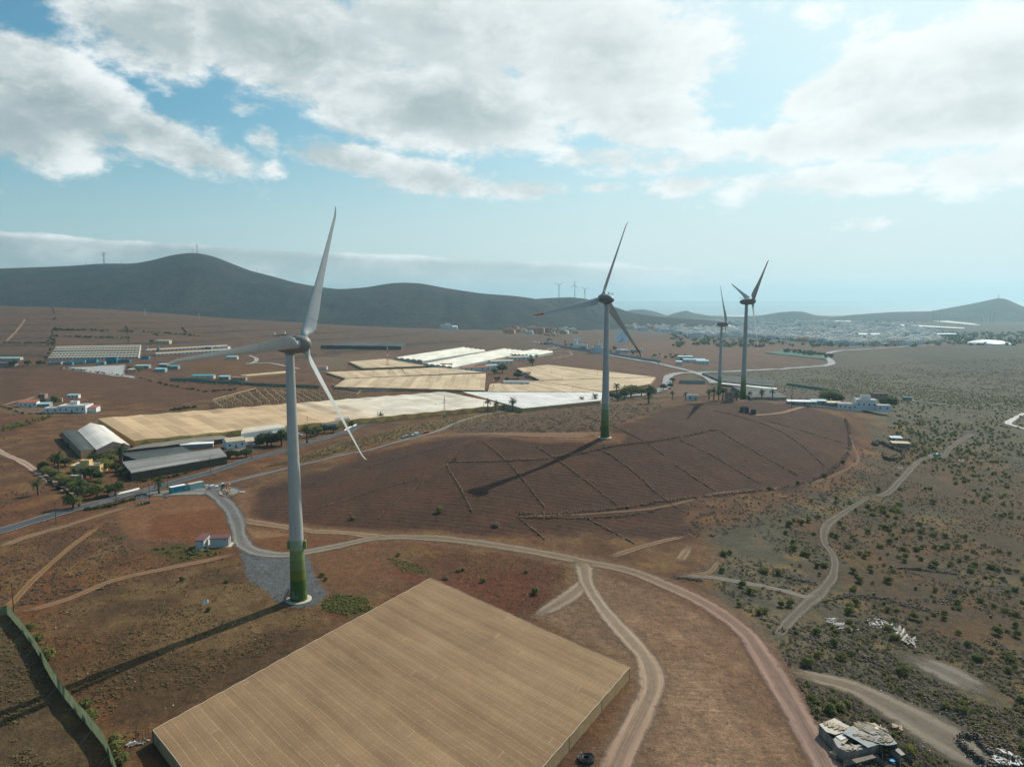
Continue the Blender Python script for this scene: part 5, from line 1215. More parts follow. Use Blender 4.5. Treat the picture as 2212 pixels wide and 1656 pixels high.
# ------------------------------------------------------------------ plants
def leaf_mat(name, c1, c2, c3=None):
    m, nt, b = base_mat(name, .75, 0, .2); p = pos(nt)
    oi = nt.nodes.new('ShaderNodeObjectInfo'); rn = X(nt, oi.outputs['Random'])
    a = nt.nodes.new('ShaderNodeAttribute'); a.attribute_name = 'tone'; tn = X(nt, a.outputs['Fac'])
    c = mix(nt, (tn*.75+rn*.35-.05).max(0.).min(1.), c1, c2)
    if c3: c = mix(nt, (tn*.5+rn*.7).step(.75, 1.), c, c3)
    nt.links.new(c, b.inputs['Base Color'])
    t = nt.nodes.new('ShaderNodeBsdfTranslucent'); nt.links.new(c, t.inputs[0]); ms = nt.nodes.new('ShaderNodeMixShader'); ms.inputs[0].default_value = .42
    nt.links.new(b.outputs[0], ms.inputs[1]); nt.links.new(t.outputs[0], ms.inputs[2]); nt.links.new(ms.outputs[0], nt.nodes['Material Output'].inputs['Surface']); return m
TSC = 1.65
GREENL = leaf_mat("shrub_leaf", (.100, .118, .034), (.205, .212, .064), (.26, .235, .075)); DRYL = leaf_mat("dry_twig", (.15, .125, .095), (.25, .215, .165)); TREEL = leaf_mat("tree_leaf", (.035, .055, .020), (.095, .125, .038)); STRAWL = leaf_mat("dry_grass", (.17, .125, .060), (.26, .20, .10))
SUCC = leaf_mat("blue_green_leaf", (.05, .085, .055), (.10, .14, .09)); BARK = mat("bark", (.10, .075, .055), .95, .25, 2.); PALML = leaf_mat("palm_leaf", (.035, .060, .018), (.085, .11, .035)); PTRUNK = mat("palm_trunk", (.14, .105, .075), .95, .25, 3.)
def leaves(n, rx, ry, rz, zc, size, rg, lumps=6, shell=.55, flat=.9):
    """arrays of leaf quads spread through a lumpy crown"""
    L = rg.normal(size=(lumps, 3)); L /= np.linalg.norm(L, axis=1)[:, None]; L[:, 2] = np.abs(L[:, 2])*.9-.1
    Lr = rg.uniform(.38, .62, lumps); Lc = L*(1-Lr[:, None])*rg.uniform(.75, 1.1, (lumps, 1))
    k = rg.integers(0, lumps, n); d = rg.normal(size=(n, 3)); d /= np.linalg.norm(d, axis=1)[:, None]
    r = shell+(1-shell)*rg.random(n)**.6
    C = Lc[k]+d*(Lr[k]*r)[:, None]
    C = C*np.array([rx, ry, rz])+np.array([0, 0, zc]); C[:, 2] = np.maximum(C[:, 2], .03)
    nrm = d+rg.normal(size=(n, 3))*.7; nrm[:, 2] += flat; nrm /= np.linalg.norm(nrm, axis=1)[:, None]
    t = np.cross(nrm, rg.normal(size=(n, 3))); t /= np.linalg.norm(t, axis=1)[:, None]; b_ = np.cross(nrm, t)
    s = size*rg.uniform(.6, 1.4, n)[:, None]
    V = np.stack([C-t*s-b_*s*.55, C+t*s*.9-b_*s*.5, C+t*s+b_*s*.6, C-t*s*.8+b_*s*.5], 1).reshape(-1, 3)
    tone = np.clip(rg.random(n)*.75+(rg.random(lumps)[k])*.35, 0, 1)
    return V, np.arange(4*n).reshape(-1, 4), np.repeat(tone, 4)
def leaf_mesh(name, m, *a, **k):
    V, F, T = leaves(*a, **k); return np_mesh(name, V, F, m, False, {'tone': ('FLOAT', T)})
rg = np.random.default_rng(5)
SHRUB = [leaf_mesh("shrub", GREENL, 520, 1.15, 1.05, .95, .62, .105, rg, lumps=6+i) for i in range(5)]
DRYB = [leaf_mesh("dry_bush", DRYL, 380, 1.1, 1.0, .62, .36, .085, rg, lumps=6) for i in range(3)]
def in_zone(s): return K(s)
SCR = K("O 1520,1240 1560,1180 1660,1120 1790,1060 1880,1000 1910,930 1940,900 1960,870 2260,850 2260,1700 1800,1700 1735,1500 1660,1360 1560,1275")
def rnd_in(poly, n, rg_, dens=None):
    xs = [p[0] for p in poly]; ys = [p[1] for p in poly]; out = []
    while len(out) < n:
        x, y = rg_.uniform(min(xs), max(xs), 400), rg_.uniform(min(ys), max(ys), 400); ok = sd_poly(x, y, poly) < 0
        out += list(zip(x[ok], y[ok]))
    return out[:n]
NEAR_SHRUBS = K("G 910,820 850,845 810,860 725,870 350,1045 315,1055 280,1090 300,1160 570,1165 655,1175 755,1020 820,1055 950,1125 920,935 1205,1070 1130,1165 1170,1225 1130,1280 1290,650 1410,550 1480,480 1540,440 1555,470 1230,755 1330,890 1365,905 1430,640 1635,725 1590,640 1420,740 1350,1225 "
                "H 565,680 790,745 725,795 900,820 1110,660 1145,625 1108,690 1015,890 1055,975 840,1020 1450,1070 1795,630 1515,720 2165,700 1090,1275 1575,1260 1355,1390 1060,1300 2040,815 1710,690 1380,850 430,520 485,560 530,690 670,640 730,640 410,640 1490,1570 1640,390 1550,130 2130,990 2110,1055 1100,270 990,1310 2000,400 1900,390 1850,340")
ns = [(x, y, rg.uniform(.9, 1.5)) for x, y in NEAR_SHRUBS]
# more: clustered, sorted by nearness
more = []
q_ = np.array(rnd_in(SCR, 4200, rg)); P_ = hitN(q_[:, 0], q_[:, 1]); cl_ = fbm(P_[:, 0]/38., P_[:, 1]/38., 3); ra_ = rg.random((len(q_), 2))
dn_ = np.interp(q_[:, 1], [860, 1000, 1150, 1250, 1400, 1700], [1., .95, .45, .16, .07, .05])*np.interp(q_[:, 0], [1700, 1850, 1950], [.35, .6, 1.])
for (x, y), c_, r_ in zip(q_, cl_, ra_):
    if r_[0] < dn_*1 if False else r_[0] < np.interp(y, [860, 1000, 1150, 1250, 1400, 1700], [1., .95, .42, .15, .06, .04])*np.interp(x, [1700, 1850, 1950], [.35, .6, 1.]) and c_ > .44: more.append((x, y, .45+.75*r_[1]))
more.sort(key=lambda q: -q[1]*1.0)
ns = ns+more; lim = 290; grp = "green shrubs on the stony scrubland"
stuffV, stuffF, stuffT = [], [], []; off = 0
lowp = [leaves(46, 1.15, 1.05, .85, .5, .27, rg, lumps=5) for i in range(6)]
dryp = [leaves(26, 1.0, .9, .5, .25, .22, rg, lumps=4) for i in range(5)]
tuft = [leaves(9, .5, .5, .32, .12, .16, rg, lumps=3) for i in range(5)]
def add_low(acc, proto, p, s, sz=None):
    V, F, T = proto[rg.integers(len(proto))]; a = rg.random()*6.28; c, sn = math.cos(a), math.sin(a)
    Q = V*np.array([s, s, sz or s]); Q = np.stack([Q[:, 0]*c-Q[:, 1]*sn+p[0], Q[:, 0]*sn+Q[:, 1]*c+p[1], Q[:, 2]+p[2]], 1)
    acc[0].append(Q); acc[1].append(F+acc[3]); acc[2].append(np.clip(T*.6+rg.random()*.5, 0, 1)); acc[3] += len(V)
green_acc = [[], [], [], 0]; dry_acc = [[], [], [], 0]; straw_acc = [[], [], [], 0]
NP_ = hitN([q[0] for q in ns], [q[1] for q in ns]); _k = off_track(NP_, .55); ns = [q for q, o_ in zip(ns, _k) if o_]; NP_ = NP_[_k]
for i, (x, y, s) in enumerate(ns):
    p = tuple(NP_[i])
    if i < lim:
        o = link("shrub", SHRUB[rg.integers(5)], None, p, (0, 0, rg.random()*6.28)); k = s*1.05; o.scale = (k, k*rg.uniform(.85, 1.1), k*rg.uniform(.8, 1.1))
        tag(o, "rounded green shrub on the stony scrubland of the right side", "shrub", grp)
    else: add_low(green_acc, lowp, p, s*1.15)
for x, y in rnd_in(K("O 1500,815 1700,800 1800,790 2250,770 2250,880 1960,872 1800,850"), 1, rg): pass
def scatter(acc, proto, s, n, lo, hi, thr=None, sc=25.):
    q = np.array(rnd_in(K(s) if isinstance(s, str) else s, n, rg)); P = hitN(q[:, 0], q[:, 1])
    if thr is not None: P = P[fbm(P[:, 0]/sc, P[:, 1]/sc, 3) > thr]
    for p in P[off_track(P)]: add_low(acc, proto, p, rg.uniform(lo, hi))
scatter(green_acc, lowp, "O 1500,815 1700,800 1800,790 2250,770 2250,880 1960,872 1800,850", 6500, .25, .8, .46, 60.)
scatter(green_acc, lowp, "O 1930,868 2250,850 2250,1000 2000,1000 1930,940", 700, .5, 1.2, .42, 40.)
scatter(dry_acc, dryp, SCR, 9000, .25, .8, .40)
scatter(green_acc, lowp, SCR, 2600, .2, .55, .46)
scatter(straw_acc, tuft, SCR, 3500, .5, 1.3, .48)
scatter(dry_acc, dryp, "O 1480,815 1700,800 2250,770 2250,880 1800,880 1600,860", 1500, .8, 1.6)
scatter(straw_acc, tuft, "O 30,1340 520,1215 700,1320 330,1580 250,1656 120,1500", 3600, .35, .95, .45, 8.)
scatter(dry_acc, dryp, "O 0,1190 60,1160 250,1120 300,1190 520,1195 500,1205 150,1290 0,1320", 380, .3, .9, .45)
scatter(straw_acc, tuft, "O 0,1190 60,1160 250,1120 300,1190 520,1195 500,1205 150,1290 0,1320", 1200, .4, 1.1)
scatter(straw_acc, tuft, "O 640,1000 780,966 900,940 960,925 1060,905 1160,886 1000,898 880,920 760,950 560,1012", 1600, .7, 1.8)
scatter(dry_acc, dryp, "O 960,925 1060,905 1200,880 1420,868 1430,882 1290,932 1000,938", 900, .4, 1.1)
scatter(dry_acc, dryp, "O 540,1080 800,985 1000,950 1280,955 1430,890 1700,890 1840,960 1820,1020 1500,1080 1100,1160 700,1130", 420, .25, .6)
scatter(dry_acc, dryp, "O 1480,1085 1720,1060 1840,1010 1850,960 1900,960 1850,1050 1720,1110 1560,1160 1480,1160", 420, .4, 1.0)
scatter(straw_acc, tuft, "O 465,866 553,840 755,850 770,862 500,874", 700, 1.0, 2.6)
scatter(straw_acc, tuft, "O 0,1345 30,1345 120,1500 230,1650 0,1656", 1100, .4, 1.0, .42, 8.)
scatter(straw_acc, tuft, "O 850,1190 1020,1185 1250,1222 1200,1290 1140,1330 930,1245 700,1290 690,1200", 900, .3, .8, .46)
scatter(green_acc, tuft, "O 695,1298 730,1283 790,1290 805,1316 750,1328 700,1320", 520, .5, 1.2)
scatter(green_acc, lowp, "D 970,1015 1130,995 1380,1010 1400,1040 1250,1080 1080,1090", 46, .35, .75)
scatter(green_acc, tuft, "O 830,1200 900,1218 930,1238 870,1238", 160, .4, .9)
scatter(green_acc, lowp, "O 1700,1530 1755,1512 1795,1535 1765,1552", 10, .4, .8)
scatter(dry_acc, dryp, "O 0,870 210,905 300,1000 520,1010 600,1000 560,1030 250,1060 120,1100 0,1130", 500, .4, 1.1, .45)
scatter(green_acc, lowp, "A 0,1470 120,1450 340,1390 300,1420 150,1470 20,1500", 70, .8, 1.6)
hd_ = [[], [], [], 0]
for s_, n_, lo_, hi_ in (("A 330,858 560,862 880,872", 46, 1.2, 2.6), ("A 300,897 560,906 800,912", 40, 1.2, 2.4), ("A 880,872 1060,880 1300,905", 30, 1., 2.2), ("A 795,830 805,870 815,940", 16, 1., 2.), ("A 960,870 1000,900", 10, 1., 2.), ("A 1150,840 1180,890", 10, 1., 2.), ("A 335,720 345,850 300,960", 26, 1., 2.), ("A 270,1085 330,960 345,920", 26, 1., 2.2), ("A 390,1098 560,1120 780,1148", 50, .5, 1.3), ("A 870,1160 1060,1210 1300,1250 1500,1235", 60, .6, 1.5), ("A 0,1340 130,1385 300,1395", 30, .5, 1.2), ("A 1060,1370 1230,1350", 24, .8, 1.8), ("A 380,1510 430,1580 500,1625", 40, .5, 1.4), ("D 240,500 330,610 480,700", 40, .4, 1.2), ("D 880,590 1100,560 1290,500 1440,440", 50, .4, 1.2), ("D 540,770 700,745 860,700", 46, .4, 1.1), ("B 0,790 600,800 1250,850", 60, 1.5, 3.), ("B 1300,870 1560,900", 30, 1.5, 3.), ("B 1420,940 1700,985 2211,1040", 46, .8, 2.2)):
    L_ = K(s_); n0 = len(L_)-1
    for i in range(n_):
        t = rg.random()*n0; j = int(t); f_ = t-j; add_low(hd_, lowp, hit(L_[j][0]*(1-f_)+L_[j+1][0]*f_+rg.normal()*1.5, L_[j][1]*(1-f_)+L_[j+1][1]*f_+rg.normal()*.5), rg.uniform(lo_, hi_))
tag(link("hedge_row", np_mesh("hedge_row", np.concatenate(hd_[0]), np.concatenate(hd_[1]), DRYL and TREEL, False, {'tone': ('FLOAT', np.concatenate(hd_[2]))})), "thin rows of weeds and bushes along field edges", "hedge rows", kind='stuff')
for acc, nm, m, lb in ((green_acc, "undergrowth", GREENL, "loose green scrub spread over the plain on the right"), (dry_acc, "dry_undergrowth", DRYL, "grey brown dry scrub spread over fields and plain"), (straw_acc, "dry_grass", STRAWL, "tufts of straw coloured dry grass")):
    tag(link(nm, np_mesh(nm, np.concatenate(acc[0]), np.concatenate(acc[1]), m, False, {'tone': ('FLOAT', np.concatenate(acc[2]))})), lb, "ground cover", kind='stuff')
# bushes one can single out on the left
BUSHL = [("E 195,790", 1.5, "first bush along the green fence, at its far end"), ("E 235,860", 1.5, "second bush along the green fence"), ("E 305,965", 1.9, "largest bush halfway along the green fence"), ("E 540,1280", 1.5, "bush on the field side of the fence near its front"), ("E 575,1350", 1.5, "bush just below another, near the fence's front end"), ("E 750,1560", 1.7, "olive bush by the brown tent's left corner"), ("E 780,1630", 1.5, "lowest bush between fence and brown tent"), ("E 720,1500", 1.3, "bush by the red gate near the brown tent"),
         ("E 1150,475", 1.0, "single green bush on the bare slope left of the gravel pad"), ("E 1435,487", .8, "small bush at the left rim of the gravel pad"), ("E 1325,665", .9, "small bush under the little satellite dish"), ("E 2035,450", .9, "upper small bush right of the turbine foot"), ("E 2065,475", .8, "lower small bush right of the turbine foot"),
         ("F 850,1205", 1.3, "greyish round bush at the far corner of the brown tent"), ("F 1092,1222", 1.0, "round bush right of the far corner of the brown tent"), ("F 965,1150", .8, "right one of the small bushes above the brown tent's corner"), ("F 932,1155", .8, "left one of the small bushes above the brown tent's corner"), ("F 1420,1295", 1.5, "dark bush beside the faint track by the brown tent"), ("F 555,1055", .9, "dark small bush below the bend of the gravel road"), ("F 1365,1165", .8, "lone small bush in the dark weedy plot"),
         ("F 820,785", 1.8, "yellowish bush cluster at the lower edge of the terraced field"), ("F 265,828", 1.2, "green bush on the left lower edge of the terraced field"), ("F 915,450", 1.1, "yellow green bush on a stone wall in the terraced field"), ("F 1165,870", 2.0, "straw coloured bush beside the earth bank"),
         ("G 600,640", 1.2, "bush on the long terrace wall, left of its bend"), ("G 780,605", 1.3, "bush on the long terrace wall near its bend"), ("G 860,600", 1.3, "grey green bush right at the bend of the terrace wall"), ("G 950,560", 1.6, "yellow green bush pair above the bend of the terrace wall"), ("G 1070,470", 1.6, "bush row on the rising part of the terrace wall")]
for s, k, lb in BUSHL:
    x, y = K(s)[0]; o = link("bush", SHRUB[rg.integers(5)] if "grey" not in lb and "straw" not in lb else DRYB[0], None, hit(x, y), (0, 0, rg.random()*6)); o.scale = (k, k*.95, k*.85); tag(o, lb, "bush")
# trees
def tree_proto(i, h, w):
    rg_ = np.random.default_rng(100+i)
    tr = MB(); lean = rg_.uniform(-.3, .3, 2); tr.tube([(0, 0, -.4), (lean[0]*.4, lean[1]*.4, h*.25), (lean[0], lean[1], h*.5)], [.05*h, .038*h, .022*h], 8)
    for k in range(6):
        a = k*1.05+rg_.uniform(0, .5); z0 = h*rg_.uniform(.22, .42); tr.tube([(lean[0]*.6, lean[1]*.6, z0), (math.cos(a)*w*.28, math.sin(a)*w*.28, z0+h*.2), (math.cos(a)*w*.42, math.sin(a)*w*.42, z0+h*.38)], [.020*h, .014*h, .006*h], 6)
    return tr.mesh("trunk", BARK, True), leaf_mesh("crown", TREEL, 1500, w*.55, w*.5, h*.46, h*.47, .055*h**.75, rg_, lumps=11, shell=.5), leaf_mesh("crown", GREENL, 1500, w*.55, w*.5, h*.46, h*.47, .055*h**.75, rg_, lumps=11, shell=.5)
TRP = [tree_proto(i, 5.5, 5.5+i*.6) for i in range(4)]
def tree(x, y, s, lb, dark=True, group=None, name="tree"):
    i = rg.integers(4); root = empty(name, hit(x, y), rg.random()*6.28, lb, "tree", group); s *= TSC if y > 900 else 1.35; root.scale = (s, s, s*rg.uniform(.85, 1.05))
    link("trunk", TRP[i][0], root); link("crown", TRP[i][1 if dark else 2], root); return root
def palm_proto(i):
    rg_ = np.random.default_rng(200+i); h = 4.2+i*.8
    t = MB(); n = 9; t.tube([(math.sin(k/n*1.2)*.25, 0, -.4+(h+.4)*k/n) for k in range(n+1)], [.42-.015*k+(.04 if k % 2 else 0) for k in range(n+1)], 9)
    cx = math.sin(1.2)*.25; g = MB()
    for k in range(34):
        a = rg_.random()*6.283; e = rg_.uniform(-.5, 1.25); L = rg_.uniform(2.1, 2.9); pts = []; d = Vector((math.cos(a)*math.cos(e), math.sin(a)*math.cos(e), math.sin(e))); p = Vector((cx, 0, h))
        for q in range(7): pts.append(p.copy()); p += d*(L/6); d = (d+Vector((0, 0, -.20))).normalized()
        sd_ = Vector((-math.sin(a), math.cos(a), 0))
        for q in range(6):
            w = .42*math.sin(math.pi*(q+.7)/7.2)+.05; A, B_ = pts[q], pts[q+1]; dn = Vector((0, 0, -.35*w))
            for s_ in (-1, 1):
                for f in (0., .5):
                    o = A.lerp(B_, f); g.add([o, o+(B_-A)*.36, o+(B_-A)*.75+sd_*s_*w+dn, o+(B_-A)*.45+sd_*s_*w+dn], [(0, 1, 2, 3)])
    cm = g.mesh("crown", PALML); a_ = cm.attributes.new('tone', 'FLOAT', 'POINT'); a_.data.foreach_set('value', rg_.random(len(cm.vertices)).astype(np.float32))
    return t.mesh("trunk", PTRUNK, True), cm
PLP = [palm_proto(i) for i in range(3)]
def palm(x, y, s, lb, group=None):
    i = rg.integers(3); root = empty("palm_tree", hit(x, y), rg.random()*6.28, lb, "palm tree", group); s *= 1.3; root.scale = (s,)*3
    link("trunk", PLP[i][0], root); link("crown", PLP[i][1], root)
palm(172, 1094, 1.15, "stout palm beside the asphalt road at the garden corner"); palm(344, 1066, .95, "low palm on the verge left of the teal container"); palm(126, 1015, 1.1, "dark palm left of the yellow house"); palm(262, 1005, 1.3, "big palm at the corner of the dark slatted shade house")
palm(663, 957, 1.1, "palm among bushes by the road left of the roadside wall"); palm(1108, 888, 1.2, "palm at the right end of the long greenhouse"); palm(1054, 889, 1.0, "left palm of two before the long greenhouse's right end"); palm(1071, 888, .95, "right palm of two before the long greenhouse's right end"); palm(822, 911, .8, "small palm behind the white roadside wall"); palm(1332, 850, 1.3, "palm in front of the dark trees right of the second tower"); palm(1285, 872, 1.1, "palm by the road left of the second tower"); palm(1256, 874, .9, "shorter palm left of the palm by the second tower"); palm(1150, 793, 1.2, "palm in the works yard"); palm(83, 1068, .8, "small agave like palm beside the pale track"); palm(1400, 872, 1.1, "palm on the verge right of the dark trees")
for i, x in enumerate((1531, 1541, 1560, 1568, 1552, 1590, 1618, 1645, 1668, 1480, 1452)): palm(x, 862+(i % 3)*1.5, rg.uniform(.7, 1.0), "slim palm in the row behind the crest by the two farther turbines", "palms behind the crest")
# garden of the yellow house: hedge line and trees
GA = [(92+i*9.2, 1016+i*6.3) for i in range(10)]
for i, (x, y) in enumerate(GA): tree(x+rg.uniform(-2, 2), y+rg.uniform(-1, 2), rg.uniform(.5, .68), "bushy tree in the hedge line along the pale track by the yellow house", i % 3 == 0, "garden hedge trees along the pale track", "garden_tree")
for x, y, s, lb in ((118, 1003, .7, "tree behind the hedge left of the yellow house"), (141, 1007, .75, "dark tree against the yellow house's left wall"), (170, 1034, .55, "round tree right above the earth coloured garden shed"), (196, 1034, .8, "wide spreading tree in front of the yellow house"), (214, 1037, .6, "tree before the right corner of the yellow house"), (217, 1018, .7, "bluish tree right of the yellow house"), (229, 1015, .8, "big tree between the yellow house and the slatted shade house"), (236, 1003, .85, "light green tree behind the yellow house's right side"), (240, 993, .8, "tree below the gabled shed"), (205, 996, .6, "dark tree behind the yellow house"), (219, 995, .6, "second dark tree behind the yellow house"), (249, 1018, .6, "tree at the left end of the slatted shade house"), (276, 1034, .5, "yellowish shrubby tree at the shade house's front corner"), (264, 1026, .55, "dark shrubby tree beside the yellowish one at the shade house"),
                    (250, 1069, .75, "roadside tree with dense crown left of the white guard rail"), (232, 1068, .5, "small tree left of the dense roadside tree"), (196, 1069, .7, "tree over the garden's front corner"), (209, 1076, .75, "tall thin tree at the garden gate"), (216, 1050, .55, "upright tree along the garden drive"), (178, 1055, .55, "tree above the front garden bed"), (158, 1098, .8, "dark round tree beside the stout roadside palm"), (187, 1060, .5, "low tree in the front garden bed"), (160, 1048, .5, "low green tree in the vegetable plot")):
    tree(x, y, s, lb, rg.random() < .5, None, "garden_tree")
for x, y, s, lb in ((560, 966, .7, "light green tree beside the parking yard"), (577, 963, 1.1, "tall tree by the road left of the nearest tower"), (586, 962, .9, "tree just right of the tall roadside tree"), (608, 962, 1.15, "dark round tree directly left of the nearest tower"), (532, 987, .7, "dark tree at the right end of the parking yard"), (497, 990, .6, "yellow green tree at the right end of the slatted shade house"), (512, 989, .6, "second yellow green tree at the end of the shade house"), (700, 935, .8, "tree in front of the low white house"), (720, 934, .7, "second tree in front of the low white house"), (686, 940, .8, "tree by the road right of the nearest tower"), (760, 922, .6, "tree before the taller white house"), (671, 944, .8, "bushy tree touching the nearest tower's right edge"),
                    (1085, 805, 1.7, "large dark tree in the greenhouse gap"), (1068, 808, 1.2, "tree left of the large dark one in the greenhouse gap"), (1118, 818, 1.4, "greyish tree in the greenhouse gap"), (1140, 820, .9, "yellow green tree right of the greyish one in the gap"), (1075, 822, .8, "low tree at the mouth of the greenhouse gap"), (1095, 824, .8, "second low tree at the mouth of the greenhouse gap"), (1148, 784, 1.2, "tree at the end of the works yard"), (1362, 858, 2.0, "biggest dark tree right of the second tower"), (1348, 862, 1.5, "greyish tree in front of the biggest dark one"), (1385, 856, 1.7, "dark tree right of the biggest one"), (1405, 858, 1.6, "last dark tree of the row towards the road"), (1322, 862, 1.1, "tree just right of the second tower"), (1334, 866, 1.1, "low tree at the left foot of the dark row"), (1432, 842, 1.1, "tree inside the bend of the country road"), (1452, 826, 1.0, "tree right of the road bend"), (1447, 838, .9, "lower tree right of the road bend"),
                    (1790, 870, 1.9, "big dark round tree behind the white house"), (1808, 872, 1.4, "tree merging with the big dark round one"), (1918, 885, 1.7, "dark round tree right of the white house"), (1780, 868, 1.3, "left edge tree of the dark group by the white house"), (1743, 872, .7, "small tree in the row of sheds on the crest"),
                    (328, 742, 1.1, "bush tree at the lone cream shed's end"), (300, 803, 1.0, "tree in the left yard of the grey lot"), (280, 800, .8, "small tree at the corner of the grey lot"), (360, 800, 1.0, "tree in the right yard"), (60, 790, 1.1, "hedge tree at the far left edge plot"), (30, 791, 1.1, "second hedge tree at the far left edge plot"), (85, 789, 1.0, "yellowish hedge tree left of the grey store"), (120, 868, .9, "grey tree behind the big white farmhouse"), (1100, 712, 1.3, "tree by the white factory")):
    tree(x, y, s, lb, True if rg.random() < .7 else False)
for i in range(100):
    x = 740+i*6+rg.uniform(-2, 2); y = np.interp(x, [740, 850, 1000, 1200, 1350], [700, 703, 706, 706, 706])+rg.uniform(-1, 1.5)
    k = (palm if rg.random() < .4 else None); p = hit(x, y)
    o = link("tree", TRP[rg.integers(4)][1], None, p); s = rg.uniform(1.0, 2.0); o.scale = (s, s, s); o['label'] = "small tree in the far row along the foot of the dark hill"; o['category'] = "tree"; o['group'] = "far tree row under the dark hill"
ft = [[], [], [], 0]
for i in range(900):
    x, y = rg.uniform(1450, 2230), rg.uniform(693, 750)
    if x > 2000: y = rg.uniform(718, 746)
    add_low(ft, lowp, hit(x, y), rg.uniform(3, 7), rg.uniform(3, 6))
tag(link("far_trees", np_mesh("far_trees", np.concatenate(ft[0]), np.concatenate(ft[1]), TREEL, False, {'tone': ('FLOAT', np.concatenate(ft[2]))})), "hazy dark trees among and beside the far town", "trees", kind='stuff')
for i in range(40):
    x = rg.uniform(1690, 1800); y = 760+(x-1690)*.12+rg.uniform(-4, 2); p = hit(x, y); o = link("tree", TRP[rg.integers(4)][1], None, p); s = rg.uniform(.8, 1.5); o.scale = (s, s, s); tag(o, "dark tree round the green sports ground", "tree", "trees round the sports ground")
for i in range(46):
    x = rg.uniform(1180, 1500); y = np.interp(x, [1180, 1300, 1420, 1500], [746, 764, 778, 785])-rg.uniform(1, 14); p = hit(x, y); o = link("tree", TRP[rg.integers(4)][1], None, p); s = rg.uniform(.6, 1.3); o.scale = (s, s, s); tag(o, "dark tree inside the walled station grounds", "tree", "trees in the station grounds")
for i in range(30):
    x = rg.uniform(380, 700); y = np.interp(x, [380, 700], [825, 839])+rg.uniform(0, 2); p = hit(x, y); o = link("bush", SHRUB[rg.integers(5)], None, p); o.scale = (1.3,)*3; tag(o, "dark bush at the foot of the far green fence", "bush", "bushes along the far green fence")
for i in range(40):
    t = rg.random(); x = 5+t*120+rg.uniform(-2, 2); y = 740.5-t*.2; x, y = (x, 741+rg.uniform(-.5, .5)); p = hit(x, y); o = link("bush", SHRUB[rg.integers(5)], None, p); o.scale = (1.6, 1.4, 1.3); tag(o, "dark bush in the hedge row on the far left slope", "bush", "hedge row on the far left slope")
# ------------------------------------------------------------------ walls of field stones
ROCK = mat("field_stone", (.17, .11, .072), .95, .35, 1.1, dirt=(.24, .165, .10)); ROCKD = mat("lava_stone", (.150, .122, .098), .95, .35, 1.1, dirt=(.21, .175, .135))
_cube = np.array([(-1, -1, -1), (1, -1, -1), (1, 1, -1), (-1, 1, -1), (-1, -1, 1), (1, -1, 1), (1, 1, 1), (-1, 1, 1)], float); _cf = np.array([(3, 2, 1, 0), (4, 5, 6, 7), (0, 1, 5, 4), (1, 2, 6, 5), (2, 3, 7, 6), (3, 0, 4, 7)])
def stones(P, s, rg_):
    """irregular boulders at P with half sizes s"""
    n = len(P); V = _cube[None]*rg_.uniform(.55, 1.1, (n, 8, 3))*rg_.uniform(.6, 1.2, (n, 1, 3))*np.asarray(s)[:, None, None]
    a = rg_.random(n)*6.28; c, sn = np.cos(a)[:, None], np.sin(a)[:, None]
    V = np.stack([V[..., 0]*c-V[..., 1]*sn, V[..., 0]*sn+V[..., 1]*c, V[..., 2]], -1)+np.asarray(P)[:, None, :]
    return V.reshape(-1, 3), (_cf[None]+8*np.arange(n)[:, None, None]).reshape(-1, 4)
rg = np.random.default_rng(21)
def stone_wall(s, label, w=.9, h=.55, per=5., size=.26, m=None, name="stone_wall"):
    C = spline([(a, b_) for a, b_ in H2(s)], .6, .002); L = np.concatenate([[0], np.cumsum(np.linalg.norm(np.diff(C, axis=0), axis=1))]); n = int(min(L[-1]*per, 2600))
    t = rg.random(n)*L[-1]; gap = vnoise(t/6, t*0+3) > .16; t = t[gap]; n = len(t)
    x = np.interp(t, L, C[:, 0])+rg.normal(size=n)*w*.35; y = np.interp(t, L, C[:, 1])+rg.normal(size=n)*w*.35
    sz = size*rg.uniform(.5, 1.3, n); z = gz(x, y)+rg.random(n)**1.3*h
    V, F = stones(np.stack([x, y, z], -1), sz, rg); tag(link(name, np_mesh(name, V, F, m or ROCK)), label, "stone wall")
for s, lb in (("F 1000,340 860,480 560,710 380,850", "stone wall running diagonally down the terraced field to the track, left of the middle"), ("F 1090,340 1250,470 1480,755", "straight stone wall crossing the upper half of the turbine shadow"), ("F 855,480 1020,780", "short stone wall crossing the blade shadow"),
              ("F 1430,370 1600,480 1930,730", "straight stone wall starting under the turbine pad"), ("F 0,610 420,480 900,350", "thin stone wall along the upper left of the terraced field"), ("F 40,760 420,640 700,570", "thin stone wall across the lower left of the terraced field"), ("F 1330,830 1480,955", "short stone wall below the earth bank"),
              ("F 1760,830 2050,985", "stone wall at the lower middle end of the field towards the tracks"), ("F 1740,180 1890,230 2100,330 2240,425", "stone wall passing right of the second turbine's foot"), ("F 1850,395 2020,510 2211,680 G 20,760", "stone wall in the right half of the field, next to the pad's one"), ("G 40,330 250,430 570,620", "stone wall in the right half of the field, below the short straw bank"),
              ("G 270,262 420,350 780,550", "stone wall starting at the end of the straw coloured bank"), ("G 250,140 650,260 950,490", "stone wall from the stone hut down the right half of the field"), ("G 600,210 850,280 1080,350", "upper right stone wall of the field"), ("G 0,480 260,650", "short stone wall ending at the long terrace wall"), ("F 1380,200 1500,190 1590,225", "little stone wall behind the turbine pad")):
    stone_wall(s, lb, .55, .28, 4.2, .22)
stone_wall("F 860,465 1100,465 1450,450 1620,425 1850,380 2211,330 G 130,290 270,262", "long straw topped stone bank crossing the field under the turbine pad", 1.5, .5, 8, .22)
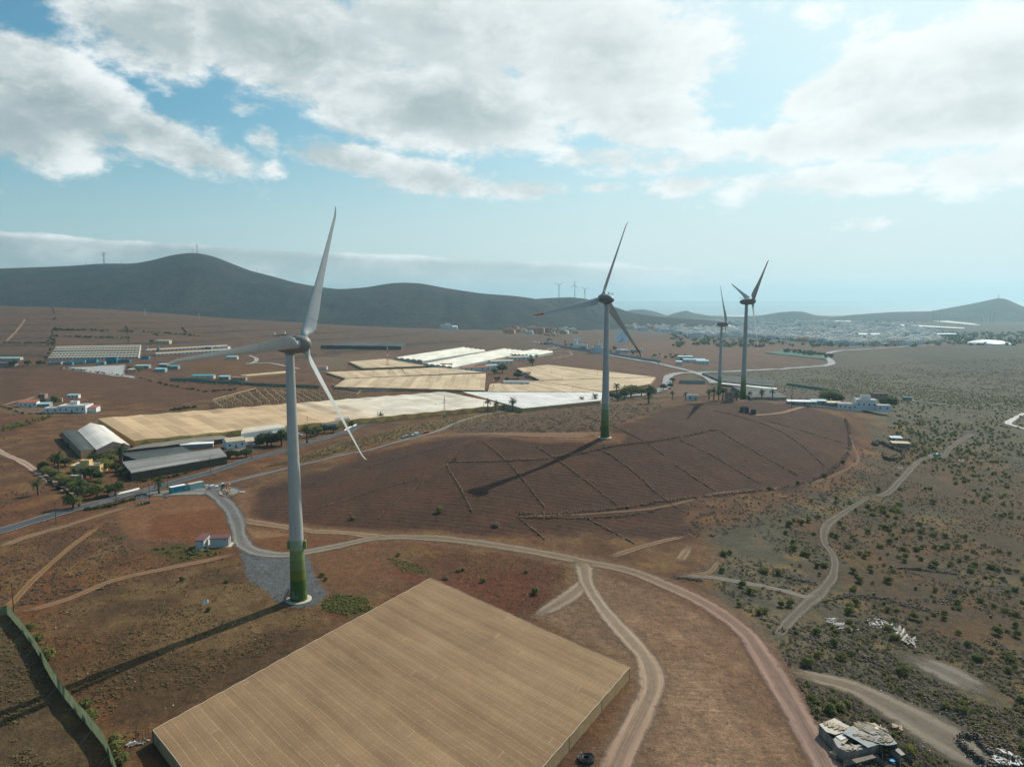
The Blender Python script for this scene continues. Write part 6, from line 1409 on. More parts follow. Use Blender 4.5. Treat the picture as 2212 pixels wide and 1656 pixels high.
stone_wall("F 1270,790 1500,795 1850,770 2211,715 G 330,670 600,640 860,590 980,530 1080,440 1110,350 1100,250 1080,190", "long dark terrace wall curving round the right end of the field", 1.4, .5, 7, .22)
stone_wall("F 1300,815 1700,822 2000,805 2211,760", "second terrace wall just below the long curving one", 1.3, .45, 6, .22)
for s, lb, w in (("H 690,790 820,840 1000,890 1180,960 1400,1050", "broad dark lava stone wall above the gravel side road", 2.6), ("H 1450,1130 1580,1220 1700,1280 1900,1400 2211,1600", "broad dark lava stone wall running to the lower right corner", 3.0), ("H 1040,590 1150,575 1330,600 1500,640 1680,690", "dark stone wall above the plank piles", 2.0), ("H 1840,520 1760,570 1700,620", "short dark stone wall on the right scrubland", 2.0), ("G 0,1195 90,1205 180,1220", "low stone wall at the fork of the dirt road", 1.6), ("H 640,440 760,470 900,500", "low rubble wall left of the scrub track fork", 1.6), ("H 1400,400 1560,410 1800,440", "low stone line at the far edge of the red patch", 1.4), ("H 1980,850 2060,900 2211,990", "dark stone ridge at the right picture edge", 2.4), ("H 860,350 960,390", "short rubble heap wall beside the scrub track", 1.6)):
    stone_wall(s, lb, w*.9, .5, 16, .16, ROCKD)
# loose stones on the scrubland
def stuff_stones(s, n, lo, hi, name, lb, m):
    q = np.array(rnd_in(K(s), n, rg)); P = hitN(q[:, 0], q[:, 1]); P = P[off_track(P)]; V, F = stones(P, rg.uniform(lo, hi, len(P)), rg); tag(link(name, np_mesh(name, V, F, m)), lb, "stones", kind='stuff')
stuff_stones("O 1560,1250 1720,1110 1900,1000 2250,960 2250,1700 1830,1700 1740,1490 1640,1340", 3600, .04, .11, "loose_stones", "loose grey stones strewn over the scrubland", ROCKD)
stuff_stones("O 1560,1090 1840,1015 1900,960 1930,1000 1800,1100 1600,1150", 900, .06, .22, "loose_stones", "dark stones on the slope below the terrace wall", ROCKD)
stuff_stones("E 1000,215 1180,225 1200,250 1000,240", 120, .08, .22, "loose_stones", "grey rubble edge below the red levelled ground", ROCK)
# round stone pen and ruins
stone_wall("G 1260,360 1300,345 1370,375 1400,390", "upper arc of the ruined stone pen at the scrub's edge", 2, 1.6, 14, .4, ROCKD)
stone_wall("G 1325,420 1340,450 1390,455 1440,435 1445,405 1400,395", "lower round ruined stone pen at the scrub's edge", 1.0, 1.6, 22, .34, ROCK)
stone_wall("H 1800,1490 1830,1470 1920,1480 1940,1520 2010,1580 2211,1640", "ruined stone pen wall at the lower right picture corner", .8, 1.2, 26, .19, ROCKD)
stone_wall("H 1800,1500 1870,1580 1990,1660", "front wall of the ruined stone pen at the lower right corner", .8, 1.1, 26, .19, ROCKD)
# ------------------------------------------------------------------ plank piles, rubbish
PLK = [mat("plank_%s" % n, c, .85, .18, 1.5) for n, c in (("pale", (.46, .42, .35)), ("grey", (.30, .285, .26)), ("dark", (.16, .13, .10)), ("tan", (.36, .27, .17)), ("white", (.58, .57, .54)))]
def pile(name, s, n, L, label, cat, cols, W_=.22, h=.5, spread=1.0, ang=None):
    q = np.array(rnd_in(K(s), n, rg)); P = hitN(q[:, 0], q[:, 1]); c = P.mean(0); g = MB(); mats_ = [PLK[i] for i in cols]
    for i, p in enumerate(P):
        a = (ang+rg.normal()*.35) if ang is not None else rg.random()*3.14; l = L*rg.uniform(.5, 1.3); z = rg.random()*h
        b_ = MB(); b_.box((0, 0, 0), (l, W_*rg.uniform(.6, 2.2), .07)); M = Matrix.Translation((p[0]-c[0], p[1]-c[1], p[2]-c[2]+z+.1))@Matrix.Rotation(a, 4, 'Z')@Matrix.Rotation(rg.normal()*.14, 4, 'Y')
        g.add([M@Vector(v) for v in b_.v], b_.f, int(rg.integers(len(cols))))
    tag(g.obj(name, mats_, None, tuple(c)), label, cat)
pile("plank_pile", "H 960,722 1000,718 1060,750 1145,795 1120,812 1040,790 985,755", 60, 2.2, "left heap of grey planks on the scrubland", "planks", (0, 1, 1, 2), ang=.3)
pile("plank_pile", "H 1390,785 1440,790 1530,860 1520,895 1480,890 1400,840", 70, 2.2, "right heap of grey planks with pale boards at its foot", "planks", (0, 1, 1, 2), ang=.9)
pile("board_scatter", "H 1205,740 1260,715 1330,735 1410,765 1330,775 1230,768", 60, 1.2, "strewn white boards between the two plank heaps", "planks", (0, 0, 4, 3, 1), h=.12)
pile("rubbish_pile", "H 2020,1580 2080,1560 2211,1640 2180,1656 2020,1656", 140, 1.3, "heap of white sheets and scrap in the pen at the lower right corner", "rubbish", (4, 4, 1, 2), h=.7)
pile("rubbish_pile", "E 790,1510 930,1480 950,1495 810,1530", 26, .8, "thin strip of litter by the red gate", "rubbish", (4, 1, 2), h=.1)
pile("board_scatter", "G 1580,420 1690,405 1700,430 1600,438", 26, 1.8, "pale boards beside the wrecked car on the scrub track", "planks", (4, 1, 0), h=.3)
pile("board_scatter", "G 1790,445 1850,450 1840,462 1800,460", 12, 1.4, "small patch of white boards in the bushes right of the wrecked car", "planks", (4, 4), h=.15)
pile("board_scatter", "G 1405,498 1445,502 1440,512 1410,508", 10, 1.4, "few white boards on the track below the stone pen", "planks", (4, 0), h=.1)
pile("rubble_heap", "G 420,122 500,140 505,162 430,150", 40, .8, "pale rubble around the roofless stone hut", "rubble", (1, 2, 0), h=.8, W_=.5)
JUNK = [mat("junk_%s" % n, c, .7, .15, 1.5) for n, c in (("red", (.45, .06, .03)), ("wood", (.30, .20, .11)), ("white", (.6, .6, .57)), ("grey", (.22, .22, .21)), ("orange", (.50, .22, .05)), ("dark", (.05, .045, .04)))]
q = np.array(rnd_in(K("D 1375,650 1440,600 1465,615 1455,690 1410,690 1380,670"), 85, rg)); P = hitN(q[:, 0], q[:, 1]); c = P.mean(0); g = MB()
for p in P:
    b_ = MB(); b_.box((0, 0, 0), (rg.uniform(.2, 1.5), rg.uniform(.15, .6), rg.uniform(.08, .35))); M = Matrix.Translation((p[0]-c[0], p[1]-c[1], p[2]-c[2]+.1+rg.random()*.5))@Matrix.Rotation(rg.random()*3.1, 4, 'Z')@Matrix.Rotation(rg.normal()*.5, 4, 'Y'); g.add([M@Vector(v) for v in b_.v], b_.f, int(rg.integers(6)))
tag(g.obj("rubbish_heap", JUNK, None, tuple(c)), "heap of mixed rubbish beside the turquoise toilet cabin", "rubbish")
q = np.array(rnd_in(K("H 650,1000 2000,1000 2211,1250 2211,1656 1500,1656 1400,1300"), 130, rg)); P = hitN(q[:, 0], q[:, 1]); V, F = stones(P+np.array([0, 0, .08]), rg.uniform(.04, .13, len(P)), rg)
tag(link("litter", np_mesh("litter", V*1.0, F, PLK[4])), "scraps of white litter strewn over the scrubland", "litter", kind='stuff')
q = np.array(rnd_in(K("O 40,1340 520,1215 1240,1225 1240,1300 900,1262 560,1440 330,1578"), 60, rg)); P = hitN(q[:, 0], q[:, 1]); V, F = stones(P+np.array([0, 0, .05]), rg.uniform(.05, .16, len(P)), rg)
tag(link("litter", np_mesh("litter", V, F, PLK[0])), "pale stones and scraps on the weedy field", "litter", kind='stuff')
# ------------------------------------------------------------------ patchwork shack lower right
def shack():
    k = lambda x, y: (1744.6+x*.13651, 1526.6+y*.13651)
    o = hit(*k(560, 760)); root = empty("scrap_shack", o, 0, "patchwork shack of planks, pallets and tarpaulin beside the dirt road's lower end", "shack"); O = np.array(o)
    def slab(name, pts, h, m, hs=None):
        P = [np.array(hit(*k(x, y), h if hs is None else hs[i]))-O for i, (x, y) in enumerate(pts)]; g = MB(); n = len(P)
        g.add([p for p in P]+[p-np.array([0, 0, .1]) for p in P], [tuple(range(n)), tuple(range(2*n-1, n-1, -1))]+[(i, n+i, n+(i+1) % n, (i+1) % n) for i in range(n)]); g.obj(name, m, root); return P
    def wallp(pts, h, m):
        P = [np.array(hit(*k(x, y), h))-O for x, y in pts]; g = MB()
        for A, B_ in zip(P[:-1], P[1:]):
            L = np.linalg.norm(B_-A); nn = max(2, int(L/.45))
            for i in range(nn):
                a, b_ = A+(B_-A)*i/nn, A+(B_-A)*(i+.94)/nn; t = rg.uniform(-.05, .12)
                g.add([(a[0], a[1], a[2]-h-.3), (b_[0], b_[1], b_[2]-h-.3), (b_[0], b_[1], b_[2]+t), (a[0], a[1], a[2]+t)], [(0, 1, 2, 3)], int(rg.integers(3)))
        g.obj("wall", m, root)
    TARP = mat("tarpaulin", (.13, .165, .175), .45, .35, 1.2, dirt=(.24, .26, .25), bump=.6); WALLS = [mat("shack_board", (.30, .23, .19), .9, .25, .8), mat("shack_panel", (.24, .21, .19), .9, .2), mat("shack_block", (.33, .27, .23), .9, .2)]
    slab("roof", [(175, 265), (420, 165), (660, 300), (545, 395), (430, 430), (290, 385)], 2.1, PLK[0])
    slab("roof", [(655, 305), (745, 285), (1055, 240), (1300, 440), (1080, 410), (930, 425)], 2.3, PLK[3])
    slab("tarpaulin", [(545, 400), (660, 305), (935, 428), (1085, 405), (1290, 430), (1415, 575), (1260, 600), (1130, 580), (950, 635), (800, 540)], 2.4, TARP)
    slab("roof", [(390, 505), (540, 395), (640, 490), (530, 560), (700, 600), (850, 580), (930, 650), (740, 680), (590, 700), (480, 640)], 1.9, PLK[1])
    wallp([(175, 265), (290, 385), (400, 510), (470, 640), (590, 702)], 2.0, WALLS); wallp([(590, 702), (740, 685), (930, 650), (1130, 585)], 1.9, WALLS); wallp([(1060, 240), (1300, 440), (1415, 575)], 2.2, WALLS); wallp([(175, 265), (420, 168), (660, 300), (1055, 242)], 2.1, WALLS)
    wallp([(1130, 585), (1190, 690), (1180, 760)], 1.5, WALLS)
    for s, n, L, cols, hh, an in ([(235, 250), (360, 215), (600, 330), (540, 380), (420, 330)], 70, .8, (0, 3, 3), 2.25, .8), ([(760, 300), (1040, 250), (1220, 380), (960, 400)], 46, 3.2, (0, 3, 2, 0), 2.42, -.75), ([(660, 400), (760, 410), (1100, 480), (1340, 470), (1330, 540), (1050, 560), (850, 480)], 70, .9, (3, 2, 3, 1), 2.55, .3), ([(480, 620), (840, 590), (850, 640), (600, 680)], 34, 1.1, (1, 3, 0), 2.05, .4):
        P = hitN(*np.array([k(x, y) for x, y in rnd_in(s, n, rg)]).T, hh)-O; g = MB()
        for p in P:
            b_ = MB(); b_.box((0, 0, 0), (L*rg.uniform(.6, 1.2), .16, .09)); M = Matrix.Translation(Vector(p))@Matrix.Rotation(an+rg.normal()*.08+(1.57 if rg.random() < .22 else 0), 4, 'Z'); g.add([M@Vector(v) for v in b_.v], b_.f, int(rg.integers(len(cols))))
        g.obj("roof_boards", [PLK[c_] for c_ in cols], root)
    slab("sheet", [(1000, 325), (1110, 295), (1150, 325), (1030, 350)], 2.48, PLK[4]); slab("sheet", [(440, 455), (560, 420), (620, 480), (520, 520)], 2.05, PLK[4]); slab("sheet", [(520, 560), (600, 500), (640, 500), (570, 580)], 2.2, PLK[3])
    wallp([(560, 850), (700, 810), (1030, 740), (1090, 790)], 1.3, WALLS); wallp([(560, 850), (600, 960)], 1.3, WALLS); wallp([(1030, 715), (1200, 850), (1230, 946)], 1.2, WALLS); wallp([(1310, 640), (1480, 800), (1460, 830)], 1.5, WALLS); wallp([(1400, 600), (1660, 780), (1650, 940)], 1.2, WALLS)
    slab("roof", [(690, 820), (1020, 745), (1080, 790), (760, 880)], 1.5, PLK[2]); slab("roof", [(1370, 670), (1430, 640), (1540, 740), (1480, 760)], 1.6, PLK[1])
shack()
o = hit(1805, 1632); g = MB(); g.box((0, 0, .4), (2.0, 1.2, .8), .5); tag(g.obj("wooden_crate", PLK[3], None, o), "open wooden crate lying against the shack's road side", "crate")
o = hit(1933, 1575); g = MB()
for i in range(9): g.box((rg.normal()*.6, rg.normal()*.5, .25+rg.random()*.4), (.8, .5, .4), rg.random()*3, int((1, 3, 5, 1)[rg.integers(4)]))
tag(g.obj("junk_pile", JUNK, None, o), "rusty junk beside the round bush behind the shack", "rubbish")
o = hit(1926, 1646); g = MB(); g.lathe([(.5, 0), (.55, .5), (.5, .55), (.05, .55)], 14); tag(g.obj("blue_tub", mat("tub_blue", (.02, .25, .50), .5), None, o, auto=40), "bright blue tub in the shack's yard", "tub")
# black hose coil and dark heap at the brown tent's corner
o = hit(1266, 1640); g = MB()
for i in range(26):
    a = rg.random()*6.28; r_ = rg.uniform(.5, 1.5); g.tube([(r_*math.cos(a+t*.7), r_*math.sin(a+t*.7), .15+.5*rg.random()) for t in range(9)], .06, 5)
tag(g.obj("hose_coil", DKM, None, o), "tangled heap of black hose at the brown tent's right edge", "hose")
# ------------------------------------------------------------------ fence on the left
NETG = mat("green_netting", (.15, .19, .11), .85, .3, .6, dirt=(.22, .19, .11)); translucent(NETG, .5); FP = H2("E 45,690 140,800 230,925 345,1130 480,1310 600,1450 670,1550 720,1680 760,1790")
C = spline(FP, 1.2); root = empty("netting_fence", (C[0][0], C[0][1], float(gz(C[0][0], C[0][1]))), 0, "long green netting fence with leaning posts at the lower left", "fence"); O = np.array(root.location)
zb = gz(C[:, 0], C[:, 1])-.2; sag = 2.6+.25*vnoise(np.arange(len(C))/3., np.zeros(len(C)))
V = np.concatenate([np.column_stack([C, zb]), np.column_stack([C, zb+sag])])-O; n = len(C); link("netting", np_mesh("netting", V, np.array([(i, i+1, n+i+1, n+i) for i in range(n-1)]), NETG), root)
for i in range(0, n, 4):
    p = C[i]; T_ = C[min(i+1, n-1)]-C[max(i-1, 0)]; T_ /= np.linalg.norm(T_); nx, ny = (T_[1], -T_[0]) if T_[1] < 0 else (-T_[1], T_[0]); s_ = -1 if nx > 0 else 1
    nx, ny = nx*s_, ny*s_; z = float(zb[i]); q = np.array([p[0], p[1], z])-O
    MB().tube([q+np.array([nx*-.12, ny*-.12, 0]), q+np.array([nx*-.15, ny*-.15, 2.9])], .05, 5).obj("post", POSTM, root)
    if i % 8 == 0:
        e = p+np.array([nx, ny])*3.2; ez = float(gz(e[0], e[1])); MB().tube([q+np.array([-.05, 0, 2.8]), np.array([e[0], e[1], ez])-O], .018, 4).obj("guy_wire", POLEG, root)
g = MB(); P = [np.array(p) for p in hits(K("E -60,720 0,705 45,690"))]
for a, b_ in zip(P[:-1], P[1:]): g.add([a-P[0], b_-P[0], b_-P[0]+np.array([0, 0, 2.4]), a-P[0]+np.array([0, 0, 2.4])], [(0, 1, 2, 3)])
tag(g.obj("netting_fence", NETG, None, tuple(P[0])), "short green netting fence end at the left picture edge", "fence")
A, B_ = hit(*K("E 860,1500")[0]), hit(*K("E 965,1470")[0]); g = MB(); L = math.dist(A[:2], B_[:2]); rz = math.atan2(B_[1]-A[1], B_[0]-A[0])
for i in range(6): g.tube([(L*i/5, 0, -.2), (L*i/5, 0, 1.9)], .05, 5)
for z in (.3, 1.0, 1.8): g.tube([(0, 0, z), (L, 0, z)], .04, 5)
tag(g.obj("iron_gate", RUST, None, A, rot=(0, 0, rz)), "rusty iron gate between litter strip and the brown tent", "gate")
def plain_wall(s, h, m, label, name="wall", cat="wall", th=.3, z=0.):
    C = spline([(a, b_) for a, b_ in H2(s)], 3.); T_ = np.gradient(C, axis=0); T_ /= np.linalg.norm(T_, axis=1)[:, None]; N_ = np.stack([T_[:, 1], -T_[:, 0]], 1)*th/2; zb = gz(C[:, 0], C[:, 1]); n = len(C); O = np.array([C[0][0], C[0][1], zb[0]])
    V = np.concatenate([np.column_stack([C-N_, zb-.5]), np.column_stack([C-N_, zb+h]), np.column_stack([C+N_, zb+h]), np.column_stack([C+N_, zb-.5])])-O
    F = [(k*n+i, k*n+i+1, (k+1)*n+i+1, (k+1)*n+i) for k in range(3) for i in range(n-1)]
    tag(link(name, np_mesh(name, V, np.array(F), m), None, tuple(O)), label, cat)
plain_wall("O 744,931 754,925 787,913 820,909 877,899 953,891 976,889.5", 1.0, WHITE, "low white wall along the road below the long greenhouse's right part", "roadside_wall")
plain_wall("O 1174,743 1200,747 1240,755 1300,763 1360,773 1426,784", 4.0, GREYW, "long grey perimeter wall of the dish antenna station", "perimeter_wall", th=.6)
plain_wall("O 367,822 420,823.5 500,829 600,835 690,838", 2.6, mat("green_screen", (.07, .17, .12), .8, .15), "far green screen fence behind the pole frames", "screen_fence", "fence")
plain_wall("O 1698,832 1740,838 1790,845 1812,848", 2.4, mat("green_screen", (.07, .17, .12)), "green screen fence behind the houses on the crest", "screen_fence", "fence")
plain_wall("O 1744,878 1790,883 1860,891", 1.6, CONC, "pale garden wall below the houses on the crest", "garden_wall")
plain_wall("D 690,682 780,662 880,636", .7, WHITE, "white guard rail by the road junction at the garden corner", "guard_rail", "guard rail")
plain_wall("O 773,846 722,836 719,833", 2, GREYW, "grey retaining wall round the left sand greenhouse", "retaining_wall")
plain_wall("O 773,845.5 900,843.5 1046,842.5", 1.6, GREYW, "long grey retaining wall before the wide sand greenhouse", "retaining_wall")
# ------------------------------------------------------------------ poles, masts
def pole(x, y, h, lb, arm=True):
    g = MB(); g.tube([(0, 0, -.5), (.04, 0, h)], [.13, .09], 8); r = g.obj("utility_pole", mat("creosote", (.085, .06, .045), .9, .15), None, hit(x, y)); tag(r, lb, "utility pole")
    if arm: MB().box((0, 0, h-.35), (1.4, .1, .12)).obj("crossarm", POSTM, r)
for x, y, h, lb in ((121.5, 1131, 8, "utility pole beyond the road at the left"), (251.5, 1093, 8, "reddish utility pole on the road verge before the garden"), (323, 1077, 6, "thin pole beside the sign boards"), (362, 1058, 8.5, "utility pole between the verge palm and the teal container"), (454.5, 1023, 8, "utility pole above the road toward the shade house"), (543, 993, 8, "utility pole at the edge of the parking yard"), (618, 970, 7.5, "utility pole close left of the nearest tower"), (30, 1326, 8, "bare pole at the near end of the track by the green fence"), (1, 1275, 9, "dark pole at the left picture edge"), (664, 925, 8, "utility pole at the long greenhouse's front beside the nearest tower"), (815, 911, 7, "utility pole behind the roadside wall"), (941, 889, 6, "thin pole left of the red and white mast"), (1044, 888, 7, "utility pole before the long greenhouse's right end"), (1709, 880, 14, "thin lamp pole on the crest left of the sheds"), (1236, 846, 5, "small pole on the white greenhouse edge")):
    pole(x, y, h, lb)
REDW = mat("mast_red", (.45, .08, .06), .6); MW = mat("mast_white", (.62, .60, .57), .6)
def lattice(x, y, h, w, label, name="lattice_mast", Y=None, arms=0, two=True):
    c = hit(x, y) if Y is None else at_dist(x, y, Y); r = empty(name, c, .4, label, "mast"); n = max(5, int(h/1.6)); th = .05*max(1, w)
    gs = [MB(), MB()]
    for i in range(n):
        z0, z1 = h*i/n, h*(i+1)/n; w0, w1 = w*(1-.6*i/n), w*(1-.6*(i+1)/n); g = gs[(i*6//n) % 2 if two else 0]
        for k in range(4):
            sx, sy = ((-1, -1), (1, -1), (1, 1), (-1, 1))[k]; tx, ty = ((-1, -1), (1, -1), (1, 1), (-1, 1))[(k+1) % 4]
            g.tube([(sx*w0/2, sy*w0/2, z0-(.8 if i == 0 else 0)), (sx*w1/2, sy*w1/2, z1)], th, 4); g.tube([(sx*w0/2, sy*w0/2, z0), (tx*w1/2, ty*w1/2, z1)], th*.7, 4)
    if two: gs[0].obj("red_section", REDW, r); gs[1].obj("white_section", MW, r)
    else: gs[0].obj("frame", POLEG, r)
    for k in range(arms):
        z = h*(.72+.11*k); MB().tube([(-w*1.2, 0, z), (w*1.2, 0, z)], th*1.3, 4).obj("arm", POLEG, r)
    return r
r = lattice(960, 902, 15.5, 1.0, "red and white lattice mast beside the road before the white greenhouse"); MB().box((0, 0, 1.2), (1.6, 1.6, 2.8)).obj("cabinet", GREYW, r); MB().box((-.9, 0, 10.5), (.5, .7, .5)).obj("antenna", POLEG, r)
lattice(225, 569, 42, 7, "power pylon on the left shoulder of the dark hill", "pylon", 2750, 3, False); lattice(426, 547, 36, 5, "tall transmitter mast on the peak of the dark hill", "transmitter_mast", 2750, 2, False); lattice(416, 546, 14, 4, "short mast left of the tall one on the hill peak", "transmitter_mast", 2750, 1, False); lattice(555, 588, 16, 3, "small mast on the right slope of the dark hill", "transmitter_mast", 2750, 1, False); lattice(186, 573, 9, 6, "tiny dark water tower on the hill's left shoulder", "water_tower", 2750, 0, False); lattice(263, 570, 12, 3, "small mast right of the power pylon on the hill shoulder", "transmitter_mast", 2750, 1, False)
lattice(313, 682, 12, 1.6, "power pylon on the brown ridge, left one", "pylon", None, 3, False); lattice(430, 691, 13, 1.6, "power pylon on the brown ridge, right one", "pylon", None, 3, False); lattice(2156, 645, 26, 6, "mast on the tip of the pointed hill", "transmitter_mast", 4500, 1, False); lattice(837, 793, 24, 2, "thin lattice mast before the tunnel greenhouses", "lattice_mast", None, 1, True); lattice(1066, 847, 12, 1.2, "small yellowish mast at the sand greenhouses' front", "lattice_mast", None, 1, True)
# poles standing through the sand roofs
for i, (x, y) in enumerate(((752, 805), (806, 815), (840, 811), (905, 803), (950, 809), (1090, 828), (1150, 832), (1190, 812), (1240, 806), (1290, 815), (1340, 806), (1214, 826), (770, 822), (930, 818), (1010, 808))):
    x0, y0, z0 = hit(x, y); g = MB(); g.tube([(0, 0, 0), (0, 0, 7)], .12, 5); tag(g.obj("roof_pole", POSTM, None, (x0, y0, z0)), "thin support pole sticking out of a sand coloured greenhouse roof", "pole", "poles through the sand coloured roofs")
# ------------------------------------------------------------------ vehicles
TYRE = mat("tyre", (.03, .03, .03), .9); RIM = mat("rim", (.4, .4, .4), .4, metal=.6); TAIL = mat("tail_lamp", (.45, .02, .02), .3); HEAD = mat("head_lamp", (.75, .76, .74), .2)
def car(at, rz, colr, label, kind="hatch", cat="car"):
    L, Wd = (4.3, 1.8) if kind != "van" else (4.5, 1.85)
    prof = {"hatch": [(-2.1, .35), (-2.12, .75), (-2.0, .95), (-1.75, 1.0), (-1.15, 1.42), (.25, 1.46), (.95, 1.02), (1.9, .85), (2.12, .62), (2.12, .35)],
            "van": [(-2.22, .35), (-2.24, 1.0), (-2.15, 1.78), (-1.9, 1.86), (.35, 1.84), (.55, 1.78), (1.25, 1.12), (2.0, .95), (2.2, .65), (2.2, .35)],
            "truck": [(-4.2, .8), (-4.2, 3.0), (1.6, 3.0), (1.6, 2.7), (2.9, 2.6), (3.1, 1.6), (3.3, 1.3), (3.3, .6)]}[kind]
    if kind == "truck": Wd = 2.4
    x, y, z = at; r = empty("parked_%s" % ("truck" if kind == "truck" else "van" if kind == "van" else "car"), (x, y, z+.04), rz, label, cat)
    m = mat("car_paint_%d_%d" % (int(colr[0]*99), int(colr[2]*99)), colr, .28, .03, .5, spec=.5, coat=.6); n = len(prof); g = MB(); rows = []
    for t, ins in ((-1, .10), (-.9, .0), (.9, .0), (1, .10)):
        rows.append([(px_*(1-ins*.15), t*Wd/2*(1-.12*max(0, (pz-.95))/.6), pz-ins*.3 if pz > .5 else pz) for px_, pz in prof])
    vs = [p for row in rows for p in row]; fs = []
    for i in range(3):
        for k in range(n): fs.append((i*n+k, i*n+(k+1) % n, (i+1)*n+(k+1) % n, (i+1)*n+k))
    fs += [tuple(range(n)), tuple(3*n+k for k in range(n))[::-1]]; g.add(vs, fs); o = g.obj("body", m, r, auto=40); bm = bmesh.new(); bm.from_mesh(o.data); bmesh.ops.recalc_face_normals(bm, faces=bm.faces); bm.to_mesh(o.data); bm.free()
    def win(pts): 
        g = MB(); g.add(pts, [tuple(range(len(pts)))]); g.obj("window", GLASS, r)
    w = Wd/2
    if kind == "hatch":
        win([(.98, -w*.78, 1.06), (.98, w*.78, 1.06), (.32, w*.70, 1.465), (.32, -w*.70, 1.465)]); win([(-1.80, -w*.78, 1.03), (-1.22, -w*.7, 1.435), (-1.22, w*.7, 1.435), (-1.80, w*.78, 1.03)])
        for s_ in (-1, 1): win([(-1.55, s_*(w*.985), 1.02), (.75, s_*(w*.985), 1.02), (.2, s_*(w*.92), 1.36), (-1.1, s_*(w*.92), 1.36)])
    elif kind == "van":
        win([(1.24, -w*.8, 1.20), (1.24, w*.8, 1.20), (.64, w*.72, 1.74), (.64, -w*.72, 1.74)])
        for s_ in (-1, 1): win([(.15, s_*w*.975, 1.15), (1.0, s_*w*.975, 1.15), (.5, s_*w*.92, 1.66), (.15, s_*w*.92, 1.66)])
    else: win([(3.08, -w*.8, 1.75), (3.08, w*.8, 1.75), (2.94, w*.8, 2.45), (2.94, -w*.8, 2.45)])
    for wx in ((-1.3, 1.35) if kind != "truck" else (-2.8, 2.2)):
        for s_ in (-1, 1):
            R0 = .32 if kind != "truck" else .48; o = MB().tube([(wx, s_*(w-.2), R0), (wx, s_*(w+.01), R0)], R0, 16).obj("wheel", TYRE, r); MB().tube([(wx, s_*(w-.05), R0), (wx, s_*(w+.03), R0)], R0*.6, 12).obj("rim", RIM, o)
    e = prof[0][0]; f = max(p[0] for p in prof)
    for s_ in (-1, 1):
        MB().box((f-.02, s_*w*.72, .72 if kind != "truck" else 1.0), (.10, .34, .16)).obj("headlight", HEAD, r); MB().box((e+.02, s_*w*.78, .82), (.12, .26, .18)).obj("tail_light", TAIL, r)
    return r
hd = math.atan2(hit(930, 938)[1]-hit(870, 951)[1], hit(930, 938)[0]-hit(870, 951)[0])
car(hit(876.5, 944.5), hd+math.pi, (.42, .52, .56), "pale silver blue car, front one of the three parked by the field road"); car(hit(896.5, 941), hd+math.pi, (.72, .72, .70), "white small van, middle one of the three parked by the field road", "van", "van"); car(hit(918, 936.5), hd+math.pi, (.42, .02, .035), "red car, last one of the three parked by the field road")
car(hit(460, 1054.5), .65, (.75, .75, .74), "white car parked on the apron beside the standing person")
car(hit(2023, 984), .4, (.06, .33, .32), "old turquoise car wreck on the scrub track"); car(hit(645, 942), .3, (.7, .7, .68), "white car parked behind the nearest tower's right edge", "van", "van"); car(hit(1441, 829), 1.4, (.7, .7, .68), "small white car driving on the bend of the country road"); car(hit(1960, 864.5), -.2, (.03, .14, .12), "dark green lorry on the track beyond the white house", "truck", "lorry")
car(hit(541, 964), 1.2, (.30, .04, .03), "dark red car under the carport of the white road house"); car(hit(549, 965), 1.2, (.5, .5, .5), "grey car beside the carport of the white road house"); car(hit(1424, 786), -.4, (.7, .72, .72), "white car on the road along the station wall's end"); car(hit(1480, 803), 0, (.1, .1, .1), "dark car at the country road junction")
# containers with doors, cabin, signs
def container(at, rz, L, h, m, roofm, label, panel):
    r = empty("site_container", at, rz, label, "container"); g = MB(); g.box((0, 0, h/2+.12), (L, 2.4, h)); o = g.obj("body", m, r)
    g = MB()
    n = int(L/.4)
    for i in range(n):
        if i % 2: g.box((-L/2+.2+(L-.4)*i/n, -1.215, h/2+.12), (.18, .03, h-.3))
    g.obj("ribbing", m, r); MB().box((0, 0, h+.16), (L+.1, 2.5, .1)).obj("roof", roofm, r)
    MB().box((0, -1.235, h*.52+.12), panel[1]).obj("lettering_panel", panel[0], r) if panel else None
    for sx in (-1, 1): MB().box((sx*(L/2-.06), -1.23, h/2+.12), (.14, .06, h)).obj("corner_post", m if panel else TEALC, r)
c0, c1 = hit(369, 1064), hit(400, 1058); a = math.atan2(c1[1]-c0[1], c1[0]-c0[0])
p = hit(384, 1062); container(p, a, 6.2, 2.5, TEALC, WHITE, "turquoise site container with a white roof and blue lettering panel", (mat("panel_blue", (.02, .18, .30), .6), (4.2, .03, 1.0)))
p = hit(423, 1055.5); container(p, a+.05, 6.4, 2.6, PALEB, CONC, "pale grey blue site container right of the turquoise one", None)
r = empty("toilet_cabin", hit(481.5, 1055), .5, "turquoise portable toilet cabin with a white roof by the rubbish heap", "toilet cabin"); MB().box((0, 0, 1.15), (1.1, 1.1, 2.2)).obj("body", mat("cabin_teal", (.02, .20, .19), .5), r); MB().box((0, 0, 2.32), (1.14, 1.14, .2), taper=.8).obj("roof", WHITE, r); MB().box((0, -.56, 1.1), (.8, .03, 1.9)).obj("door", mat("cabin_door", (.015, .16, .16), .5), r)
def sign(at, w, h, z, m, label, txt=None):
    r = empty("sign_board", hit(*at), .15, label, "sign"); MB().box((0, 0, z), (w, .06, h)).obj("board", m, r)
    for s_ in (-1, 1): MB().tube([(s_*w*.4, .06, -.2), (s_*w*.4, .06, z)], .04, 5).obj("post", POLEG, r)
    if txt:
        for i, (dx_, dz_, ww, hh, c_) in enumerate(txt): MB().box((dx_, -.04, z+dz_), (ww, .02, hh)).obj("print_bar", c_, r)
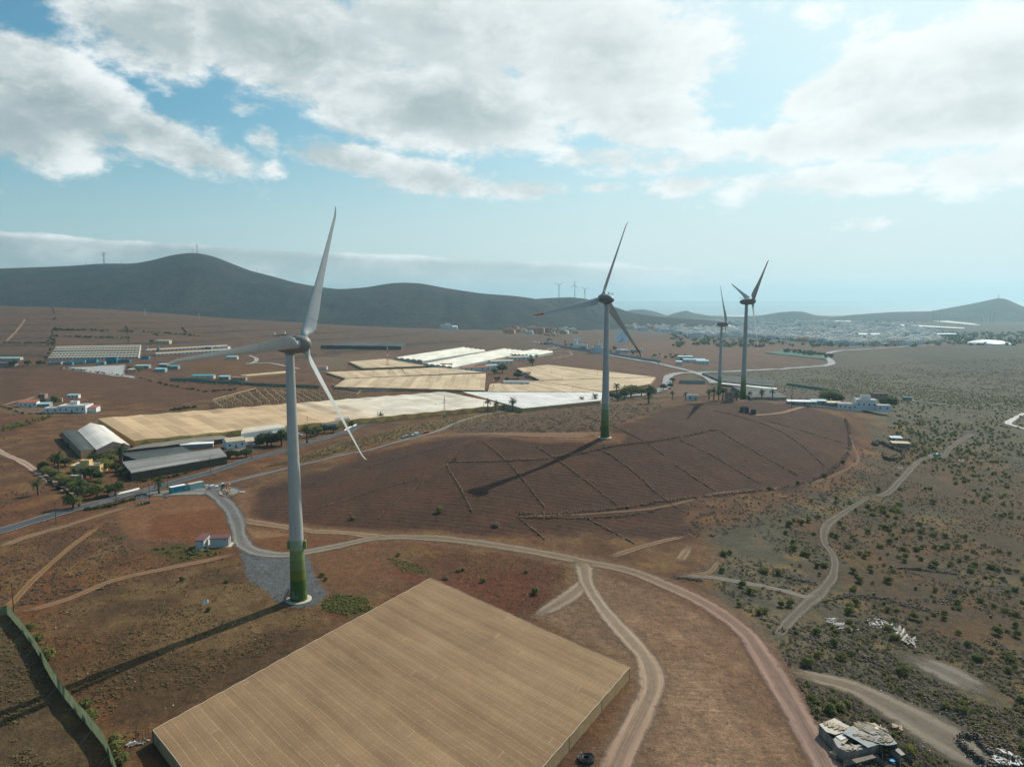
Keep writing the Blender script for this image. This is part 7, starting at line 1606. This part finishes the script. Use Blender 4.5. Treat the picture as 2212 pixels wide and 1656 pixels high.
BL = mat("print_blue", (.03, .16, .36), .6); sign((301, 1083), 2.3, 1.0, 1.6, WHITE, "white notice board beside the junction", [(-.15, .22, 1.4, .18, BL), (-.2, -.05, 1.2, .1, BL), (-.2, -.28, 1.3, .1, BL), (1.0, 0, .16, .9, BL)]); sign((314, 1081), 1.9, .8, 1.7, PALEB, "pale blue notice board right of the white one"); sign((357.5, 1079), 1.8, .8, 1.0, PALEB, "low bluish sign board with a red strip on the apron edge", [(0, -.3, 1.6, .16, REDW)])
for i, (x, y, cm, lb) in enumerate(((299, 1092, (.06, .16, .10), "first green bin under the notice boards"), (306, 1090, (.05, .16, .10), "second green bin under the notice boards"), (313, 1089, (.04, .07, .05), "dark bin in the middle of the bin row"), (318, 1087, (.05, .13, .09), "small green bin near the end of the bin row"), (322.5, 1087, (.03, .05, .12), "dark blue bin at the right end of the bin row"))):
    g = MB(); g.box((0, 0, .5), (.6, .6, .8), .2, taper=1.15); r = g.obj("waste_bin", mat("bin_%d" % i, cm, .6), None, hit(x, y)); tag(r, lb, "bin"); MB().box((0, 0, .94), (.76, .76, .1), .2).obj("lid", mat("bin_%d" % i, cm), r)
o = hit(305, 1070.5); g = MB()
for k in range(14): g.tube([(2.0*math.cos(k*.449+t*.3), 1.6*math.sin(k*.449+t*.3), .3) for t in range(2)], .28, 8)
tag(g.obj("tyre_ring", TYRE, None, o), "ring of old tyres around the junction island", "tyres")
o = hit(442, 1048.5); tag(MB().box((0, 0, .2), (3, 1.6, .35), .2, taper=.7).obj("stone_slab", CONC, None, o), "pale slab lying beside the apron behind the person", "slab")
o = hit(*K("D 1530,656")[0]); tag(MB().box((0, 0, .15), (2.2, 1.6, .3), .1, taper=.95).obj("manhole_slab", CONC, None, o), "white concrete slab on bare soil right of the rubbish heap", "slab")
# ------------------------------------------------------------------ person by the white car
def person(at, rz, label):
    jt = [(0, 0, .92), (0, 0, 1.12), (0, 0, 1.38), (0, 0, 1.52), (0, .02, 1.62), (0, .02, 1.74), (-.10, 0, .88), (-.11, .02, .48), (-.12, -.02, .08), (-.12, .12, .03), (.10, 0, .88), (.12, .03, .48), (.13, -.02, .08), (.13, .12, .03),
          (-.19, 0, 1.40), (-.25, -.03, 1.12), (-.22, .10, .90), (-.22, .13, .82), (.19, 0, 1.40), (.25, -.03, 1.12), (.22, .12, .92), (.22, .15, .84)]
    rd = [.15, .14, .16, .06, .085, .075, .095, .065, .045, .04, .095, .065, .045, .04, .06, .048, .035, .03, .06, .048, .035, .03]
    ed = [(0, 1), (1, 2), (2, 3), (3, 4), (4, 5), (0, 6), (6, 7), (7, 8), (8, 9), (0, 10), (10, 11), (11, 12), (12, 13), (2, 14), (14, 15), (15, 16), (16, 17), (2, 18), (18, 19), (19, 20), (20, 21)]
    for hx in (17, 21):
        bx, by, bz = jt[hx]
        for f in range(5):
            o_ = len(jt); dx_ = (f-2)*.016; L = (.05, .075, .085, .078, .06)[f]; jt.append((bx+dx_*.9, by+.01, bz-.02)); jt.append((bx+dx_*1.3, by+.03, bz-.02-L)); rd += [.011, .009]; ed += [(hx, o_), (o_, o_+1)]
    me = bpy.data.meshes.new("person"); me.from_pydata(jt, ed, []); o = link("person", me, None, at, (0, 0, rz)); sk = o.modifiers.new("skin", 'SKIN')
    for i, v in enumerate(me.skin_vertices[0].data): v.radius = (rd[i], rd[i]*(.7 if i in (0, 1, 2) else 1)); v.use_root = i == 0
    sb = o.modifiers.new("sub", 'SUBSURF'); sb.levels = 1; sb.render_levels = 1
    m, nt, b = base_mat("dark_clothes", .85); sp = nt.nodes.new('ShaderNodeSeparateXYZ'); nt.links.new(pos(nt), sp.inputs[0]); z = X(nt, sp.outputs[2])
    c = mix(nt, z.step(.98, .99), (.03, .035, .05), (.022, .022, .024)); c = mix(nt, z.step(1.49, 1.50), c, (.42, .26, .19)); nt.links.new(c, b.inputs['Base Color']); me.materials.append(m)
    dg = bpy.context.evaluated_depsgraph_get(); m2 = bpy.data.meshes.new_from_object(o.evaluated_get(dg)); o.modifiers.clear(); o.data = m2
    if not m2.materials: m2.materials.append(m)
    tag(o, label, "person"); g = MB(); g.lathe([(.105, 1.70), (.11, 1.76), (.08, 1.83), (.01, 1.85)], 14); g.box((0, .13, 1.71), (.15, .12, .02)); g.obj("cap", WHITE, o)
    g = MB(); g.box((0, .105, 1.655), (.025, .03, .045), taper=.5); g.obj("nose", mat("skin", (.42, .26, .19), .6), o)
    g = MB(); [g.box((s_*.035, .10, 1.685), (.025, .012, .012)) for s_ in (-1, 1)]; g.obj("eyes", DKM, o)
person(hit(451.5, 1057), 2.6, "person in dark clothes and a white cap standing behind the white car")
